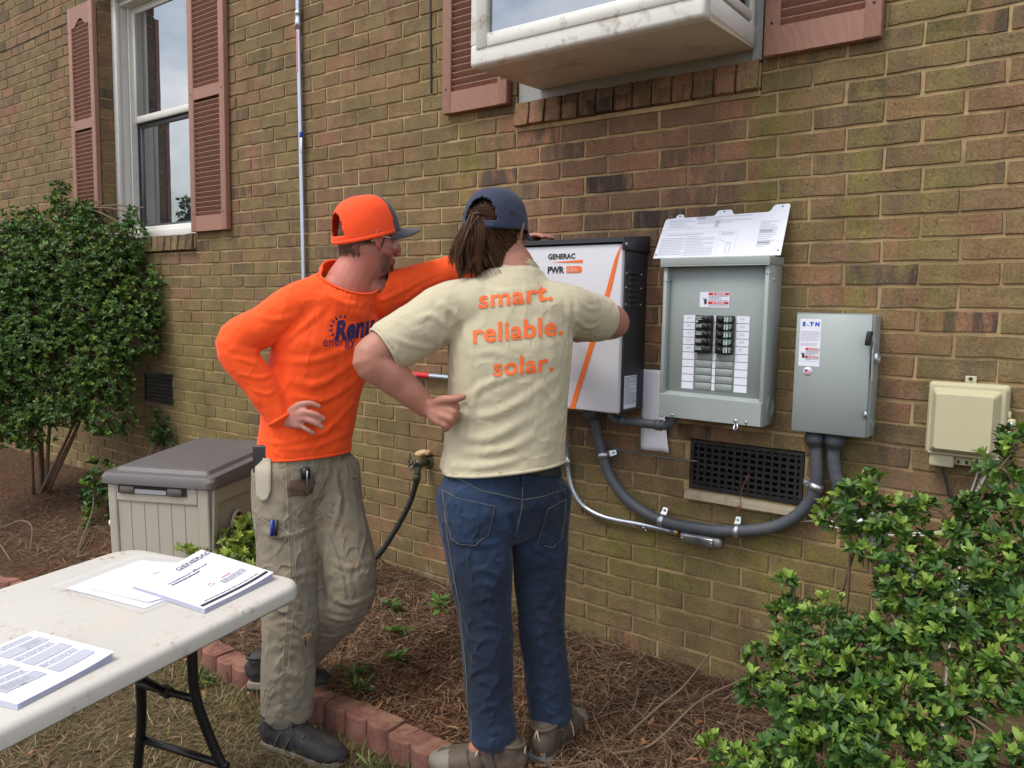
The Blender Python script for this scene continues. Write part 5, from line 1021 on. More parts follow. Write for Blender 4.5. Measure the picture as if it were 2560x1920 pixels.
def shrub(name, label, lobes, base, dens, per, length, width, cols, newcols, new, seed, stems=8, stem_r=.008, inner=.35, up=.5, group=None, twig_every=3):
    rg = np.random.default_rng(seed); t = thing(name, label, 'shrub', base, group); cs, ax, tips = [], [], []
    lob = np.array(lobes)
    for x, y, z, r in lobes:
        n = max(9, int(dens * (r / .05) ** 2))
        for _ in range(n):
            d = rg.normal(0, 1, 3); d /= np.linalg.norm(d); rr_ = r * (rg.uniform(inner, 1.0) ** .5) * rg.uniform(.85, 1.12); p = np.array((x, y, z)) + d * rr_ * np.array((1, 1, .9))
            if p[1] > -.015 or p[2] < gz(p[0], p[1]) + .005: continue
            cs.append(p); a = d * .8 + np.array((0, 0, up)) + rg.normal(0, .25, 3); ax.append(a)
    cs, ax = np.array(cs), np.array(ax); P, F, T_ = leaf_cloud(cs, ax, per, length, width, cols, seed=seed, new=new, newcols=newcols)
    f = np_mesh('foliage', P, F, T_, M_LEAF, t, True); f['kind'] = 'stuff'
    m = MB(); b = Vector(base); rr = random.Random(seed)
    trunks = []
    for k in range(stems):
        x, y, z, r = lobes[rr.randrange(len(lobes))]; e = Vector((x, y, z)); s = b + Vector((rr.uniform(-.05, .05), rr.uniform(-.04, .04), 0)); md_ = s.lerp(e, .5) + Vector((rr.uniform(-.06, .06), rr.uniform(-.05, .05), rr.uniform(0, .06))); path = spline([s, md_, e], 6); m.tube(path, [stem_r * (1 - .65 * i / len(path)) for i in range(len(path))], 6); trunks += path[4:]
    for k in range(0, len(cs), twig_every):
        p = Vector(cs[k]); i = int(np.argmin(((lob[:, :3] - cs[k]) ** 2).sum(1))); c_ = Vector(lob[i, :3]); a = c_.lerp(p, -.2) + Vector((0, 0, -.3 * lob[i, 3])); m.tube([a, a.lerp(p, .55) + Vector((rr.uniform(-.01, .01), rr.uniform(-.01, .01), -.006)), p], [stem_r * .32, stem_r * .26, stem_r * .16], 4, caps=False)
    for i, (x, y, z, r) in enumerate(lobes):
        c_ = Vector((x, y, z)); q = min(trunks, key=lambda w: (w - c_).length); m.tube(spline([q, q.lerp(c_, .5) + Vector((rr.uniform(-.02, .02), rr.uniform(-.02, .02), .02)), c_], 4), stem_r * .45, 5, caps=False)
    m.build('branches', M_TWIG, t); return t
DK = [(48, 78, 34), (60, 92, 40), (40, 66, 32), (72, 102, 46), (54, 84, 44)]
shrub('azalea_shrub', 'leafy green shrub with bright new leaves in the right foreground', RB_LOBES, (-.62, -.45, gz(-.62, -.45)), 21, 8, .027, .011, [(62, 94, 38), (76, 110, 46), (52, 80, 36), (92, 124, 54), (68, 100, 48)], [(126, 154, 62), (110, 142, 56), (144, 166, 80)], .42, 5, 16, .007, .15, .75, twig_every=6)
shrub('holly_shrub', 'tall dark green dense shrub at the left edge under the window', LB_LOBES, (-5.6, -.4, gz(-5.6, -.4)), 13, 7, .027, .0125, [(62, 92, 38), (78, 110, 46), (52, 78, 34), (94, 124, 54), (68, 98, 46)], [(124, 150, 66), (108, 136, 58)], .22, 6, 7, .012, .3, .6, twig_every=6)
shrub('small_shrub', 'small dark shrub between the storage box and the crawl-space vent', SB_LOBES, (-4.7, -.25, gz(-4.7, -.25)), 9, 7, .036, .015, DK, [(92, 122, 50)], .2, 7, 5, .006)
shrub('azalea_shrub', 'low light-green shrub in front of the storage box behind the table', AZ_LOBES, (-2.95, -.62, gz(-2.95, -.62)), 9.5, 7, .042, .016, [(120, 142, 56), (100, 128, 50), (138, 156, 70), (84, 112, 46)], [(170, 184, 84), (154, 174, 74)], .4, 8, 9, .005, .2, .8, twig_every=2)
shrub('small_shrub', 'green sprigs growing at the left side of the storage box', LW_LOBES, (-4.25, -.75, gz(-4.25, -.75)), 7, 6, .036, .015, DK, [(110, 140, 56)], .3, 9, 4, .005)
# weeds
def weed(x, y, n, L, label, seed, col=(86, 118, 48), wid=.018, fl=.5):
    rg = np.random.default_rng(seed); z = gz(x, y); cs = np.array([(x + rg.normal(0, .018), y + rg.normal(0, .018), z + .006 + rg.uniform(0, .03)) for _ in range(n)]); P, F, T_ = leaf_cloud(cs, np.tile((0, 0, 1.), (n, 1)) + rg.normal(0, .25, (n, 3)), 5, L, wid, [col, tuple(int(c * 1.15) for c in col), tuple(int(c * .85) for c in col)], (fl, 1.35), .2, seed, .35, 0)
    o = np_mesh('weed', P, F, T_, M_LEAF, None, True); rootmesh(o, (x, y, z)); tag(o, label, 'weed', 'weeds in the planting bed')
weed(-2.20, -.44, 3, .05, 'low weed in the straw between the two men', 1); weed(-2.36, -.30, 3, .055, 'weed beside the hanging hose near the wall', 2); weed(-1.93, -.14, 4, .06, 'upright weed at the wall beside the jeans', 3, (96, 130, 54), .013, .2); weed(-2.20, -.16, 4, .055, 'weed at the foot of the wall left of the jeans', 4)
weed(-2.12, -.72, 3, .05, 'weed behind the crossed black shoe', 5); weed(-2.08, -.60, 2, .045, 'small weed in the straw above the edging', 6); weed(-2.02, -.80, 3, .05, 'weed leaning over the edging block between the men', 7, (104, 128, 60), .012); weed(-2.62, -1.02, 4, .045, 'weed in front of the edging near the crossed shoe', 8, (96, 120, 56), .010, .2); weed(-1.72, -1.02, 3, .055, 'grassy weed in front of the edging beside the brown shoe', 9, (110, 128, 66), .008)
# dead twigs
twig([(-1.12, -.50, gz(-1.12, -.5) + .01), (-1.04, -.46, .10), (-.97, -.42, .18), (-.9, -.38, .30)], .005, 'bare dead twig standing at the left side of the right shrub'); twig([(-1.10, -.62, gz(-1.1, -.62) + .02), (-1.02, -.52, .02), (-.94, -.36, .12), (-.82, -.26, .2)], .0055, 'bare dead branch arching from the straw into the right shrub')
twig([(-5.2, -1.0, -.02), (-4.9, -.95, .05), (-4.65, -.98, .03), (-4.4, -1.02, .0)], .007, 'dead branch lying on the straw at the far left'); twig([(-5.1, -.8, 0), (-4.8, -.82, .10), (-4.55, -.86, .12), (-4.35, -.95, .05)], .005, 'thin dead branch leaning left of the storage box')
twig([(-1.62, -.42, gz(-1.62, -.42) + .012), (-1.56, -.40, gz(-1.56, -.4) + .016), (-1.50, -.41, gz(-1.5, -.41) + .012)], .006, 'short stick lying on the mulch right of the jeans')
ORJ = {'pelvis': (-2.187, -0.905, 0.782), 'waist': (-2.175, -0.901, 0.894), 'belly': (-2.163, -0.881, 1.032), 'chest': (-2.146, -0.848, 1.190), 'uchest': (-2.126, -0.804, 1.328), 'neckb': (-2.112, -0.769, 1.425), 'neckt': (-2.084, -0.727, 1.495), 'head': (-2.069, -0.701, 1.565), 'rsh': (-2.166, -0.948, 1.333), 'rel': (-2.237, -1.130, 1.205), 'rwr': (-2.136, -1.026, 0.960), 'lsh': (-2.053, -0.603, 1.391), 'lel': (-1.962, -0.360, 1.481), 'lwr': (-1.843, -0.197, 1.558), 'lhand': (-1.796, -0.132, 1.599), 'rhip': (-2.194, -0.976, 0.750), 'rknee': (-2.113, -1.020, 0.306), 'rank': (-2.086, -1.061, -0.046), 'lhip': (-2.161, -0.827, 0.738), 'lknee': (-2.016, -0.851, 0.368), 'lank': (-2.313, -0.892, 0.008), 'rheel': (-2.115, -1.111, -0.114), 'rtoe': (-1.838, -1.028, -0.121), 'lheel': (-2.444, -0.951, -0.072), 'ltoe': (-2.166, -0.816, -0.071)}
TAJ = {'pelvis': (-1.426, -0.757, 0.789), 'waist': (-1.421, -0.758, 0.907), 'belly': (-1.418, -0.750, 1.052), 'chest': (-1.421, -0.740, 1.207), 'uchest': (-1.430, -0.719, 1.332), 'neckb': (-1.449, -0.700, 1.451), 'neckt': (-1.480, -0.698, 1.500), 'head': (-1.510, -0.700, 1.561), 'lsh': (-1.548, -0.871, 1.329), 'lel': (-1.652, -1.080, 1.193), 'lwr': (-1.549, -0.963, 1.047), 'rsh': (-1.311, -0.616, 1.335), 'rel': (-1.276, -0.392, 1.301), 'rwr': (-1.457, -0.321, 1.253), 'rhand': (-1.542, -0.286, 1.242), 'lhip': (-1.476, -0.840, 0.778), 'lknee': (-1.407, -0.858, 0.406), 'lank': (-1.364, -0.868, 0.065), 'rhip': (-1.363, -0.662, 0.763), 'rknee': (-1.327, -0.681, 0.390), 'rank': (-1.293, -0.665, 0.050), 'lheel': (-1.301, -0.840, 0.007), 'ltoe': (-1.518, -0.947, 0.007), 'rheel': (-1.284, -0.733, 0.006), 'rtoe': (-1.315, -0.468, -0.009)}
# ================================================================== people
CRT = Matrix(CR)
CX, CU, CF = Vector((CR[0][0], CR[1][0], CR[2][0])), Vector((CR[0][1], CR[1][1], CR[2][1])), -Vector((CR[0][2], CR[1][2], CR[2][2]))
HX = Vector((CX.x, CX.y, 0)).normalized(); HF = Vector((CF.x, CF.y, 0)).normalized()
def loft(pts, ra, rb, hint, n=22, p=2.0, dome=.55):
    """closed skin over elliptical sections; ra along hint, rb across it"""
    P = [Vector(q) for q in pts]; m = len(P); hint = Vector(hint); vs = []; fs = []
    def ring(c, t, a, b):
        u = (hint - t * hint.dot(t)); u = u.normalized(); w = t.cross(u); out = []
        for k in range(n):
            th = 2 * math.pi * k / n; c_, s_ = math.cos(th), math.sin(th)
            e = 2 / p; out.append(c + u * a * math.copysign(abs(c_) ** e, c_) + w * b * math.copysign(abs(s_) ** e, s_))
        return out
    T = [((P[min(i + 1, m - 1)] - P[max(i - 1, 0)])).normalized() for i in range(m)]
    rings = []
    if dome:
        for k in (.35, .75): rings.append((P[0] - T[0] * dome * min(ra[0], rb[0]) * math.sqrt(1 - k * k), T[0], ra[0] * k, rb[0] * k))
        rings[0], rings[1] = rings[0], rings[1]
    rings += [(P[i], T[i], ra[i], rb[i]) for i in range(m)]
    if dome:
        for k in (.75, .35): rings.append((P[-1] + T[-1] * dome * min(ra[-1], rb[-1]) * math.sqrt(1 - k * k), T[-1], ra[-1] * k, rb[-1] * k))
    for r in rings: vs += ring(*r)
    q = len(rings)
    for i in range(q - 1): fs += [(i * n + k, i * n + (k + 1) % n, (i + 1) * n + (k + 1) % n, (i + 1) * n + k) for k in range(n)]
    fs += [tuple(range(n - 1, -1, -1)), tuple((q - 1) * n + k for k in range(n))]
    return vs, fs
def limb(pts, r, sub=5, n=18, flat=1., hint=None):
    """round tapering limb through joints, radius per joint"""
    path = spline(pts, sub); R_ = []
    for i in range(len(pts) - 1):
        for k in range(sub): t = k / sub; t = t * t * (3 - 2 * t); R_.append(r[i] * (1 - t) + r[i + 1] * t)
    R_.append(r[-1]); h = hint or (Vector((.3, .5, .8)) if abs((path[-1] - path[0]).normalized().dot(Vector((.3, .5, .8)).normalized())) < .9 else Vector((1, 0, 0)))
    return loft(path, R_, [x * flat for x in R_], h, n)
def ball(c, r, sx=1, sy=1, sz=1, T=None):
    bm = bmesh.new(); bmesh.ops.create_icosphere(bm, subdivisions=3, radius=r)
    vs = [Vector((v.co.x * sx, v.co.y * sy, v.co.z * sz)) for v in bm.verts]; vs = [(T @ v if T else v) + Vector(c) for v in vs]; bm.verts.index_update(); fs = [[v.index for v in f.verts] for f in bm.faces]; bm.free(); return vs, fs
def fuse(name, lofts, voxel, mat, parent=None, it=6, fac=.5):
    """weld overlapping closed shapes into one continuous surface"""
    me = bpy.data.meshes.new(name); V = []; F = []
    for vs, fs in lofts:
        b = len(V); V += vs; F += [[b + i for i in f] for f in fs]
    me.from_pydata(V, [], F); bm = bmesh.new(); bm.from_mesh(me); bmesh.ops.recalc_face_normals(bm, faces=bm.faces[:]); bm.to_mesh(me); bm.free()
    o = bpy.data.objects.new(name, me); COL.objects.link(o)
    md = o.modifiers.new('weld', 'REMESH'); md.mode = 'VOXEL'; md.voxel_size = voxel; md.adaptivity = 0
    ms = o.modifiers.new('soft', 'SMOOTH'); ms.factor = fac; ms.iterations = it
    me2 = bpy.data.meshes.new_from_object(o.evaluated_get(bpy.context.evaluated_depsgraph_get())); bpy.data.objects.remove(o); bpy.data.meshes.remove(me)
    me2.name = name; me2.materials.clear(); setm(me2, mat); me2.polygons.foreach_set('use_smooth', [True] * len(me2.polygons))
    o = bpy.data.objects.new(name, me2); link(o, parent); org = ORG.get(parent.name, Vector()) if parent else Vector()
    me2.transform(Matrix.Translation(-org)); ORG[o.name] = org; return o
def getv(o):
    n = len(o.data.vertices); a = np.empty(n * 3, dtype=np.float32); o.data.vertices.foreach_get('co', a); b = np.empty(n * 3, dtype=np.float32); o.data.vertices.foreach_get('normal', b)
    return a.reshape(-1, 3).astype(float) + np.array(ORG[o.name]), b.reshape(-1, 3).astype(float)
def setv(o, v): o.data.vertices.foreach_set('co', (v - np.array(ORG[o.name])).astype(np.float32).ravel()); o.data.update()
def bvh(o):
    org = ORG[o.name]; me = o.data; return BVHTree.FromPolygons([v.co + org for v in me.vertices], [p.vertices[:] for p in me.polygons])
def eye_dir(x, y): return (CX * ((x - 1280) / 1964.5) + CU * ((960 - y) / 1964.5) + CF)
def cast(tree, x, y):
    """where a sight line meets the cloth"""
    h = tree.ray_cast(CP, eye_dir(x, y).normalized()); return (h[0], h[1]) if h[0] else (None, None)
def folds(o, items, tree=None, k=1.):
    """press creases into cloth; each: ((x,y),(x,y),... line as sighted), height, width"""
    tree = tree or bvh(o); v, nr = getv(o); d = np.zeros(len(v))
    for line, amp, w in items:
        w = w * .68
        pts = [cast(tree, *p)[0] for p in line]; pts = [p for p in pts if p]
        if len(pts) < 2: continue
        path = spline(pts, 6); P_ = np.array(path); L = len(P_)
        best = np.full(len(v), 9.); tt = np.zeros(len(v))
        lo, hi = P_.min(0) - 3 * w, P_.max(0) + 3 * w; idx = np.where(np.all((v > lo) & (v < hi), axis=1))[0]
        if not len(idx): continue
        sub = v[idx]; bb = np.full(len(idx), 9.); t_ = np.zeros(len(idx))
        for i in range(L - 1):
            a, b = P_[i], P_[i + 1]; ab = b - a; t = np.clip(((sub - a) @ ab) / (ab @ ab + 1e-12), 0, 1); q = np.linalg.norm(sub - (a + t[:, None] * ab), axis=1)
            m_ = q < bb; bb[m_] = q[m_]; t_[m_] = (i + t[m_]) / (L - 1)
        prof = np.exp(-(bb / w) ** 2) - .45 * np.exp(-((bb - 1.7 * w) / (.9 * w)) ** 2)
        d[idx] += k * amp * prof * np.sin(np.pi * np.clip(t_ * .9 + .05, 0, 1)) ** .6
    setv(o, v + nr * d[:, None])
def rumple(o, amp, scale, stretch=(1, 1, 1), seed=0):
    v, nr = getv(o); st = Vector(stretch)
    d = np.array([noise.noise(Vector((p[0] * st.x, p[1] * st.y, p[2] * st.z)) * scale + Vector((seed, seed, seed))) for p in v]); setv(o, v + nr * (d * amp)[:, None])
def gravity_close(o): pass
# ---- cloth, skin, hair materials
def mat_cloth(name, col, var=.06, weave=900, rough=.85, sheen=.2, bump=.2, extra=None, crease=.35):
    n = NT(name); v = n.pos(); c4 = col; dk = tuple(x * (1 - var) for x in c4[:3]) + (1,); lt = tuple(min(1., x * (1 + var)) for x in c4[:3]) + (1,)
    c = n.mix(n.noise(v, 9, 5, .6), dk, lt)
    if extra: c = extra(n, v, c)
    w1 = n.noise(v, 5, 3, .5, 'Color'); ad = n.n('VectorMath', operation='MULTIPLY_ADD'); n.l(w1, ad.inputs[0]); ad.inputs[1].default_value = (.12, .12, .12); n.l(v, ad.inputs[2])
    rg_ = n.noise(n.map(ad.outputs[0], (11, 11, 9), rot=(.4, .7, .3)), 1., 2, .5); rd = n.math('POWER', n.math('SUBTRACT', 1., n.math('ABSOLUTE', n.math('MULTIPLY_ADD', rg_, 2., -1.))), 7.)
    b = n.bump(rd, crease, .010); b = n.bump(n.noise(n.map(v, (30, 30, 14)), 1., 4, .6), .2, .005, b); b = n.bump(n.noise(v, weave, 2), bump, .0010, b)
    return n.setb(c, rough, 0, b, Specular_IOR_Level=.2, Sheen_Weight=sheen, Sheen_Roughness=.5)
def mat_skin(name, base, red):
    n = NT(name); at = n.n('Attribute', attribute_name='tint'); v = n.pos()
    c = n.mix(n.noise(v, 22, 5, .6), base, red); c = n.mix(.25, c, n.ramp(n.noise(v, 160, 4, .7), [(.3, (.75, .72, .7)), (.7, (1.2, 1.2, 1.2))]), 'MULTIPLY'); c = n.mix(1., c, at.outputs['Color'], 'MULTIPLY')
    return n.setb(c, .52, 0, n.bump(n.noise(v, 320, 4, .7), .18, .0012), Specular_IOR_Level=.4)
def mat_hair(name, a, b):
    n = NT(name); at = n.n('Attribute', attribute_name='tint'); c = n.mix(at.outputs['Fac'], a, b); return n.setb(c, .5, 0, None, Specular_IOR_Level=.25)
def tint_attr(o, cols):
    at = o.data.attributes.new('tint', 'FLOAT_COLOR', 'POINT'); t4 = np.ones((len(o.data.vertices), 4), dtype=np.float32); t4[:, :3] = cols; at.data.foreach_set('color', t4.ravel())
def strands(name, roots, paths_fn, n, r, mat, parent, seed=0, seg=7, sides=3):
    """hair: thin tapering tubes"""
    rg = random.Random(seed); V = []; F = []; T_ = []
    for i in range(n):
        path = spline(paths_fn(rg), 3); L = len(path); t = rg.uniform(.0, 1.); base = len(V); up = None
        for j, p in enumerate(path):
            tg = (path[min(j + 1, L - 1)] - path[max(j - 1, 0)]).normalized(); u = tg.orthogonal().normalized() if up is None else (up - tg * up.dot(tg)).normalized(); up = u; w = tg.cross(u); rr_ = r * (1 - .7 * (j / (L - 1)) ** 3)
            for k in range(sides): a = 2 * math.pi * k / sides; V.append(p + (u * math.cos(a) + w * math.sin(a)) * rr_); T_.append((t, t, t))
        for j in range(L - 1):
            for k in range(sides): F.append((base + j * sides + k, base + j * sides + (k + 1) % sides, base + (j + 1) * sides + (k + 1) % sides, base + (j + 1) * sides + k))
    return np_mesh(name, np.array([tuple(v) for v in V]), np.array(F), np.array(T_), mat, parent, True)
# ---- head in its own frame (x right, y forward, z up, origin between the ears)
HEAD = [(-.124, .048, .022, .030, .024), (-.112, .040, .042, .050, .040), (-.09, .024, .054, .066, .056), (-.06, .008, .063, .080, .068), (-.03, -.002, .070, .092, .074), (0, -.006, .0735, .0985, .077), (.03, -.007, .0755, .101, .078), (.06, -.009, .0745, .098, .076), (.09, -.014, .064, .084, .066), (.112, -.018, .044, .060, .044), (.122, -.02, .022, .032, .022)]
def head_lofts(T, k=1.):
    out = []; pts = [T @ Vector((0, y * k, z * k)) for z, y, rx, ry, _ in HEAD]; X_ = T.to_3x3() @ Vector((1, 0, 0))
    out.append(loft(pts, [h[2] * k for h in HEAD], [h[3] * k for h in HEAD], X_, 26, 2.25))
    L = lambda *a: T @ (Vector(a) * k)
    out.append(limb([L(0, .086, .022), L(0, .100, .0), L(0, .109, -.020), L(0, .106, -.030), L(0, .094, -.034)], [.007 * k, .0085 * k, .0105 * k, .0105 * k, .008 * k], 4, 12))
    for s in (-1, 1):
        out.append(ball(L(s * .011, .098, -.029), .0085 * k)); out.append(limb([L(s * .006, .092, .034), L(s * .03, .088, .038), L(s * .052, .07, .03)], [.009 * k, .010 * k, .008 * k], 4, 10))     # nostril, brow
        out.append(limb([L(s * .030, .078, -.018), L(s * .052, .060, -.012), L(s * .062, .035, -.008)], [.012 * k, .014 * k, .010 * k], 4, 10))                                                # cheekbone
        R_ = T.to_3x3()
        # ear: rim, lobe and bowl
        er = [L(s * .074, .010, .020), L(s * .083, .002, .033), L(s * .090, -.014, .034), L(s * .092, -.024, .018), L(s * .088, -.020, -.004), L(s * .081, -.006, -.022), L(s * .074, .004, -.028)]
        out.append(limb(er, [.004 * k, .0052 * k, .0056 * k, .0056 * k, .0052 * k, .0062 * k, .005 * k], 4, 10)); out.append(ball(L(s * .079, -.006, .004), .022 * k, .28, .62, 1.05, R_))
        out.append(ball(L(s * .050, .0, -.07), .02 * k, .6, 1.2, 1.))
    out.append(limb([L(-.022, .084, -.058), L(0, .092, -.056), L(.022, .084, -.058)], [.005 * k, .0075 * k, .005 * k], 4, 10)); out.append(limb([L(-.020, .083, -.068), L(0, .090, -.069), L(.020, .083, -.068)], [.005 * k, .008 * k, .005 * k], 4, 10))
    return out
def head_frame(c, fwd, up):
    f = Vector(fwd).normalized(); u = Vector(up); u = (u - f * u.dot(f)).normalized(); r = f.cross(u); return frame(c, r, f, u)
def cap_shell(T, k, mat, parent, colour_fn=None, bill_yaw=0., back_open=True, name='cap', bill_mat=None, bill_len=.072, tall=1.):
    """baseball cap: crown with seams, rear arch opening, button, bill and strap"""
    NU, NV = 108, 28; RX, RY, ZT, ZB = .089 * k, .112 * k, .142 * k * tall, .030 * k; V = []; keep = {}
    for j in range(NV + 1):
        ph = (j / NV) * math.pi / 2
        for i in range(NU):
            a = 2 * math.pi * i / NU; seam = 1 - .012 * math.exp(-((((a / (math.pi / 3)) + .5) % 1 - .5) / .05) ** 2)
            ce = max(0., math.cos(ph)) ** .62; x = RX * ce * math.sin(a) * seam; y = -.010 * k + RY * ce * math.cos(a) * seam; z = ZB + (ZT - ZB) * math.sin(ph) ** .92 - .012 * k * math.cos(ph) * (1 - math.cos(a)) * .5
            V.append(Vector((x, y, z)))
    F = []; FM = []
    for j in range(NV):
        for i in range(NU):
            a = 2 * math.pi * (i + .5) / NU; da = abs((a - math.pi + math.pi) % (2 * math.pi) - math.pi); h = (j + .5) / NV
            da = abs(a - math.pi)
            if back_open and da < .56 and .12 < h < .12 + .40 * math.sqrt(max(0, 1 - (da / .56) ** 2)): continue
            F.append((j * NU + i, j * NU + (i + 1) % NU, (j + 1) * NU + (i + 1) % NU, (j + 1) * NU + i)); FM.append(colour_fn(a, h) if colour_fn else 0)
    m = MB(); m.add([T @ v for v in V], F, True); m.mi = FM; o = m.build(name, mat, parent, recalc=False); sd = o.modifiers.new('thick', 'SOLIDIFY'); sd.thickness = .003; sd.offset = -1
    for q in range(6):
        a = math.pi / 6 + q * math.pi / 3; pts_ = []
        for j in range(NV + 1):
            i = int(round(a / (2 * math.pi) * NU)) % NU; h = (j + .5) / NV; da = abs(a - math.pi)
            if back_open and da < .58 and h < .55: continue
            pts_.append(T @ (V[j * NU + i] * 1.006))
        for dd in (0,):
            ms = MB(); ms.tube(pts_, .0013, 5); ms.build('seam', mat[colour_fn(a, .4)] if isinstance(mat, list) else mat, o)
    # bill
    m = MB(); nb, nl = 20, 8; vs = []
    for j in range(nl + 1):
        t = j / nl
        for i in range(nb + 1):
            s = i / nb * 2 - 1; a = s * 1.12 ; ex = bill_len * k * t * math.sqrt(max(0., 1 - (abs(s)) ** 2.6)) * 1.0
            x = RX * math.sin(a) * (1 + .0 * t); y = -.010 * k + RY * math.cos(a) + ex; z = ZB - .001 * k - .012 * k * (1 - math.cos(a)) * .5 - .30 * ex * .5 - .022 * k * (s * s) * t
            vs.append(T @ Vector((x, y, z)))
    m.add(vs, [(j * (nb + 1) + i, j * (nb + 1) + i + 1, (j + 1) * (nb + 1) + i + 1, (j + 1) * (nb + 1) + i) for j in range(nl) for i in range(nb)], True); b = m.build('bill', bill_mat or mat, o); sd = b.modifiers.new('thick', 'SOLIDIFY'); sd.thickness = .004; sd.offset = 0
    m = MB(); m.lathe(T @ Vector((0, -.010 * k, ZT - .002)), T.to_3x3() @ Vector((0, 0, 1)), [(0, .007), (.003, .006), (.004, .003)], 12); m.build('button', bill_mat or (mat[0] if isinstance(mat, list) else mat), o)
    return o
def shoe(heel, toe, zb, k, mats, parent, lean=0., height=.095, toe_sole=False, ml2=None):
    """laced shoe: sole slab, upper, collar, laces; heel and toe give direction and length"""
    h, t = Vector(heel), Vector(toe); h.z = t.z = 0; f = (t - h); L = f.length; f.normalize(); r = Vector((f.y, -f.x, 0)); T = frame((h.x, h.y, zb), r, f)
    if lean: T = T @ Matrix.Rotation(lean, 4, 'X')
    out = [(0, .030), (.08, .034), (.3, .034), (.5, .040), (.7, .048), (.85, .046), (.95, .034), (1.0, .014)]
    ring = [(w * k, y * L) for y, w in out] + [(-w * k * .95, y * L) for y, w in reversed(out)]
    ms_, mu, ml = mats
    m = MB(); m.prism(ring, T @ Vector((0, 0, .0)), T.to_3x3() @ Vector((1, 0, 0)), T.to_3x3() @ Vector((0, 1, 0)), T.to_3x3() @ Vector((0, 0, .028))); so_ = m.build('sole', ms_, parent); bv_ = so_.modifiers.new('round', 'BEVEL'); bv_.width = .006; bv_.segments = 2
    sec = [(.015, .026, .030, .075), (.08, .033, .036, height), (.2, .034, .036, height + .004), (.36, .036, .038, height - .006), (.5, .041, .042, .078), (.65, .047, .046, .062), (.8, .047, .046, .050), (.92, .038, .038, .040), (.985, .018, .02, .026)]
    pts = [T @ Vector((0, y * L, .018 + hh * .42)) for y, w, _, hh in sec]
    up = fuse('upper', [loft(pts, [w * k for _, w, _, _ in sec], [hh * .5 + .006 for *_, hh in sec], T.to_3x3() @ Vector((1, 0, 0)), 20, 2.4)] + ([limb([T @ Vector((0, .14 * L, .06)), T @ Vector((0, .15 * L, height + .018))], [.038 * k, .040 * k], 3)] if True else []), .005, mu, parent, 4)
    rumple(up, .0025, 40, seed=3)
    ts = [(.76, .0495, .054), (.84, .048, .049), (.92, .040, .041), (.975, .026, .031)]; tc = fuse('toe_cap', [loft([T @ Vector((0, y * L, .016 + hh * .42)) for y, w, hh in ts], [w * k for _, w, _ in ts], [hh * .5 + .007 for *_, hh in ts], T.to_3x3() @ Vector((1, 0, 0)), 20, 2.4)], .004, ms_ if toe_sole else mu, parent, 3)
    m = MB(); m.prism([(x * 1.02, y) for x, y in ring], T @ Vector((0, 0, -.008)), T.to_3x3() @ Vector((1, 0, 0)), T.to_3x3() @ Vector((0, 1, 0)), T.to_3x3() @ Vector((0, 0, .010))); m.build('outsole', M_RUBBER, parent)
    for sg_ in (-1, 1):
        m = MB()
        for y0 in (.22, .36, .50): m.tube([T @ Vector((sg_ * .0375 * k, y0 * L, .030)), T @ Vector((sg_ * .041 * k, (y0 + .04) * L, .058)), T @ Vector((sg_ * .027 * k, (y0 + .08) * L, .092))], .0028, 6)
        m.build('overlay', ml2 or ms_, parent)
    m = MB(); m.tube([T @ Vector((.036 * k * math.cos(a), .145 * L + .046 * math.sin(a), height + .020 + .006 * math.cos(a) ** 2)) for a in [2 * math.pi * q / 24 for q in range(24)]], .0065, 8, closed=True); m.build('collar_pad', mu, parent)
    m = MB()
    for q in range(4):
        y = (.40 + .075 * q) * L; z = .018 + .098 - .017 * q
        m.tube([T @ Vector((-.024 * k, y - .004, z - .014)), T @ Vector((0, y, z)), T @ Vector((.024 * k, y + .004, z - .014))], .0024, 6)
    m.tube(spline([T @ Vector((.004, .36 * L, .118)), T @ Vector((.03, .42 * L, .112)), T @ Vector((.048, .45 * L, .08)), T @ Vector((.052, .47 * L, .045))], 4), .0022, 6); m.tube(spline([T @ Vector((-.004, .36 * L, .118)), T @ Vector((-.03, .43 * L, .110)), T @ Vector((-.046, .47 * L, .085))], 4), .0022, 6)
    m.build('laces', ml, parent); return so_, T, L
def hand_lofts(wrist, knuckles, tips, palm_r=.03, fr=.0108, thumb=None, mids=None, up=None):
    """palm slab from wrist to knuckle row plus five separate bent fingers"""
    out = []; w = Vector(wrist); K = [Vector(q) for q in knuckles]
    for i, kq in enumerate(K): out.append(limb([w.lerp(kq, .12), w.lerp(kq, .55), kq], [.020, .018, .0138], 4, 12))
    mid = (K[1] + K[2]) / 2
    for i, (a, b) in enumerate(zip(K, tips)):
        b = [Vector(q) for q in b]; rr_ = fr * (.88 if i == 3 else 1.0); out.append(limb([w.lerp(a, .8), a] + b, [.0125] + [rr_ * 1.06] + [rr_ * (1 - .07 * j) for j in range(1, len(b) + 1)], 4, 12))
    if thumb: out.append(limb([Vector(q) for q in thumb], [.018] + [.014, .0128, .0108][:len(thumb) - 1], 4, 12))
    return out
def print_on(tree, vs, fs, m, px, off=.0016):
    """lay flat print onto cloth along the line of sight; px maps print coordinates to the sight line"""
    P_ = []
    for v in vs:
        h, nn = cast(tree, *px(v.x, v.y)); P_.append(h + nn * off if h else None)
    ok = [f for f in fs if all(P_[i] is not None for i in f)]; m.add([p or Vector() for p in P_], ok, True)
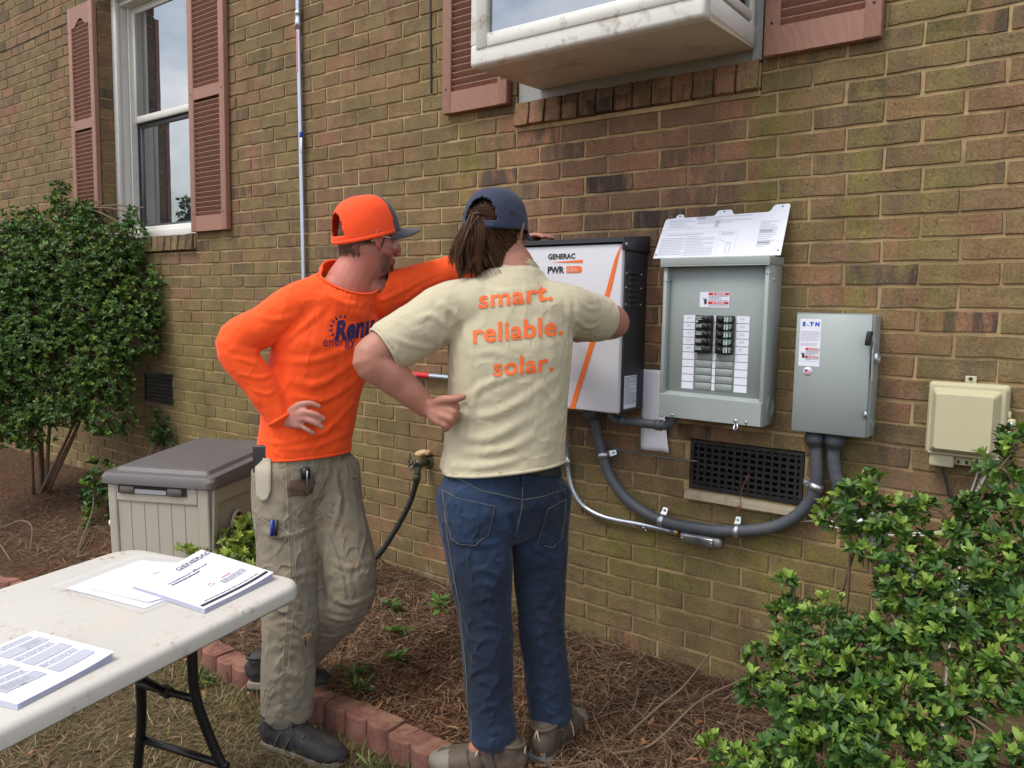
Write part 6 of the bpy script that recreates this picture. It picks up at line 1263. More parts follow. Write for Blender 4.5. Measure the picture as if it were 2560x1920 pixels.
# ------------------------------------------------------------------ man in orange
J = {k: Vector(v) for k, v in ORJ.items()}
M_SKIN1 = mat_skin('fair_skin', srgb(186, 132, 116), srgb(172, 110, 98))
hf1 = (HF * math.cos(math.radians(55)) + HX * math.sin(math.radians(55)) + Vector((0, 0, -.10))).normalized()
HT1 = head_frame(J['head'], hf1, (.10, .05, 1))
chest_r = (J['lsh'] - J['rsh']).normalized()                      # his shoulder line, right to left
TS = [J['pelvis'], J['waist'], J['belly'], J['chest'], J['uchest'], J['neckb']]
fing = lambda *p: [Vector(q) for q in p]
def eyept(x, y, d): return CP + eye_dir(x, y) * d
rw = J['rwr']; kn_ = [eyept(748, 1012, 2.548), eyept(760, 1030, 2.542), eyept(760, 1046, 2.545), eyept(750, 1063, 2.552)]
tp_ = [[eyept(775, 1008, 2.545), eyept(800, 1018, 2.556)], [eyept(788, 1035, 2.537), eyept(811, 1049, 2.550)], [eyept(785, 1056, 2.540), eyept(807, 1069, 2.550)], [eyept(768, 1074, 2.548), eyept(787, 1084, 2.556)]]
bl = []
bl += head_lofts(HT1, 1.04)
bl.append(limb([J['neckb'] - Vector((0, 0, .09)), J['neckb'] - Vector((0, 0, .03)), J['neckt'], J['head'] + Vector((0, 0, -.02))], [.088, .080, .066, .062], 6, 20, 1.05)); bl.append(limb([J['rsh'] + Vector((0, 0, .0)), J['neckb'] - Vector((0, 0, .035)), J['lsh'] + Vector((0, 0, .0))], [.045, .068, .045], 6, 18))
bl.append(loft([J['pelvis'], J['waist'], J['belly'], J['chest'], J['uchest'], J['neckb'] - Vector((0, 0, .03))], [.135, .13, .135, .14, .13, .06], [.095, .09, .088, .092, .072, .05], chest_r, 24, 2.3))
bl.append(limb([J['rsh'], J['rel'], rw], [.055, .044, .029], 6)); bl.append(limb([J['lsh'], J['lel'], J['lwr']], [.055, .044, .029], 6))
bl.append(limb([J['rhip'], J['rknee'], J['rank']], [.085, .055, .04], 6)); bl.append(limb([J['lhip'], J['lknee'], J['lank']], [.085, .055, .04], 6))
bl.append(limb([J['rank'], (J['rheel'] + J['rtoe']) / 2 + Vector((0, 0, .04))], [.035, .03], 4)); bl.append(limb([J['lank'], (J['lheel'] + J['ltoe']) / 2 + Vector((0, 0, .04))], [.035, .03], 4))
bl += hand_lofts(rw, kn_, tp_, thumb=[rw.lerp(kn_[0], .25), eyept(716, 1010, 2.585), eyept(722, 992, 2.64)])
lw = J['lwr']; lh = J['lhand']; LHK = [lh + Vector((.0, .05 - .022 * i, .012)) for i in range(4)]
bl += hand_lofts(lw, LHK, [[q + Vector((.035, .006, .006)), q + Vector((.068, .010, -.004))] for q in LHK], thumb=[lw.lerp(lh, .3), lh + Vector((-.02, -.045, .012)), lh + Vector((.015, -.066, .006))])
man1 = fuse('person', bl, .0048, M_SKIN1, None, 4); rootmesh(man1, (J['rank'].x, J['rank'].y, -.11))
tag(man1, 'man in bright orange shirt, orange cap and khaki trousers, hand on hip', 'person')
v, nr = getv(man1); col = np.ones((len(v), 3)); iT = np.array(HT1.inverted()); loc = v @ iT[:3, :3].T + iT[:3, 3]
bd = np.clip((-.030 - loc[:, 2]) / .03, 0, 1) * np.clip((loc[:, 1] - .005) / .03, 0, 1) * (loc[:, 2] > -.15) * (np.linalg.norm(loc, axis=1) < .17)
gt = np.clip((-.062 - loc[:, 2]) / .02, 0, 1) * np.clip((loc[:, 1] - .055) / .02, 0, 1) * (loc[:, 2] > -.15)
nz = np.array([.5 + .5 * noise.noise(Vector(p) * 160) for p in v])
bm_ = np.clip(bd * (.42 + .35 * nz) + gt * .35, 0, .85)[:, None]; col = col * (1 - bm_) + np.array([[.42, .34, .30]]) * bm_
ear = ((np.abs(loc[:, 0]) > .076) & (np.abs(loc[:, 2]) < .05) & (np.abs(loc[:, 1]) < .05))[:, None]; col = np.where(ear, col * np.array([[1.12, .80, .78]]), col)
nk = ((loc[:, 2] < -.05) & (loc[:, 1] < .0) & (np.linalg.norm(loc, axis=1) < .3))[:, None]; col = np.where(nk, col * np.array([[1.05, .82, .80]]), col); tint_attr(man1, col)
# shirt
M_OR = mat_cloth('orange_hivis_knit', srgb(255, 88, 34), .04, 1200, .8, .1, .1, crease=.26)
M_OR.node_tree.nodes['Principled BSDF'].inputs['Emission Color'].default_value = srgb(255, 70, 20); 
sl1 = [loft([J['pelvis'] + Vector((0, 0, .035)), J['waist'] + Vector((0, 0, -.02)), J['waist'], J['belly'], J['chest'], J['uchest'], J['neckb'] - Vector((0, 0, .02))], [.158, .160, .158, .163, .172, .165, .085], [.122, .120, .116, .112, .120, .100, .070], chest_r, 28, 2.35, .15)]
sl1.append(limb([J['rsh'].lerp(J['uchest'], .35), J['rsh'], J['rsh'].lerp(J['rel'], .5), J['rel'], J['rel'].lerp(rw, .5), J['rel'].lerp(rw, .97)], [.085, .074, .068, .064, .055, .044], 5, 20))
sl1.append(limb([J['lsh'].lerp(J['uchest'], .35), J['lsh'], J['lsh'].lerp(J['lel'], .5), J['lel'], J['lel'].lerp(J['lwr'], .5), J['lel'].lerp(J['lwr'], .95)], [.085, .074, .066, .058, .05, .042], 5, 20))
sl1.append(limb([J['uchest'], J['neckb'] - Vector((0, 0, .03)), J['neckb'] + Vector((0, 0, .05))], [.125, .106, .088], 4, 20)); sl1.append(limb([J['rsh'] + Vector((0, 0, .012)), J['neckb'] - Vector((0, 0, .035)), J['lsh'] + Vector((0, 0, .012))], [.066, .088, .066], 6, 18))
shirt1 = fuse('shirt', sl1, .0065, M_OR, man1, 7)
rumple(shirt1, .004, 7, (1, 1, 1.2), 2)
folds(shirt1, [([(560, 905), (600, 960), (650, 1010)], .004, .012), ([(580, 870), (640, 880), (700, 850)], .007, .013), ([(590, 895), (640, 910), (672, 895)], .006, .010), ([(600, 935), (650, 945), (680, 935)], .005, .010), ([(620, 970), (665, 985), (690, 975)], .005, .009),
    ([(690, 870), (740, 830), (800, 780)], .007, .016), ([(700, 900), (790, 900), (900, 860)], .006, .018), ([(720, 950), (800, 960), (890, 900)], .007, .018), ([(730, 990), (810, 1000), (890, 950)], .006, .016), ([(740, 1100), (810, 1080), (880, 1010)], .007, .016), ([(700, 1120), (790, 1115), (870, 1080)], .006, .014), ([(830, 740), (870, 760), (930, 760)], .005, .012), ([(930, 760), (980, 740), (1080, 690)], .006, .012), ([(940, 790), (910, 830), (890, 900)], .006, .014), ([(700, 730), (740, 760), (770, 830)], .006, .014), ([(640, 790), (690, 800), (740, 790)], .005, .014), ([(1000, 760), (1060, 715), (1130, 690)], .005, .010), ([(650, 1100), (700, 1108), (760, 1100)], .005, .012)], None, .72)
rumple(shirt1, .0012, 38, (1, 1, 1), 5)
# collar band round the neck opening
def neckline(o, c, n, rmax, mat, r=.0045, name='collar'):
    """cut the neck opening above a tilted plane and bind its edge with a ribbed band"""
    c, n = Vector(c), Vector(n).normalized(); t = bvh(o); u = n.orthogonal().normalized(); w = n.cross(u); pts = []
    for k in range(44):
        a = 2 * math.pi * k / 44; d = u * math.cos(a) + w * math.sin(a); h = t.ray_cast(c, d); pts.append(c + d * min(rmax, (h[0] - c).length if h[0] else rmax))
    bm = bmesh.new(); bm.from_mesh(o.data); org = ORG[o.name]
    bmesh.ops.delete(bm, geom=[v for v in bm.verts if (v.co + org - c).dot(n) > 0 and ((v.co + org - c) - n * (v.co + org - c).dot(n)).length < rmax + .01 and (v.co + org - c).dot(n) < .2], context='VERTS'); bm.to_mesh(o.data); bm.free()
    sm_ = [(pts[(k - 1) % 44] + pts[k] * 2 + pts[(k + 1) % 44]) / 4 for k in range(44)]
    m = MB(); m.tube(sm_, r, 8, closed=True)
    if name == 'collar': m.tube([p - n * .006 + (p - c).normalized() * .001 for p in sm_], r * .9, 8, closed=True); m.tube([p - n * .012 + (p - c).normalized() * .003 for p in sm_], r * .8, 8, closed=True)
    return m.build(name, mat, o)
fwd1 = chest_r.cross(Vector((0, 0, 1))).normalized(); neckline(shirt1, J['neckb'] + Vector((0, 0, .018)), Vector((0, 0, 1)) + fwd1 * .58 + HX * .15, .12, M_OR); neckline(shirt1, J['pelvis'] + Vector((0, 0, .046)), Vector((.04, .02, -1)), .3, M_OR, .005, 'hem')
m = MB(); cw = (rw - J['rel']).normalized(); cu_ = cw.orthogonal().normalized(); cv_ = cw.cross(cu_); cc = J['rel'].lerp(rw, .965)
m.tube([cc + (cu_ * math.cos(a) + cv_ * math.sin(a)) * .0435 for a in [2 * math.pi * k / 28 for k in range(28)]], .006, 8, closed=True); m.build('cuff', M_OR, shirt1)
tr1 = bvh(shirt1); M_NAVY = paint('navy_print', srgb(46, 30, 84), .7, 0, .08)
tx = lambda ox, oy, sx_, sl_, sy_: (lambda x, y: (ox + x * sx_, oy - x * sl_ - y * sy_))
m = MB(); vs, fs = text_mesh('Renu', 1., .045, cut=.14, space=1.04); print_on(tr1, vs, fs, m, lambda x, y: (836 + x * 45 + y * 8, 849 - x * 5 - y * 64 * (1 + .12 * x)), .0022); m.build('lettering', M_NAVY, shirt1)
m = MB(); vs, fs = text_mesh('energy', 1., .0, cut=.25); print_on(tr1, vs, fs, m, lambda x, y: (806 + x * 30, 866 - x * 1 - y * 34)); m.build('lettering', M_NAVY, shirt1)
for k in range(8):
    a = math.radians(78 + 22 * k); cx_, cy_ = 856, 822; m = MB(); vs = [Vector((math.cos(a + d) * r_, math.sin(a + d) * r_, 0)) for d, r_ in ((-.13, 27), (.13, 27), (0, 38))]
    print_on(tr1, vs, [(0, 1, 2)], m, lambda x, y: (cx_ + x * .95, cy_ - y)); 
    if m.f: m.build('sun_ray', M_NAVY, shirt1)
# trousers
def khaki_extra(n, v, c):
    d = n.sstep(n.noise(v, 6, 6, .7), .52, .68); c = n.mix(n.math('MULTIPLY', d, .35), c, srgb(132, 112, 84)); sp = n.sstep(n.noise(v, 70, 4, .7), .66, .74); return n.mix(n.math('MULTIPLY', sp, .5), c, srgb(86, 76, 64))
M_KH = mat_cloth('khaki_canvas', srgb(132, 124, 108), .08, 700, .9, .1, .2, khaki_extra, .6); M_KHL = mat_cloth('khaki_pocket', srgb(166, 158, 142), .06, 700, .9, .1, .2); M_KHD = mat_cloth('khaki_seam', srgb(122, 110, 92), .05, 700, .9)
hem1 = J['rank'] + Vector((0, 0, .028)); lhem = J['lank'] + (J['lknee'] - J['lank']).normalized() * .045
pl1 = [loft([J['rhip'].lerp(J['lhip'], .5) + Vector((0, 0, -.06)), J['pelvis'] + Vector((0, 0, -.02)), J['pelvis'] + Vector((0, 0, .06)), J['waist'] + Vector((0, 0, .02))], [.150, .160, .155, .140], [.122, .130, .118, .10], (J['lhip'] - J['rhip']).normalized(), 26, 2.3)]
pl1.append(limb([J['rhip'] + Vector((0, 0, .03)), J['rhip'].lerp(J['rknee'], .4), J['rknee'], J['rknee'].lerp(J['rank'], .4), hem1], [.112, .106, .094, .088, .083], 6, 22)); pl1.append(limb([J['lhip'] + Vector((0, 0, .03)), J['lhip'].lerp(J['lknee'], .45), J['lknee'], J['lknee'].lerp(J['lank'], .45), lhem], [.116, .108, .096, .088, .076], 6, 22))
trs1 = fuse('trousers', pl1, .0068, M_KH, man1, 7)
rumple(trs1, .009, 6, (1, 1, 1.3), 8)
F1 = []
rf = random.Random(6)
for y in range(1480, 1830, 27): a_ = rf.uniform(-14, 14); F1.append(([(rf.uniform(660, 690), y + 14 - a_), (rf.uniform(700, 730), y - 6), (rf.uniform(735, 778), y + 18 + a_)], rf.uniform(.002, .006), rf.uniform(.009, .015)))
F1 += [([(700, 1250), (760, 1290), (800, 1330)], .006, .016), ([(660, 1330), (720, 1340), (790, 1310)], .006, .016), ([(660, 1420), (720, 1440), (790, 1420)], .006, .016), ([(820, 1260), (860, 1300), (900, 1330)], .005, .014), ([(830, 1400), (870, 1420), (930, 1400)], .006, .014), ([(840, 1500), (880, 1510), (935, 1480)], .007, .014), ([(820, 1540), (860, 1550), (915, 1530)], .006, .013), ([(800, 1590), (840, 1590), (880, 1570)], .005, .012), ([(840, 1190), (850, 1260), (830, 1330)], .007, .014), ([(810, 1340), (800, 1400), (800, 1460)], -.008, .014), ([(700, 1180), (720, 1215), (790, 1225)], .005, .014), ([(668, 1815), (720, 1822), (772, 1806)], .006, .010)]
folds(trs1, F1); rumple(trs1, .0016, 34, (1, 1, 1), 3)
tt1 = bvh(trs1)
def ribbon(tree, line, w, mat, parent, name, off=.002, n=6):
    """strip of cloth or stitching laid along a sighted line"""
    pts = []
    for a, b in zip(line, line[1:]):
        for k in range(n): pts.append((a[0] + (b[0] - a[0]) * k / n, a[1] + (b[1] - a[1]) * k / n))
    pts.append(line[-1]); L_, R__ = [], []
    for i, p in enumerate(pts):
        q = pts[min(i + 1, len(pts) - 1)]; o_ = pts[max(i - 1, 0)]; d = Vector((q[0] - o_[0], q[1] - o_[1])).normalized(); s = Vector((-d.y, d.x)) * w / 2
        a, na = cast(tree, p[0] + s.x, p[1] + s.y); b, nb_ = cast(tree, p[0] - s.x, p[1] - s.y)
        if a and b: L_.append(a + na * off); R__.append(b + nb_ * off)
    if len(L_) < 2: return None
    m = MB(); n_ = len(L_); m.add(L_ + R__, [(i, i + 1, n_ + i + 1, n_ + i) for i in range(n_ - 1)], True); return m.build(name, mat, parent)
def patch(tree, poly, mat, parent, name, off=.004, thick=.003, cut=8.):
    """pocket or patch: a sighted outline laid on the cloth with real thickness"""
    bm = bmesh.new(); bm.faces.new([bm.verts.new((x, y, 0)) for x, y in poly])
    for ax in (0, 1):
        lo, hi = min(p[ax] for p in poly), max(p[ax] for p in poly); c = lo + cut
        while c < hi:
            no = Vector((0, 0, 0)); no[ax] = 1; co = Vector((0, 0, 0)); co[ax] = c; bmesh.ops.bisect_plane(bm, geom=bm.verts[:] + bm.edges[:] + bm.faces[:], plane_co=co, plane_no=no); c += cut
    bm.verts.index_update(); V = []; ok = True
    for v_ in bm.verts:
        h, nn = cast(tree, v_.co.x, v_.co.y); V.append(h + nn * off if h else None)
    fs = [[v_.index for v_ in f.verts] for f in bm.faces]; bm.free(); fs = [f for f in fs if all(V[i] is not None for i in f) and max((V[f[0]] - V[i]).length for i in f) < .035]
    if not fs: return None
    m = MB(); m.add([q or Vector() for q in V], fs, True); o = m.build(name, mat, parent, recalc=False); sd = o.modifiers.new('thick', 'SOLIDIFY'); sd.thickness = thick; sd.offset = 0; return o
patch(tt1, [(640, 1142), (680, 1147), (679, 1226), (670, 1250), (658, 1254), (646, 1240)], M_KHL, trs1, 'tool_pocket', .006, .004)
M_LEATH = paint('brown_leather', srgb(86, 64, 52), .55, 0, .15, 14); patch(tt1, [(718, 1201), (745, 1198), (770, 1192), (784, 1182), (785, 1205), (779, 1230), (762, 1240), (720, 1240)], M_LEATH, trs1, 'leather_pocket', .004)
ribbon(tt1, [(719, 1132), (722, 1200), (728, 1330), (732, 1440), (722, 1560), (712, 1680), (706, 1760)], 10, M_KHD, trs1, 'side_seam', .0018, 8)
for dx in (-7, 7): ribbon(tt1, [(719 + dx, 1132), (722 + dx, 1200), (728 + dx, 1330), (732 + dx, 1440), (722 + dx, 1560), (712 + dx, 1680)], 1.6, M_KHL, trs1, 'stitching', .0026, 8)
ribbon(tt1, [(648, 1290), (665, 1302), (680, 1312)], 2.4, M_KHL, trs1, 'pocket_edge'); ribbon(tt1, [(695, 1315), (712, 1322), (722, 1338)], 2.4, M_KHL, trs1, 'pocket_edge'); ribbon(tt1, [(806, 1138), (796, 1165), (784, 1185)], 3, M_KHD, trs1, 'pocket_edge'); ribbon(tt1, [(856, 1140), (850, 1180), (846, 1220)], 3, M_KHD, trs1, 'fly_seam'); ribbon(tt1, [(822, 1330), (838, 1370), (858, 1440), (864, 1500)], 2.2, M_KHD, trs1, 'inseam')
patch(tt1, [(752, 1590), (775, 1582), (783, 1588), (770, 1600), (758, 1606)], paint('torn_lining', srgb(176, 140, 104), .9), trs1, 'tear', .001, .001)
ribbon(tt1, [(762, 1592), (764, 1612)], 3, M_DARK, trs1, 'rip'); 
def pocket_item(tree, a, b, r, mat, name, label, cat, off=.012, clip=None):
    pa_, na_ = cast(tree, *a); pb__, nb__ = cast(tree, *b)
    if not (pa_ and pb__): return
    m = MB(); m.tube([pa_ + na_ * off, pb__ + nb__ * off], r, 12); o = rootmesh(m.build(name, mat), pa_ + na_ * off); tag(o, label, cat); return o
pocket_item(tt1, (683, 1298), (682, 1338), .0052, paint('blue_pen', srgb(30, 44, 168), .3), 'pen', 'blue pen clipped in the thigh pocket of the khaki trousers', 'pen', .007); pocket_item(tt1, (693, 1299), (691, 1338), .0050, M_BLACK, 'pen', 'black pen clipped beside the blue pen in the thigh pocket', 'pen', .007)
ka, kna = cast(tt1, 762, 1178); kb, knb = cast(tt1, 763, 1232)
if ka and kb:
    kt = thing('folding_knife', 'black folding knife with a silver clip in the leather-faced pocket', 'knife', ka + kna * .012); m = MB(); m.tube([ka + kna * .008 + Vector((0, 0, .012)), ka + kna * .009, ka.lerp(kb, .35) + kna * .005], [.013, .016, .014], 14); m.build('handle', M_BLACK, kt)
    m = MB(); m.tube([ka + kna * .026, ka.lerp(kb, .3) + kna * .021, kb + knb * .012], .0022, 8); m.build('clip', M_ZINC, kt)
ph, phn = cast(tt1, 652, 1160)
if ph:
    bq = Matrix.Translation(ph + Vector((0, 0, .03)) - phn * .004) @ frame((0, 0, 0), HX, HF); m = MB(); m.rbox(-.028, .028, -.008, .008, -.06, .035, .006, bq); o = rootmesh(m.build('phone', M_BLACK), ph); tag(o, 'black phone standing out of the pale hip pocket', 'phone')
# cap, hair, glasses
def c_fn(a, h): return 1 if (min(a, 2 * math.pi - a) < .95 - .25 * h) else 0
M_CAPO = mat_cloth('orange_mesh', srgb(250, 84, 40), .05, 420, .8, .1, .8, None, .06); M_CAPG = mat_cloth('charcoal_twill', srgb(72, 70, 76), .06, 900, .8, crease=.06)
CT1 = HT1 @ Matrix.Translation((0, .002, -.010)) @ Matrix.Rotation(math.radians(19), 4, 'X')
cap1 = cap_shell(CT1, 1.07, [M_CAPO, M_CAPG], man1, c_fn, bill_mat=M_CAPG, name='cap', bill_len=.078, tall=1.06)
def band(T, k, mat, parent, a0, a1, z, h, name, ro=1.0):
    m = MB(); n = 30; vs = []
    for i in range(n + 1):
        a = a0 + (a1 - a0) * i / n
        for dz in (0, h): vs.append(T @ Vector((.0905 * k * ro * math.sin(a), -.010 * k + .1135 * k * ro * math.cos(a), z * k + dz - .012 * k * (1 - math.cos(a)) * .5)))
    m.add(vs, [(2 * i, 2 * i + 2, 2 * i + 3, 2 * i + 1) for i in range(n)], True); o = m.build(name, mat, parent, recalc=False); sd = o.modifiers.new('thick', 'SOLIDIFY'); sd.thickness = .003; return o
band(CT1, 1.07, M_CAPO, cap1, math.pi * .3, math.pi * 1.7, .028, .012, 'sweatband')
M_HAIR1 = mat_hair('brown_hair', srgb(70, 52, 42), srgb(122, 98, 82))
def hair1(rg):
    a = rg.uniform(math.pi * .42, math.pi * 1.58); z = rg.uniform(-.055, .055) if abs(a - math.pi) < 1.0 else rg.uniform(-.01, .05); p = Vector((.0775 * math.sin(a), -.006 + .101 * math.cos(a), z)); d = Vector((p.x * .25, p.y * .2, -.9)) * rg.uniform(.012, .022) + Vector((0, -.006, 0))
    kk = 1 - max(0, -z - .0) * 2.2; p.x *= kk; p.y *= kk; return [HT1 @ p, HT1 @ (p * 1.03 + d * .5), HT1 @ (p * 1.02 + d)]
strands('hair', None, hair1, 1500, .0011, M_HAIR1, man1, 4)
def beard1(rg):
    s = rg.choice((-1, 1)); t = rg.random()
    if t < .55: p = Vector((s * rg.uniform(.0, .036), rg.uniform(.070, .094), rg.uniform(-.122, -.072)))
    else: p = Vector((s * rg.uniform(.048, .070), rg.uniform(.0, .062), rg.uniform(-.10, -.035)))
    zz = p.z; rx, ry, yc = np.interp(zz, [h[0] for h in HEAD], [h[2] for h in HEAD]), np.interp(zz, [h[0] for h in HEAD], [h[3] for h in HEAD]), np.interp(zz, [h[0] for h in HEAD], [h[1] for h in HEAD])
    an = math.atan2(p.x / rx, (p.y - yc) / ry); q = Vector((rx * math.sin(an), yc + ry * math.cos(an), zz)); o_ = Vector((math.sin(an), math.cos(an), -.9)) * (.006 if t < .55 else .003); return [HT1 @ (q * .995), HT1 @ (q + o_ * .5), HT1 @ (q + o_ + Vector((0, 0, -.003)))]
strands('beard', None, beard1, 1500, .0007, mat_hair('beard_hair', srgb(96, 66, 50), srgb(150, 112, 90)), man1, 9)
ng = NT('clear_lens'); ng.setb((.95, .97, 1, 1), .03, 0, None, Alpha=.16, Specular_IOR_Level=1.)
gl = thing('safety_glasses', 'clear safety glasses worn by the man in the orange cap', 'glasses', HT1 @ Vector((0, .09, .01)))
m = MB(); vs = []; n = 16
for i in range(n + 1):
    a = -1.15 + 2.3 * i / n
    for z in (-.018, .022): vs.append(HT1 @ Vector((.082 * math.sin(a), .018 + .09 * math.cos(a), z + .002)))
m.add(vs, [(2 * i, 2 * i + 2, 2 * i + 3, 2 * i + 1) for i in range(n)], True); o = m.build('lens', ng.m, gl); o.modifiers.new('thick', 'SOLIDIFY').thickness = .002
for s in (-1, 1):
    m = MB(); m.tube([HT1 @ Vector((s * .077, .052, .014)), HT1 @ Vector((s * .083, .02, .016)), HT1 @ Vector((s * .084, -.012, .012)), HT1 @ Vector((s * .081, -.032, -.008))], .0028, 8); m.build('temple_arm', paint('clear_plastic_arm', srgb(196, 200, 206), .2), gl)
# shoes
M_SHOEK = paint('black_shoe', srgb(44, 42, 44), .65, 0, .25, 18, .4, 120, dirt=(srgb(104, 88, 68), .5), dscale=12); M_SOLEG = paint('grey_sole', srgb(132, 122, 108), .8, 0, .15, 12, dirt=(srgb(84, 70, 54), .5)); M_LACE = paint('black_lace', srgb(60, 58, 56), .8); M_SHOEG = paint('grey_overlay', srgb(78, 76, 74), .6)
shoe(J['rheel'] + Vector((-.02, .0, 0)), J['rtoe'], -.122, 1.06, (M_SOLEG, M_SHOEK, M_LACE), man1, ml2=M_SHOEG); shoe(J['lheel'], J['ltoe'], -.075, 1.02, (M_SOLEG, M_SHOEK, M_LACE), man1, .08, ml2=M_SHOEG)
# ------------------------------------------------------------------ man in the tan T-shirt
J = {k: Vector(v) for k, v in TAJ.items()}
M_SKIN2 = mat_skin('tanned_skin', srgb(176, 126, 106), srgb(158, 102, 86))
hf2 = (HF * math.cos(math.radians(24)) + HX * math.sin(math.radians(24)) + Vector((0, 0, -.12))).normalized(); HT2 = head_frame(J['head'] + Vector((0, 0, -.005)), hf2, (-.02, .1, 1))
cr2 = (J['rsh'] - J['lsh']).normalized(); hip2 = (J['rhip'] - J['lhip']).normalized()
lw = J['lwr']
kn_ = [eyept(1112, 1003, 2.228), eyept(1118, 1022, 2.215), eyept(1110, 1040, 2.215), eyept(1100, 1056, 2.225)]
tp_ = [[eyept(1136, 1010, 2.215), eyept(1143, 1022, 2.23), eyept(1132, 1026, 2.245)], [eyept(1135, 1031, 2.205), eyept(1139, 1043, 2.22), eyept(1126, 1045, 2.24)], [eyept(1127, 1048, 2.205), eyept(1129, 1059, 2.22), eyept(1117, 1060, 2.24)], [eyept(1116, 1064, 2.215), eyept(1117, 1073, 2.23), eyept(1106, 1072, 2.245)]]
bl = head_lofts(HT2, 1.02)
bl.append(limb([J['neckb'] - Vector((0, 0, .06)), J['neckb'], J['neckt'], J['head'] + Vector((0, 0, -.02))], [.090, .072, .063, .060], 5, 20)); bl.append(limb([J['lsh'] - Vector((0, 0, .02)), J['neckb'] - Vector((0, 0, .05)), J['rsh'] - Vector((0, 0, .02))], [.04, .062, .04], 6, 18))
bl.append(loft([J['pelvis'], J['waist'], J['belly'], J['chest'], J['uchest'], J['neckb'] - Vector((0, 0, .02))], [.16, .158, .16, .165, .16, .08], [.115, .12, .115, .115, .10, .07], cr2, 24, 2.3))
bl.append(limb([J['lsh'], J['lsh'].lerp(J['lel'], .5), J['lel'], J['lel'].lerp(lw, .3), J['lel'].lerp(lw, .65), lw], [.066, .061, .056, .054, .043, .031], 6, 20)); bl.append(limb([J['rsh'], J['rel'], J['rel'].lerp(J['rwr'], .35), J['rwr']], [.066, .054, .052, .032], 6, 20))
bl.append(limb([J['lhip'], J['lknee'], J['lank']], [.09, .06, .042], 6)); bl.append(limb([J['rhip'], J['rknee'], J['rank']], [.09, .06, .042], 6))
bl.append(limb([J['lank'], (J['lheel'] + J['ltoe']) / 2 + Vector((0, 0, .02))], [.038, .03], 4)); bl.append(limb([J['rank'], (J['rheel'] + J['rtoe']) / 2 + Vector((0, 0, .02))], [.038, .03], 4))
bl += hand_lofts(lw, kn_, tp_, fr=.0115, thumb=[lw.lerp(kn_[0], .25), eyept(1105, 1000, 2.215), eyept(1135, 998, 2.20), eyept(1161, 991, 2.205)])
rh = J['rhand']; RK = [rh + Vector((-.005, -.015, .03 - .021 * i)) for i in range(4)]
bl += hand_lofts(J['rwr'], RK, [[q + Vector((-.035, .02, -.004)), q + Vector((-.055, .035, -.012))] for q in RK], fr=.0108, thumb=[J['rwr'].lerp(rh, .35), rh + Vector((.015, -.005, .05)), rh + Vector((-.015, .02, .062))])
man2 = fuse('person', bl, .0048, M_SKIN2, None, 4); rootmesh(man2, (J['lank'].x, J['lank'].y, -.04)); tag(man2, 'man with ponytail in tan T-shirt and blue jeans seen from behind', 'person')
tint_attr(man2, np.ones((len(man2.data.vertices), 3)))
M_TEE = mat_cloth('tan_tee', srgb(186, 177, 150), .04, 1100, .9, .15, .15, crease=.24)
upa = J['lsh'].lerp(J['lel'], .80); upb = J['rsh'].lerp(J['rel'], .74)
sl2 = [loft([J['pelvis'] + Vector((0, 0, .052)), J['waist'] + Vector((0, 0, -.03)), J['waist'], J['belly'], J['chest'], J['uchest'], J['neckb'] - Vector((0, 0, .015))], [.196, .192, .184, .178, .186, .185, .10], [.148, .146, .14, .134, .138, .12, .08], cr2, 30, 2.35, .12)]
sl2.append(limb([J['lsh'].lerp(J['uchest'], .4), J['lsh'], J['lsh'].lerp(upa, .5), upa], [.098, .085, .081, .080], 5, 20)); sl2.append(limb([J['rsh'].lerp(J['uchest'], .4), J['rsh'], J['rsh'].lerp(upb, .5), upb], [.095, .082, .077, .074], 5, 20)); sl2.append(limb([J['uchest'], J['neckb'] - Vector((0, 0, .01)), J['neckb'] + Vector((0, 0, .012))], [.125, .098, .080], 4, 20))
shirt2 = fuse('shirt', sl2, .0065, M_TEE, man2, 7)
rumple(shirt2, .005, 6, (1, 1, 1), 12)
folds(shirt2, [([(1160, 1000), (1220, 960), (1330, 920)], .006, .016), ([(1150, 1040), (1250, 1030), (1390, 940)], .008, .018), ([(1150, 1090), (1240, 1090), (1400, 990)], .009, .020), ([(1160, 1130), (1270, 1120), (1410, 1040)], .008, .018), ([(1130, 1165), (1250, 1160), (1412, 1100)], .008, .016), ([(1110, 1180), (1200, 1195), (1330, 1180)], .006, .012), ([(1125, 790), (1110, 860), (1130, 940)], -.010, .014), ([(1105, 760), (1150, 800), (1170, 880)], .008, .016), ([(1040, 800), (1080, 790), (1120, 820)], .006, .014), ([(980, 840), (1020, 860), (1080, 870)], .006, .012), ([(960, 870), (1010, 900), (1060, 900)], .005, .012), ([(1430, 790), (1425, 850), (1420, 930)], -.009, .012), ([(1400, 700), (1420, 760), (1425, 830)], .008, .014), ([(1440, 740), (1470, 770), (1500, 770)], .006, .010), ([(1440, 800), (1470, 820), (1500, 810)], .006, .010), ([(1420, 860), (1460, 860), (1500, 840)], .005, .010), ([(1180, 700), (1250, 730), (1340, 720)], .005, .014), ([(1170, 890), (1230, 880), (1280, 890)], .004, .014), ([(1350, 960), (1390, 1010), (1410, 1080)], .006, .014), ([(1200, 960), (1180, 1020), (1175, 1100)], .006, .014)], None, .62)
rumple(shirt2, .0014, 34, (1, 1, 1), 4)
fwd2 = Vector((0, 0, 1)).cross(cr2).normalized(); neckline(shirt2, J['neckb'] + Vector((0, 0, .012)), Vector((0, 0, 1)) + fwd2 * .4, .11, M_TEE)
for c_, d_ in ((upa, J['lel'] - J['lsh']), (upb, J['rel'] - J['rsh'])): neckline(shirt2, c_ + d_.normalized() * .012, d_, .13, M_TEE, .0046, 'sleeve_hem')
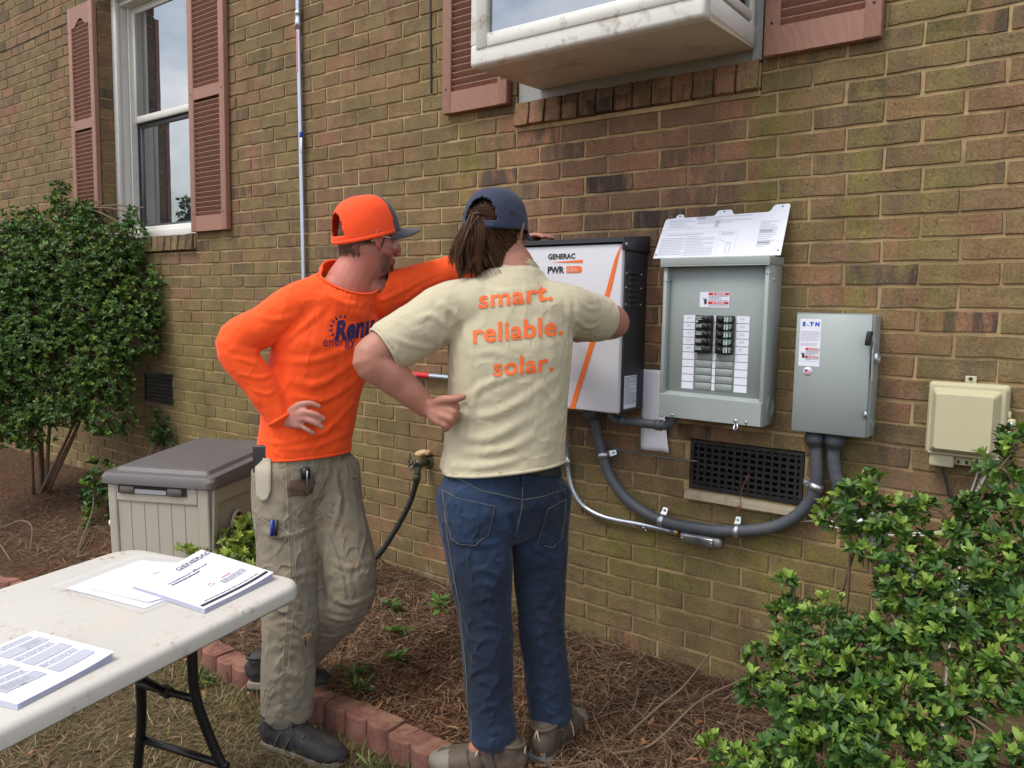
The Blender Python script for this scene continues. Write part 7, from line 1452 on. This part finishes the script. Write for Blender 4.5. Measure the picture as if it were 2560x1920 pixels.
neckline(shirt2, J['pelvis'] + Vector((0, 0, .080)), Vector((0, 0, -1)) + HX * .10, .3, M_TEE, .005, 'hem')
tr2 = bvh(shirt2); M_ORP = paint('orange_shirt_print', srgb(238, 104, 44), .7, 0, .05)
def tee_text(body, x0, y0, x1, y1, h, xh):
    vs, fs = text_mesh(body, 1., .022, cut=.12, space=1.06); w_ = max(v.x for v in vs); m = MB(); sx_ = (x1 - x0) / w_; print_on(tr2, vs, fs, m, lambda x, y: (x0 + x * sx_, y0 + (y1 - y0) * (x / w_) - y * h), .0026); m.build('lettering', M_ORP, shirt2)
tee_text('smart.', 1195, 771, 1381, 750, 62, 0); tee_text('reliable.', 1180, 858, 1406, 836, 66, 0); tee_text('solar.', 1232, 941, 1383, 926, 64, 0)
# jeans
def denim_extra(n, v, c):
    a = n.noise(n.map(v, (3, 3, 2)), 1., 4); c = n.mix(n.sstep(a, .45, .65), c, srgb(40, 56, 82)); w = n.n('TexWave'); n.l(n.map(v, (60, 60, 160)), w.inputs['Vector']); w.inputs['Scale'].default_value = 6; c = n.mix(n.math('MULTIPLY', w.outputs['Fac'], .10), c, srgb(74, 88, 108)); return n.mix(n.math('MULTIPLY', n.sstep(n.noise(v, 4, 6, .7), .5, .66), .4), c, srgb(42, 44, 48))
M_DENIM = mat_cloth('denim', srgb(25, 35, 52), .14, 800, .85, .1, .3, denim_extra, .6); M_STITCH = paint('denim_stitch', srgb(92, 92, 88), .8); M_BELT = paint('black_belt', srgb(34, 34, 38), .6, 0, .2)
lhem = J['lank'] + Vector((0, 0, .012)); rhem = J['rank'] + Vector((0, 0, .03))
pl2 = [loft([J['lhip'].lerp(J['rhip'], .5) + Vector((0, 0, -.07)), J['pelvis'] + Vector((0, 0, -.03)), J['pelvis'] + Vector((0, 0, .05)), J['waist'] + Vector((0, 0, .01))], [.160, .184, .178, .166], [.13, .145, .136, .12], (hip2 + cr2).normalized(), 28, 2.3)]
pl2.append(limb([J['lhip'] + Vector((0, 0, .02)), J['lhip'].lerp(J['lknee'], .45), J['lknee'], J['lknee'].lerp(J['lank'], .5), lhem], [.112, .099, .078, .073, .071], 6, 22)); pl2.append(limb([J['rhip'] + Vector((0, 0, .02)), J['rhip'].lerp(J['rknee'], .45), J['rknee'], J['rknee'].lerp(J['rank'], .5), rhem], [.104, .086, .071, .070, .069], 6, 22))
trs2 = fuse('jeans', pl2, .0068, M_DENIM, man2, 7); rumple(trs2, .007, 7, (1, 1, 1.2), 21)
F2 = []
for y in range(1430, 1780, 34): a_ = rf.uniform(-16, 16); F2.append(([(rf.uniform(1150, 1190), y + 12 - a_), (1220, y - 4), (rf.uniform(1240, 1286), y + 14 + a_)], rf.uniform(.0012, .0046), rf.uniform(.008, .014)))
for y in range(1380, 1760, 34): a_ = rf.uniform(-16, 16); F2.append(([(rf.uniform(1298, 1330), y + 14 + a_), (1350, y - 4), (rf.uniform(1370, 1410), y + 6 - a_)], rf.uniform(.0012, .0046), rf.uniform(.008, .014)))
F2 += [([(1170, 1810), (1230, 1830), (1285, 1810)], .007, .012), ([(1170, 1845), (1230, 1858), (1288, 1845)], .007, .012), ([(1310, 1770), (1370, 1790), (1430, 1770)], .007, .012), ([(1320, 1800), (1375, 1818), (1432, 1800)], .006, .011), ([(1285, 1340), (1220, 1360), (1130, 1350)], .005, .014), ([(1290, 1340), (1340, 1370), (1390, 1400)], .006, .014), ([(1280, 1290), (1285, 1340), (1283, 1420)], -.012, .013), ([(1200, 1700), (1240, 1720), (1286, 1730)], .005, .012)]
folds(trs2, F2); rumple(trs2, .0014, 36, (1, 1, 1), 9); tt2 = bvh(trs2)
for poly in ([(1109, 1226), (1150, 1246), (1236, 1264), (1232, 1290), (1218, 1335), (1190, 1362), (1150, 1358), (1130, 1345), (1118, 1290)], [(1366, 1272), (1412, 1246), (1410, 1290), (1402, 1345), (1380, 1368), (1342, 1358)]):
    patch(tt2, poly, M_DENIM, trs2, 'back_pocket', .003, .003); cyc = poly + [poly[0]]
    for a, b in zip(cyc, cyc[1:]): ribbon(tt2, [a, b], 1.8, M_STITCH, trs2, 'stitching', .0062, 4)
ribbon(tt2, [(1120, 1182), (1200, 1225), (1302, 1248)], 2.2, M_STITCH, trs2, 'yoke_seam', .002, 8); ribbon(tt2, [(1306, 1250), (1360, 1240), (1412, 1222)], 2.2, M_STITCH, trs2, 'yoke_seam', .002, 8); ribbon(tt2, [(1306, 1210), (1304, 1270), (1290, 1335)], 2.2, M_STITCH, trs2, 'seat_seam', .002, 8); ribbon(tt2, [(1112, 1280), (1128, 1400), (1152, 1530), (1166, 1680), (1172, 1800)], 2.4, M_STITCH, trs2, 'side_seam', .002, 10)
patch(tt2, [(1175, 1176), (1240, 1168), (1300, 1165), (1360, 1168), (1412, 1176), (1412, 1192), (1360, 1190), (1300, 1186), (1240, 1188), (1190, 1192)], M_BELT, trs2, 'belt', .004, .003); patch(tt2, [(1303, 1160), (1311, 1160), (1310, 1214), (1302, 1214)], M_DENIM, trs2, 'belt_loop', .009, .003)
# cap, hair
M_CAPN = mat_cloth('navy_twill', srgb(52, 58, 78), .14, 900, .85, .1, .3, crease=.10); CT2 = HT2 @ Matrix.Translation((0, 0, -.010)) @ Matrix.Rotation(math.radians(6), 4, 'X')
cap2 = cap_shell(CT2, 1.05, M_CAPN, man2, None, name='cap', bill_len=.07); band(CT2, 1.05, M_CAPN, cap2, math.pi * .84, math.pi * 1.16, .030, .014, 'strap'); m = MB(); m.rbox(-.010, .010, -.003, .003, -.009, .009, .002, CT2 @ Matrix.Translation((-.016, -.130, .036))); m.build('buckle', M_ZINC, cap2)
for a in (math.pi * .8, math.pi * 1.2): m = MB(); q = CT2 @ Vector((.078 * math.sin(a), -.01 + .098 * math.cos(a), .098)); m.lathe(q, (q - (CT2 @ Vector((0, 0, .05)))), [(0, .004), (.0015, .003)], 10); m.build('eyelet', M_NAVY, cap2)
M_HAIR2 = mat_hair('dark_brown_hair', srgb(44, 28, 19), srgb(108, 74, 50)); tie = HT2 @ Vector((-.006, -.122, .034))
def hair2(rg):
    t = rg.random()
    if t < .5:      # swept back over the skull to the tie
        a = rg.uniform(math.pi * .36, math.pi * 1.64); z = rg.uniform(-.115, .075); p = Vector((.081 * math.sin(a), -.006 + .104 * math.cos(a), z)); q = HT2 @ p; e = tie + Vector((rg.gauss(0, .008), rg.gauss(0, .008), rg.gauss(0, .010))); md_ = q.lerp(e, .5); c_ = HT2 @ Vector((0, -.01, z)); md_ = c_ + (md_ - c_).normalized() * max((md_ - c_).length, .105); return [q, md_, e]
    q = LOCKS[rg.randrange(len(LOCKS))]; sc_ = rg.gauss(0, 1), rg.gauss(0, 1), rg.gauss(0, 1); e_ = rg.uniform(.8, 1.05); out = []
    for k, p in enumerate(q):
        f_ = k / (len(q) - 1); wd_ = .0045 * math.sin(math.pi * min(1, .15 + f_ * .8)) + .001; out.append(q[0] + (p - q[0]) * e_ + Vector(sc_) * wd_)
    return out
LOCKS = []; rl = random.Random(31)
for li in range(40):
    L = rl.uniform(.10, .185); sx_ = rl.gauss(-.012, .026); dp_ = rl.uniform(.004, .030); w = rl.uniform(.004, .013); ph = rl.uniform(0, 6.28); fr_ = rl.uniform(5, 9); s_ = tie + Vector((rl.gauss(0, .006), rl.gauss(0, .006), rl.gauss(0, .006))); pts = [s_]
    for k in range(1, 8):
        f_ = k / 7; pts.append(s_ - HF * dp_ * math.sin(min(1., f_ * 1.3) * 2.2) + HX * sx_ * math.sin(min(1., f_ * 1.2) * 1.57) * 1.5 + Vector((0, 0, -L * f_)) + HX * w * f_ * math.sin(ph + f_ * fr_) - HF * w * f_ * .7 * math.cos(ph + f_ * fr_))
    LOCKS.append(pts)
strands('hair', None, hair2, 5200, .0010, M_HAIR2, man2, 14)
hm = fuse('hair_mass', [limb([tie + HF * .01, tie - HF * .012 + Vector((0, 0, -.03)), tie - HX * .012 + HF * .0 + Vector((0, 0, -.075)), tie - HX * .012 + HF * .012 + Vector((0, 0, -.13))], [.012, .022, .026, .010], 5, 16), loft([HT2 @ Vector((0, -.030, z)) for z in (-.125, -.085, -.04, 0, .05, .08)], [.048, .062, .072, .075, .074, .066], [.056, .070, .080, .084, .083, .078], HT2.to_3x3() @ Vector((1, 0, 0)), 22)], .006, paint('hair_base', srgb(30, 20, 14), .8, 0, .4, 60, .6, 300, spec=.1), man2, 3)
m = MB(); tn = Vector((0, 0, -1)) - HF * .6; tn.normalize(); tu = tn.orthogonal().normalized(); tv = tn.cross(tu); m.tube([tie + tn * .006 + (tu * math.cos(a) + tv * math.sin(a)) * .019 for a in [2 * math.pi * k / 20 for k in range(20)]], .004, 8, closed=True); m.build('hair_tie', M_BLACK, man2)
def wisps(rg):
    s_ = tie + Vector((0, 0, -.09)) + HX * rg.uniform(-.04, .03); x = rg.uniform(-.05, .04); return [s_, s_ + HX * x * .5 + Vector((0, 0, -.035)) - HF * .03, s_ + HX * x * 1.1 + Vector((0, 0, -.065)) - HF * .032, s_ + HX * (x * 1.5) + Vector((0, 0, -.09)) - HF * .028]
strands('loose_hair', None, wisps, 26, .0009, M_HAIR2, man2, 3)
def beard2(rg):
    s = rg.choice((1, 1, 1, -1)); zz = rg.uniform(-.118, -.02); rx, ry, yc = np.interp(zz, [h[0] for h in HEAD], [h[2] for h in HEAD]), np.interp(zz, [h[0] for h in HEAD], [h[3] for h in HEAD]), np.interp(zz, [h[0] for h in HEAD], [h[1] for h in HEAD]); an = s * rg.uniform(.1 if zz < -.05 else 1.0, 1.45)
    q = Vector((rx * math.sin(an), yc + ry * math.cos(an), zz)) * 1.02; o_ = Vector((math.sin(an) * .6, math.cos(an) * .7, -.8)) * rg.uniform(.02, .05); return [HT2 @ (q * .99), HT2 @ (q + o_ * .5 + Vector((rg.gauss(0, .004), rg.gauss(0, .004), 0))), HT2 @ (q + o_ + Vector((rg.gauss(0, .006), rg.gauss(0, .006), 0)))]
strands('beard', None, beard2, 900, .0010, mat_hair('beard_hair_dark', srgb(66, 44, 32), srgb(140, 96, 66)), man2, 7)
gl = thing('safety_glasses', 'safety glasses on the man with the ponytail, only an edge showing', 'glasses', HT2 @ Vector((0, .09, .01))); m = MB(); vs = []
for i in range(17):
    a = -1.15 + 2.3 * i / 16
    for z in (-.018, .022): vs.append(HT2 @ Vector((.085 * math.sin(a), .020 + .094 * math.cos(a), z + .002)))
m.add(vs, [(2 * i, 2 * i + 2, 2 * i + 3, 2 * i + 1) for i in range(16)], True); o = m.build('lens', ng.m, gl); o.modifiers.new('thick', 'SOLIDIFY').thickness = .002
M_SHOEB = paint('brown_hiker', srgb(88, 76, 64), .7, 0, .2, 16, .4, 120, dirt=(srgb(120, 102, 78), .4), dscale=14); M_SOLET = paint('tan_sole', srgb(128, 122, 112), .8, 0, .15, 12); M_LACET = paint('pale_lace', srgb(196, 182, 150), .8)
M_SHOED = paint('dark_overlay', srgb(58, 52, 46), .6)
for hl, te, zz in ((J['lheel'], J['ltoe'], -.048), (J['rheel'], J['rtoe'], -.040)):
    so2, T_, L_ = shoe(hl + (hl - te).normalized() * .02, te + (te - hl).normalized() * .015, zz, 1.08, (M_SOLET, M_SHOEB, M_LACET), man2, toe_sole=True, ml2=M_SHOED)
    m = MB(); m.prism([(-.03, .024), (.03, .024), (.024, .056), (0, .068), (-.024, .056)], T_ @ Vector((0, -.004, 0)), T_.to_3x3() @ Vector((1, 0, 0)), T_.to_3x3() @ Vector((0, 0, 1)), T_.to_3x3() @ Vector((0, .006, 0))); m.build('heel_cup', paint('grey_heel', srgb(120, 122, 124), .7), man2)
    m = MB(); m.tube([T_ @ Vector((-.02, -.006, .046)), T_ @ Vector((.0, -.008, .052)), T_ @ Vector((.02, -.006, .046))], .003, 6); m.build('heel_badge', paint('amber_badge', srgb(206, 140, 50), .6), man2)
    m = MB(); m.tube(spline([T_ @ Vector((-.026, .02, .10)), T_ @ Vector((-.01, -.006, .085)), T_ @ Vector((0, -.008, .115)), T_ @ Vector((.01, -.006, .085)), T_ @ Vector((.028, .03, .06))], 5), .0028, 6); m.build('heel_cord', M_LACET, man2)
